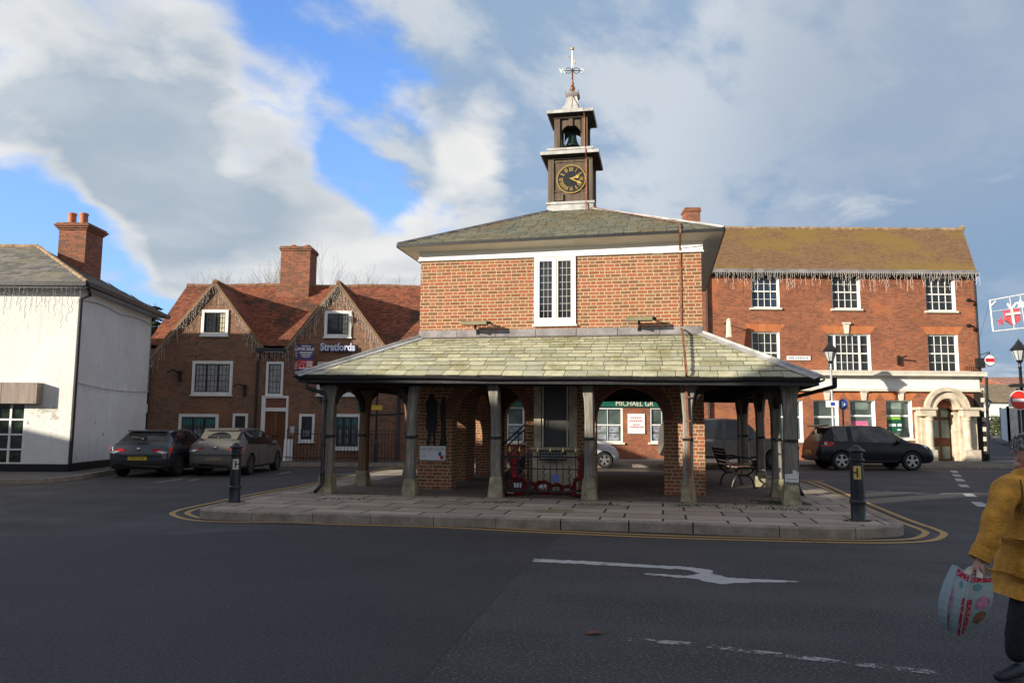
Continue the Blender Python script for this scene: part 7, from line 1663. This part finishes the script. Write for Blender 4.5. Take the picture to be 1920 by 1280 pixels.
# face: added to the same head, turned to the left
fx=Vector((-1,.25,0)).normalized(); up=Vector((0,0,1)); sd=fx.cross(up).normalized()
def hp(f,s,u): return hd+fx*f+sd*s+up*u
mb=MB()
mb.lathe([(.078*math.sin(math.pi*i/10),-.105*math.cos(math.pi*i/10)) for i in range(11)],hd+Vector((0,0,-.005)),18)
mb.add([hp(.070,-.014,.035),hp(.070,.014,.035),hp(.108,0,-.012),hp(.075,-.018,-.022),hp(.075,.018,-.022)],[(0,2,3),(0,1,2),(1,4,2),(3,2,4)])
mb.tube([hp(.07,-.03,-.05),hp(.082,0,-.048),hp(.07,.03,-.05)],.008,5); mb.sphere(hp(.06,0,-.088),.03,8)
for s in(-1,1): mb.sphere(hp(.0,s*.078,-.005),.022,8,1.4); mb.sphere(hp(.064,s*.028,.015),.014,8)
fo=mb.build('face',M['skin'],PE,smooth=True)
# hair: short grey cap, swept back
mb=MB(); random.seed(3)
for i in range(1500):
    a=U(0,6.28); b=U(-.35,1.0); d=Vector((math.cos(a)*math.sqrt(1-b*b) if abs(b)<1 else 0,math.sin(a)*math.sqrt(max(0,1-b*b)),b)); f=d.dot(fx)
    if f>.45 and b<.45: continue
    p=hd+Vector((d.x*.083,d.y*.083,d.z*.112+.004)); t=(Vector((0,0,-1))-fx*.5+Vector((U(-.3,.3),U(-.3,.3),0))); t=(t-d*t.dot(d)).normalized(); s=t.cross(d)*.006; L=U(.03,.07)
    mb.add([p-s,p+s,p+t*L*.6+d*.012+s,p+t*L+d*.002,p+t*L*.6+d*.012-s],[(0,1,2,3,4)])
mb.lathe([(.085*math.sin(math.pi*(.1+.6*i/8)),.112*math.cos(math.pi*(.1+.6*i/8))) for i in range(9)],hd-fx*.012,16)
mb.build('hair',M['hair'],PE,smooth=True)
mb=MB()
for s in(-1,1): mb.tube([hp(.086,s*(.028+.022*math.cos(q)),.012+.018*math.sin(q)) for q in [2*math.pi*i/12 for i in range(13)]],.0022,4); mb.tube([hp(.084,s*.052,.018),hp(.02,s*.085,.012)],.0025,4)
mb.build('spectacles',M['specs'],PE)
# left hand closed on the bag handles: palm and five separate fingers
Hm=Matrix.Translation(hand); mb=MB()
def chain(pts,rs,nm): return skin(nm,pts,[(i,i+1) for i in range(len(pts)-1)],rs,1,M['skin'],PE)
pd=(hand-wr_).normalized(); hx=Vector((0,1,0)).cross(pd).normalized()
palm=skin('palm',[wr_,wr_.lerp(hand,.55),hand+pd*.02],[(0,1),(1,2)],[(.026,.022),(.038,.018),(.036,.016)],2,M['skin'],PE)
for i in range(4):
    o_=hand+pd*.02+Vector((0,(-.03+.02*i),0)); L=(.07,.08,.075,.06)[i]
    chain([o_,o_+pd*L*.45-hx*.012,o_+pd*L*.62-hx*.038,o_+pd*L*.35-hx*.055],[.0095,.009,.0085,.007],'finger')
tb=wr_.lerp(hand,.45)+Vector((0,-.03,0)); chain([tb,tb+pd*.03+Vector((0,-.018,0))-hx*.01,tb+pd*.06-hx*.035+Vector((0,-.008,0)),tb+pd*.072-hx*.045+Vector((0,.006,0))],[.013,.012,.010,.008],'thumb')
# coat: body and sleeves, hem at mid thigh
hem=pp(1937,1086,.02)
V=[hem,hip,waist,chest,pp(1932,896,.02),sh+Vector((.01,0,-.01)),sh.lerp(el,.5),el,el.lerp(wr_,.55),wr_+Vector((.006,0,.012)),shR,elR,wrR]
E_=[(0,1),(1,2),(2,3),(3,4),(3,5),(5,6),(6,7),(7,8),(8,9),(3,10),(10,11),(11,12)]
Rd=[(.195,.225),(.185,.215),(.165,.185),(.165,.19),(.095,.1),.088,.080,.074,.062,.052,.085,.07,.055]
coat=skin('coat',V,E_,Rd,3,M['jacket'],PE,noise=.014,nscale=8,root=1)
mb=MB(); cw=(wr_-el).normalized(); c0_=wr_+Vector((.004,0,.012)); e1_=cw.orthogonal().normalized(); e2_=cw.cross(e1_)
mb.tube([c0_-cw*.05,c0_-cw*.02,c0_+cw*.03],[.064,.066,.062],16,False); mb.build('cuff',M['jacket'],coat,smooth=True)
# seams and hood
mb=MB(); mb.tube(curve(sh+Vector((.055,-.07,.05)),sh+Vector((.07,-.085,-.06)),sh+Vector((.05,-.06,-.17)),8),.006,5); mb.tube(curve(pp(1895,935,-.20),pp(1912,915,-.2),pp(1935,905,-.18),8),.006,5); mb.build('seams',M['jackseam'],coat)
hood=skin('hood',[pp(1902,893,-.02),pp(1915,889,-.12),pp(1940,888,-.14),pp(1962,884,-.03),pp(1948,880,.12),pp(1918,886,.1)],[(0,1),(1,2),(2,3),(3,4),(4,5),(5,0)],[.035,.045,.055,.055,.045,.038],2,M['jacket'],coat,noise=.006,nscale=14)
# trousers and shoes
skin('trousers',[pp(1942,1080,.02),hl+Vector((.02,.03,-.06)),kl,al+Vector((0,0,-.035)),hr+Vector((.02,-.02,-.06)),kr,ar_+Vector((0,0,-.03))],[(0,1),(1,2),(2,3),(0,4),(4,5),(5,6)],[.10,.095,.08,.066,.095,.08,.066],2,M['trouser'],PE,noise=.006,nscale=9)
for a_,t_ in((al,tl),(ar_,tr_)):
    d=(t_-a_); d.z=0; d.normalize(); o_=Vector((a_.x,a_.y,.0)); q=skin('shoe',[o_-d*.05+Vector((0,0,.055)),o_+d*.05+Vector((0,0,.05)),o_+d*.15+Vector((0,0,.04)),o_+d*.20+Vector((0,0,.035))],[(0,1),(1,2),(2,3)],[(.045,.05),(.045,.045),(.042,.035),(.03,.026)],2,M['shoe'],PE)
skin('scarf',[pp(1922,880,-.06),pp(1916,884,0),pp(1922,882,.06)],[(0,1),(1,2)],[.03,.035,.03],2,M['scarf'],PE)
# shopping bag
bt=pp(1826,1084,-.24)+foot; BG=thing('shopping_bag','turquoise patterned shopping bag with red trim hanging from her hand','bag',(bt.x,bt.y,bt.z-.38)); bl=lambda px,py,dy=0:aty(px,py,bt.y+dy)-BG.location
# bag: front sheet folded at its middle, narrowing to the base, leaning to the left
TL_,TM_,TR_=bl(1797,1061,.02),bl(1818,1078,-.06),bl(1858,1080,.02); BL_,BM_,BR_=bl(1777,1180,.03),bl(1800,1192,-.04),bl(1838,1172,.03)
ml,mm,mr=bl(1775,1128,-.04),bl(1805,1140,-.10),bl(1857,1128,-.04)
def sheet(off):
    rows=[]
    for k in range(9):
        t=k/8; q=lambda a,b,c:Vector(a)*(1-t)**2*1+Vector(b)*2*t*(1-t)+Vector(c)*t*t
        f=lambda a,m_,c:q(a,m_*2-(Vector(a)+Vector(c))/2,c)
        L_,Mi,R_=f(TL_,ml,BL_),f(TM_,mm,BM_),f(TR_,mr,BR_); row=[]
        for j in range(13):
            s=j/12; p=(L_.lerp(Mi,s*2) if s<.5 else Mi.lerp(R_,s*2-1)); bulge=.012*math.sin(s*4*math.pi); row.append(p+Vector((0,off+.02*math.sin(math.pi*t)*(1 if off>0 else -1)+bulge,0)))
        rows.append(row)
    return rows
FR=sheet(0); BK=sheet(.07); mb=MB()
def grid(mb,rows):
    for a,b in zip(rows,rows[1:]):
        for j in range(len(a)-1): mb.poly(a[j],b[j],b[j+1],a[j+1])
grid(mb,FR); grid(mb,[r[::-1] for r in BK])
for k in range(8): mb.poly(FR[k][0],BK[k][0],BK[k+1][0],FR[k+1][0]); mb.poly(FR[k][-1],FR[k+1][-1],BK[k+1][-1],BK[k][-1])
for j in range(12): mb.poly(FR[8][j],BK[8][j],BK[8][j+1],FR[8][j+1])
bg=mb.build('cloth',M['bag'],BG,smooth=True)
def on(s,t,out=.004):
    t=max(0,min(8,t*8)); i=min(7,int(t)); f=t-i; s=max(0,min(12,s*12)); j=min(11,int(s)); g=s-j
    p=FR[i][j].lerp(FR[i][j+1],g).lerp(FR[i+1][j].lerp(FR[i+1][j+1],g),f); return p+Vector((0,-out,0))
def strip_(s0,s1,t0,t1,nm,mat,n=10,out=.004):
    oval=nm=='printed_motif'
    m=MB()
    for i in range(n):
        a,b=t0+(t1-t0)*i/n,t0+(t1-t0)*(i+1)/n
        for j in range(8):
            if oval:
                k0,k1=[math.sqrt(max(0,1-(2*x_-1)**2)) for x_ in(i/n,(i+1)/n)]; cs=(s0+s1)/2; u0,v0=[cs+(s1-s0)*(x_/8-.5)*k0 for x_ in(j,j+1)]; u1,v1=[cs+(s1-s0)*(x_/8-.5)*k1 for x_ in(j,j+1)]
                m.poly(on(u0,a,out),on(u1,b,out),on(v1,b,out),on(v0,a,out)); continue
            u,v=s0+(s1-s0)*j/8,s0+(s1-s0)*(j+1)/8; m.poly(on(u,a,out),on(u,b,out),on(v,b,out),on(v,a,out))
    return m.build(nm,mat,bg,smooth=True)
strip_(0,.46,.02,.10,'top_band',M['bagtrim'],3); strip_(.56,1,.02,.10,'top_band',M['bagtrim'],3)
strip_(.34,.43,.34,.995,'printed_band',M['bagtrim']); strip_(.53,.63,.36,.995,'printed_band',M['bagtrim']); strip_(.445,.515,.0,.99,'middle_seam',plain('bag seam grey',(.28,.33,.34),.8),10,.003)
strip_(.02,.13,.26,.62,'printed_motif',M['bagpink'],6); strip_(.03,.09,.66,.80,'printed_motif',M['bagtrim'],4); strip_(.70,.92,.32,.58,'printed_motif',M['bagpink'],6); strip_(.72,.92,.60,.86,'printed_motif',M['bagbrown'],6)
strip_(.2,.3,.13,.24,'printed_motif',plain('bag print teal',(.08,.2,.22),.8),4); strip_(.62,.78,.12,.24,'printed_motif',bpy.data.materials['bag print teal'],4)
hb2=foot+hand-BG.location
for a,b in((on(.30,.03,.006),hb2+Vector((-.02,-.01,-.0))),(on(.72,.03,.006),hb2+Vector((.02,-.01,0)))):
    m=MB(); pts=curve(a,a.lerp(b,.5)+Vector((-.006,-.02,.02)),b,8)
    for p,q in zip(pts,pts[1:]): m.beam(p,q,.040,.006,(0,1,0))
    m.build('handle',M['strap'],BG)
# ------------------------------------------------------------------ light
EL,AZ=math.radians(14.5),math.radians(58)
sv=Vector((-math.sin(AZ)*math.cos(EL),-math.cos(AZ)*math.cos(EL),math.sin(EL)))
sun=bpy.data.lights.new('sun','SUN'); sun.energy=5.0; sun.angle=math.radians(.55); sun.color=(1.0,.92,.78)
so_=bpy.data.objects.new('sun',sun); COL.objects.link(so_); so_.rotation_euler=sv.to_track_quat('Z','Y').to_euler(); so_.location=(-20,-20,30)
w=bpy.data.worlds.new('World'); SC.world=w; w.use_nodes=True; T=w.node_tree; T.nodes.clear()
n=NT('tmp'); n.t=T; n._uv=n._ob=None
outw=T.nodes.new('ShaderNodeOutputWorld'); bgw=T.nodes.new('ShaderNodeBackground'); T.links.new(bgw.outputs[0],outw.inputs[0]); bgw.inputs[1].default_value=.15
sky=T.nodes.new('ShaderNodeTexSky'); sky.sky_type='NISHITA'; sky.sun_disc=False; sky.sun_elevation=EL; sky.sun_rotation=math.atan2(sv.x,sv.y); sky.altitude=100; sky.air_density=1.0; sky.dust_density=.6; sky.ozone_density=2.2
dv=T.nodes.new('ShaderNodeTexCoord').outputs['Generated']
x,y,z=n.sep(dv); zc=n.m('MAXIMUM',z,.0)
den=n.m('ADD',zc,.22); P=n.xyz(n.m('DIVIDE',x,den),n.m('DIVIDE',y,den),0)
warp=n.noise(P,1.1,3,.5,0,True)
vm=n.node('ShaderNodeVectorMath',operation='MULTIPLY_ADD'); n.set(vm.inputs[0],warp); vm.inputs[1].default_value=(.5,.5,0); n.set(vm.inputs[2],P); Pw=vm.outputs[0]
def blob(px,py,rad,amt):
    """a bank of cloud that really lies in this direction of the sky"""
    d=ray(px,py).normalized(); vd=n.node('ShaderNodeVectorMath',operation='DOT_PRODUCT'); n.set(vd.inputs[0],dv); vd.inputs[1].default_value=d
    return n.m('MULTIPLY',n.sm(vd.outputs['Value'],math.cos(math.radians(rad)),1.0),amt)
base=n.noise(Pw,1.45,8,.50,.12)
bl_=[blob(*a) for a in ((140,180,18,.24),(330,250,10,.20),(60,340,7,.10),(570,400,5.5,.38),(440,470,6,.36),(290,420,6,.30),(680,500,7,.36),(850,190,6,.34),(620,170,6,.28),(720,60,11,-.24),(520,280,6,-.14),(700,310,5,-.30),(480,350,3.5,-.04),(30,440,7,-.42),(170,480,5,-.36),(980,90,9,-.12),(850,370,5,.22),(760,330,4,-.1),(1600,200,30,-.10))]
fine=n.noise(Pw,5.2,7,.56,.3); s=n.m('ADD',base,n.m('MULTIPLY',n.m('SUBTRACT',fine,.5),.62))
for b in bl_: s=n.m('ADD',s,b)
cov=n.sm(s,.51,.80)
off=n.node('ShaderNodeVectorMath',operation='ADD'); n.set(off.inputs[0],Pw); off.inputs[1].default_value=(-.10,-.12,0); b2=n.noise(off.outputs[0],1.45,8,.50,.12)
lit=n.sm(n.m('SUBTRACT',base,b2),-.10,.12)
thick=n.m('MULTIPLY',n.sm(s,.70,1.0),n.m('ADD',.16,n.m('ADD',blob(130,170,20,.95),blob(380,270,10,.65))))
mott=n.noise(Pw,3.6,5,.55); thick=n.m('MULTIPLY',thick,n.ramp(mott,[(.3,.72),(.66,1.1)]))
bright=n.mix(lit,(2.75,2.9,3.05),(3.75,3.75,3.7)); dark=n.mix(lit,(1.75,2.1,2.5),(2.3,2.6,2.9))
cloud=n.mix(thick,bright,dark)
# high thin veil over the right half of the sky, in long streaks
xs=n.m('ADD',n.m('MULTIPLY',n.sep(P)[0],.55),n.m('MULTIPLY',n.sep(P)[1],.9)); ys=n.m('SUBTRACT',n.m('MULTIPLY',n.sep(P)[1],.55),n.m('MULTIPLY',n.sep(P)[0],.9))
stv=n.noise(n.xyz(n.m('MULTIPLY',xs,1.3),n.m('MULTIPLY',ys,1.8),2.0),2.3,8,.56,.15)
vb=[blob(*a) for a in ((1700,330,34,.72),(1900,560,20,.3),(1300,300,24,.50),(1150,60,20,.30),(880,250,13,.12),(960,270,6,-.10),(900,420,11,.06))]
v=n.m('ADD',.5,n.m('MULTIPLY',n.m('SUBTRACT',stv,.5),2.0))
for b in vb: v=n.m('ADD',v,b)
vcov=n.m('MULTIPLY',n.sm(v,.52,.98),.94)
vdk=blob(1880,480,24,1.0)
veil=n.mix(n.sm(n.m('ADD',stv,n.m('ADD',blob(1200,430,8,.10),blob(1350,230,9,.10))),.42,.64),(1.35,1.85,2.5),(2.7,2.9,3.05)); veil=n.mix(n.m('MULTIPLY',vdk,.75),veil,(1.0,1.42,2.0)); veil=n.mix(n.m('MULTIPLY',blob(1750,60,14,1.0),.55),veil,(1.75,2.0,2.25))
skyc=n.mix(1,sky.outputs[0],(.80,1.08,1.58),'MULTIPLY')
skyc=n.mix(n.m('MULTIPLY',n.sm(z,.62,.02),.55),skyc,(1.55,2.35,3.6)); full=n.mix(vcov,skyc,veil); full=n.mix(cov,full,cloud)
# unseen sky overhead and behind is tinted pale and warm to fill the shade
vd=n.node('ShaderNodeVectorMath',operation='DOT_PRODUCT'); n.set(vd.inputs[0],dv); vd.inputs[1].default_value=sv; g=n.m('MULTIPLY',n.m('ADD',.90,n.m('MULTIPLY',n.sm(y,-.25,.35),.10)),n.m('SUBTRACT',1,n.m('MULTIPLY',n.sm(z,.55,.85),.1)))
full=n.mix(n.m('MULTIPLY',n.sm(n.m('SUBTRACT',z,n.m('MULTIPLY',y,.9)),-.1,.45),.9),full,n.mix(.5,n.mix(1,full,(1.2,1.05,.8),'MULTIPLY'),(3.1,2.5,1.75)))
vm2=n.node('ShaderNodeVectorMath',operation='SCALE'); n.set(vm2.inputs[0],full); n.set(vm2.inputs['Scale'],g)
T.links.new(vm2.outputs[0],bgw.inputs[0])
bpy.data.materials.remove(n.mat)
SC.view_settings.view_transform='Standard'; SC.view_settings.look='None'; SC.view_settings.exposure=.65; SC.view_settings.gamma=1
SC.render.engine='CYCLES'; SC.cycles.use_denoising=True; SC.cycles.max_bounces=6
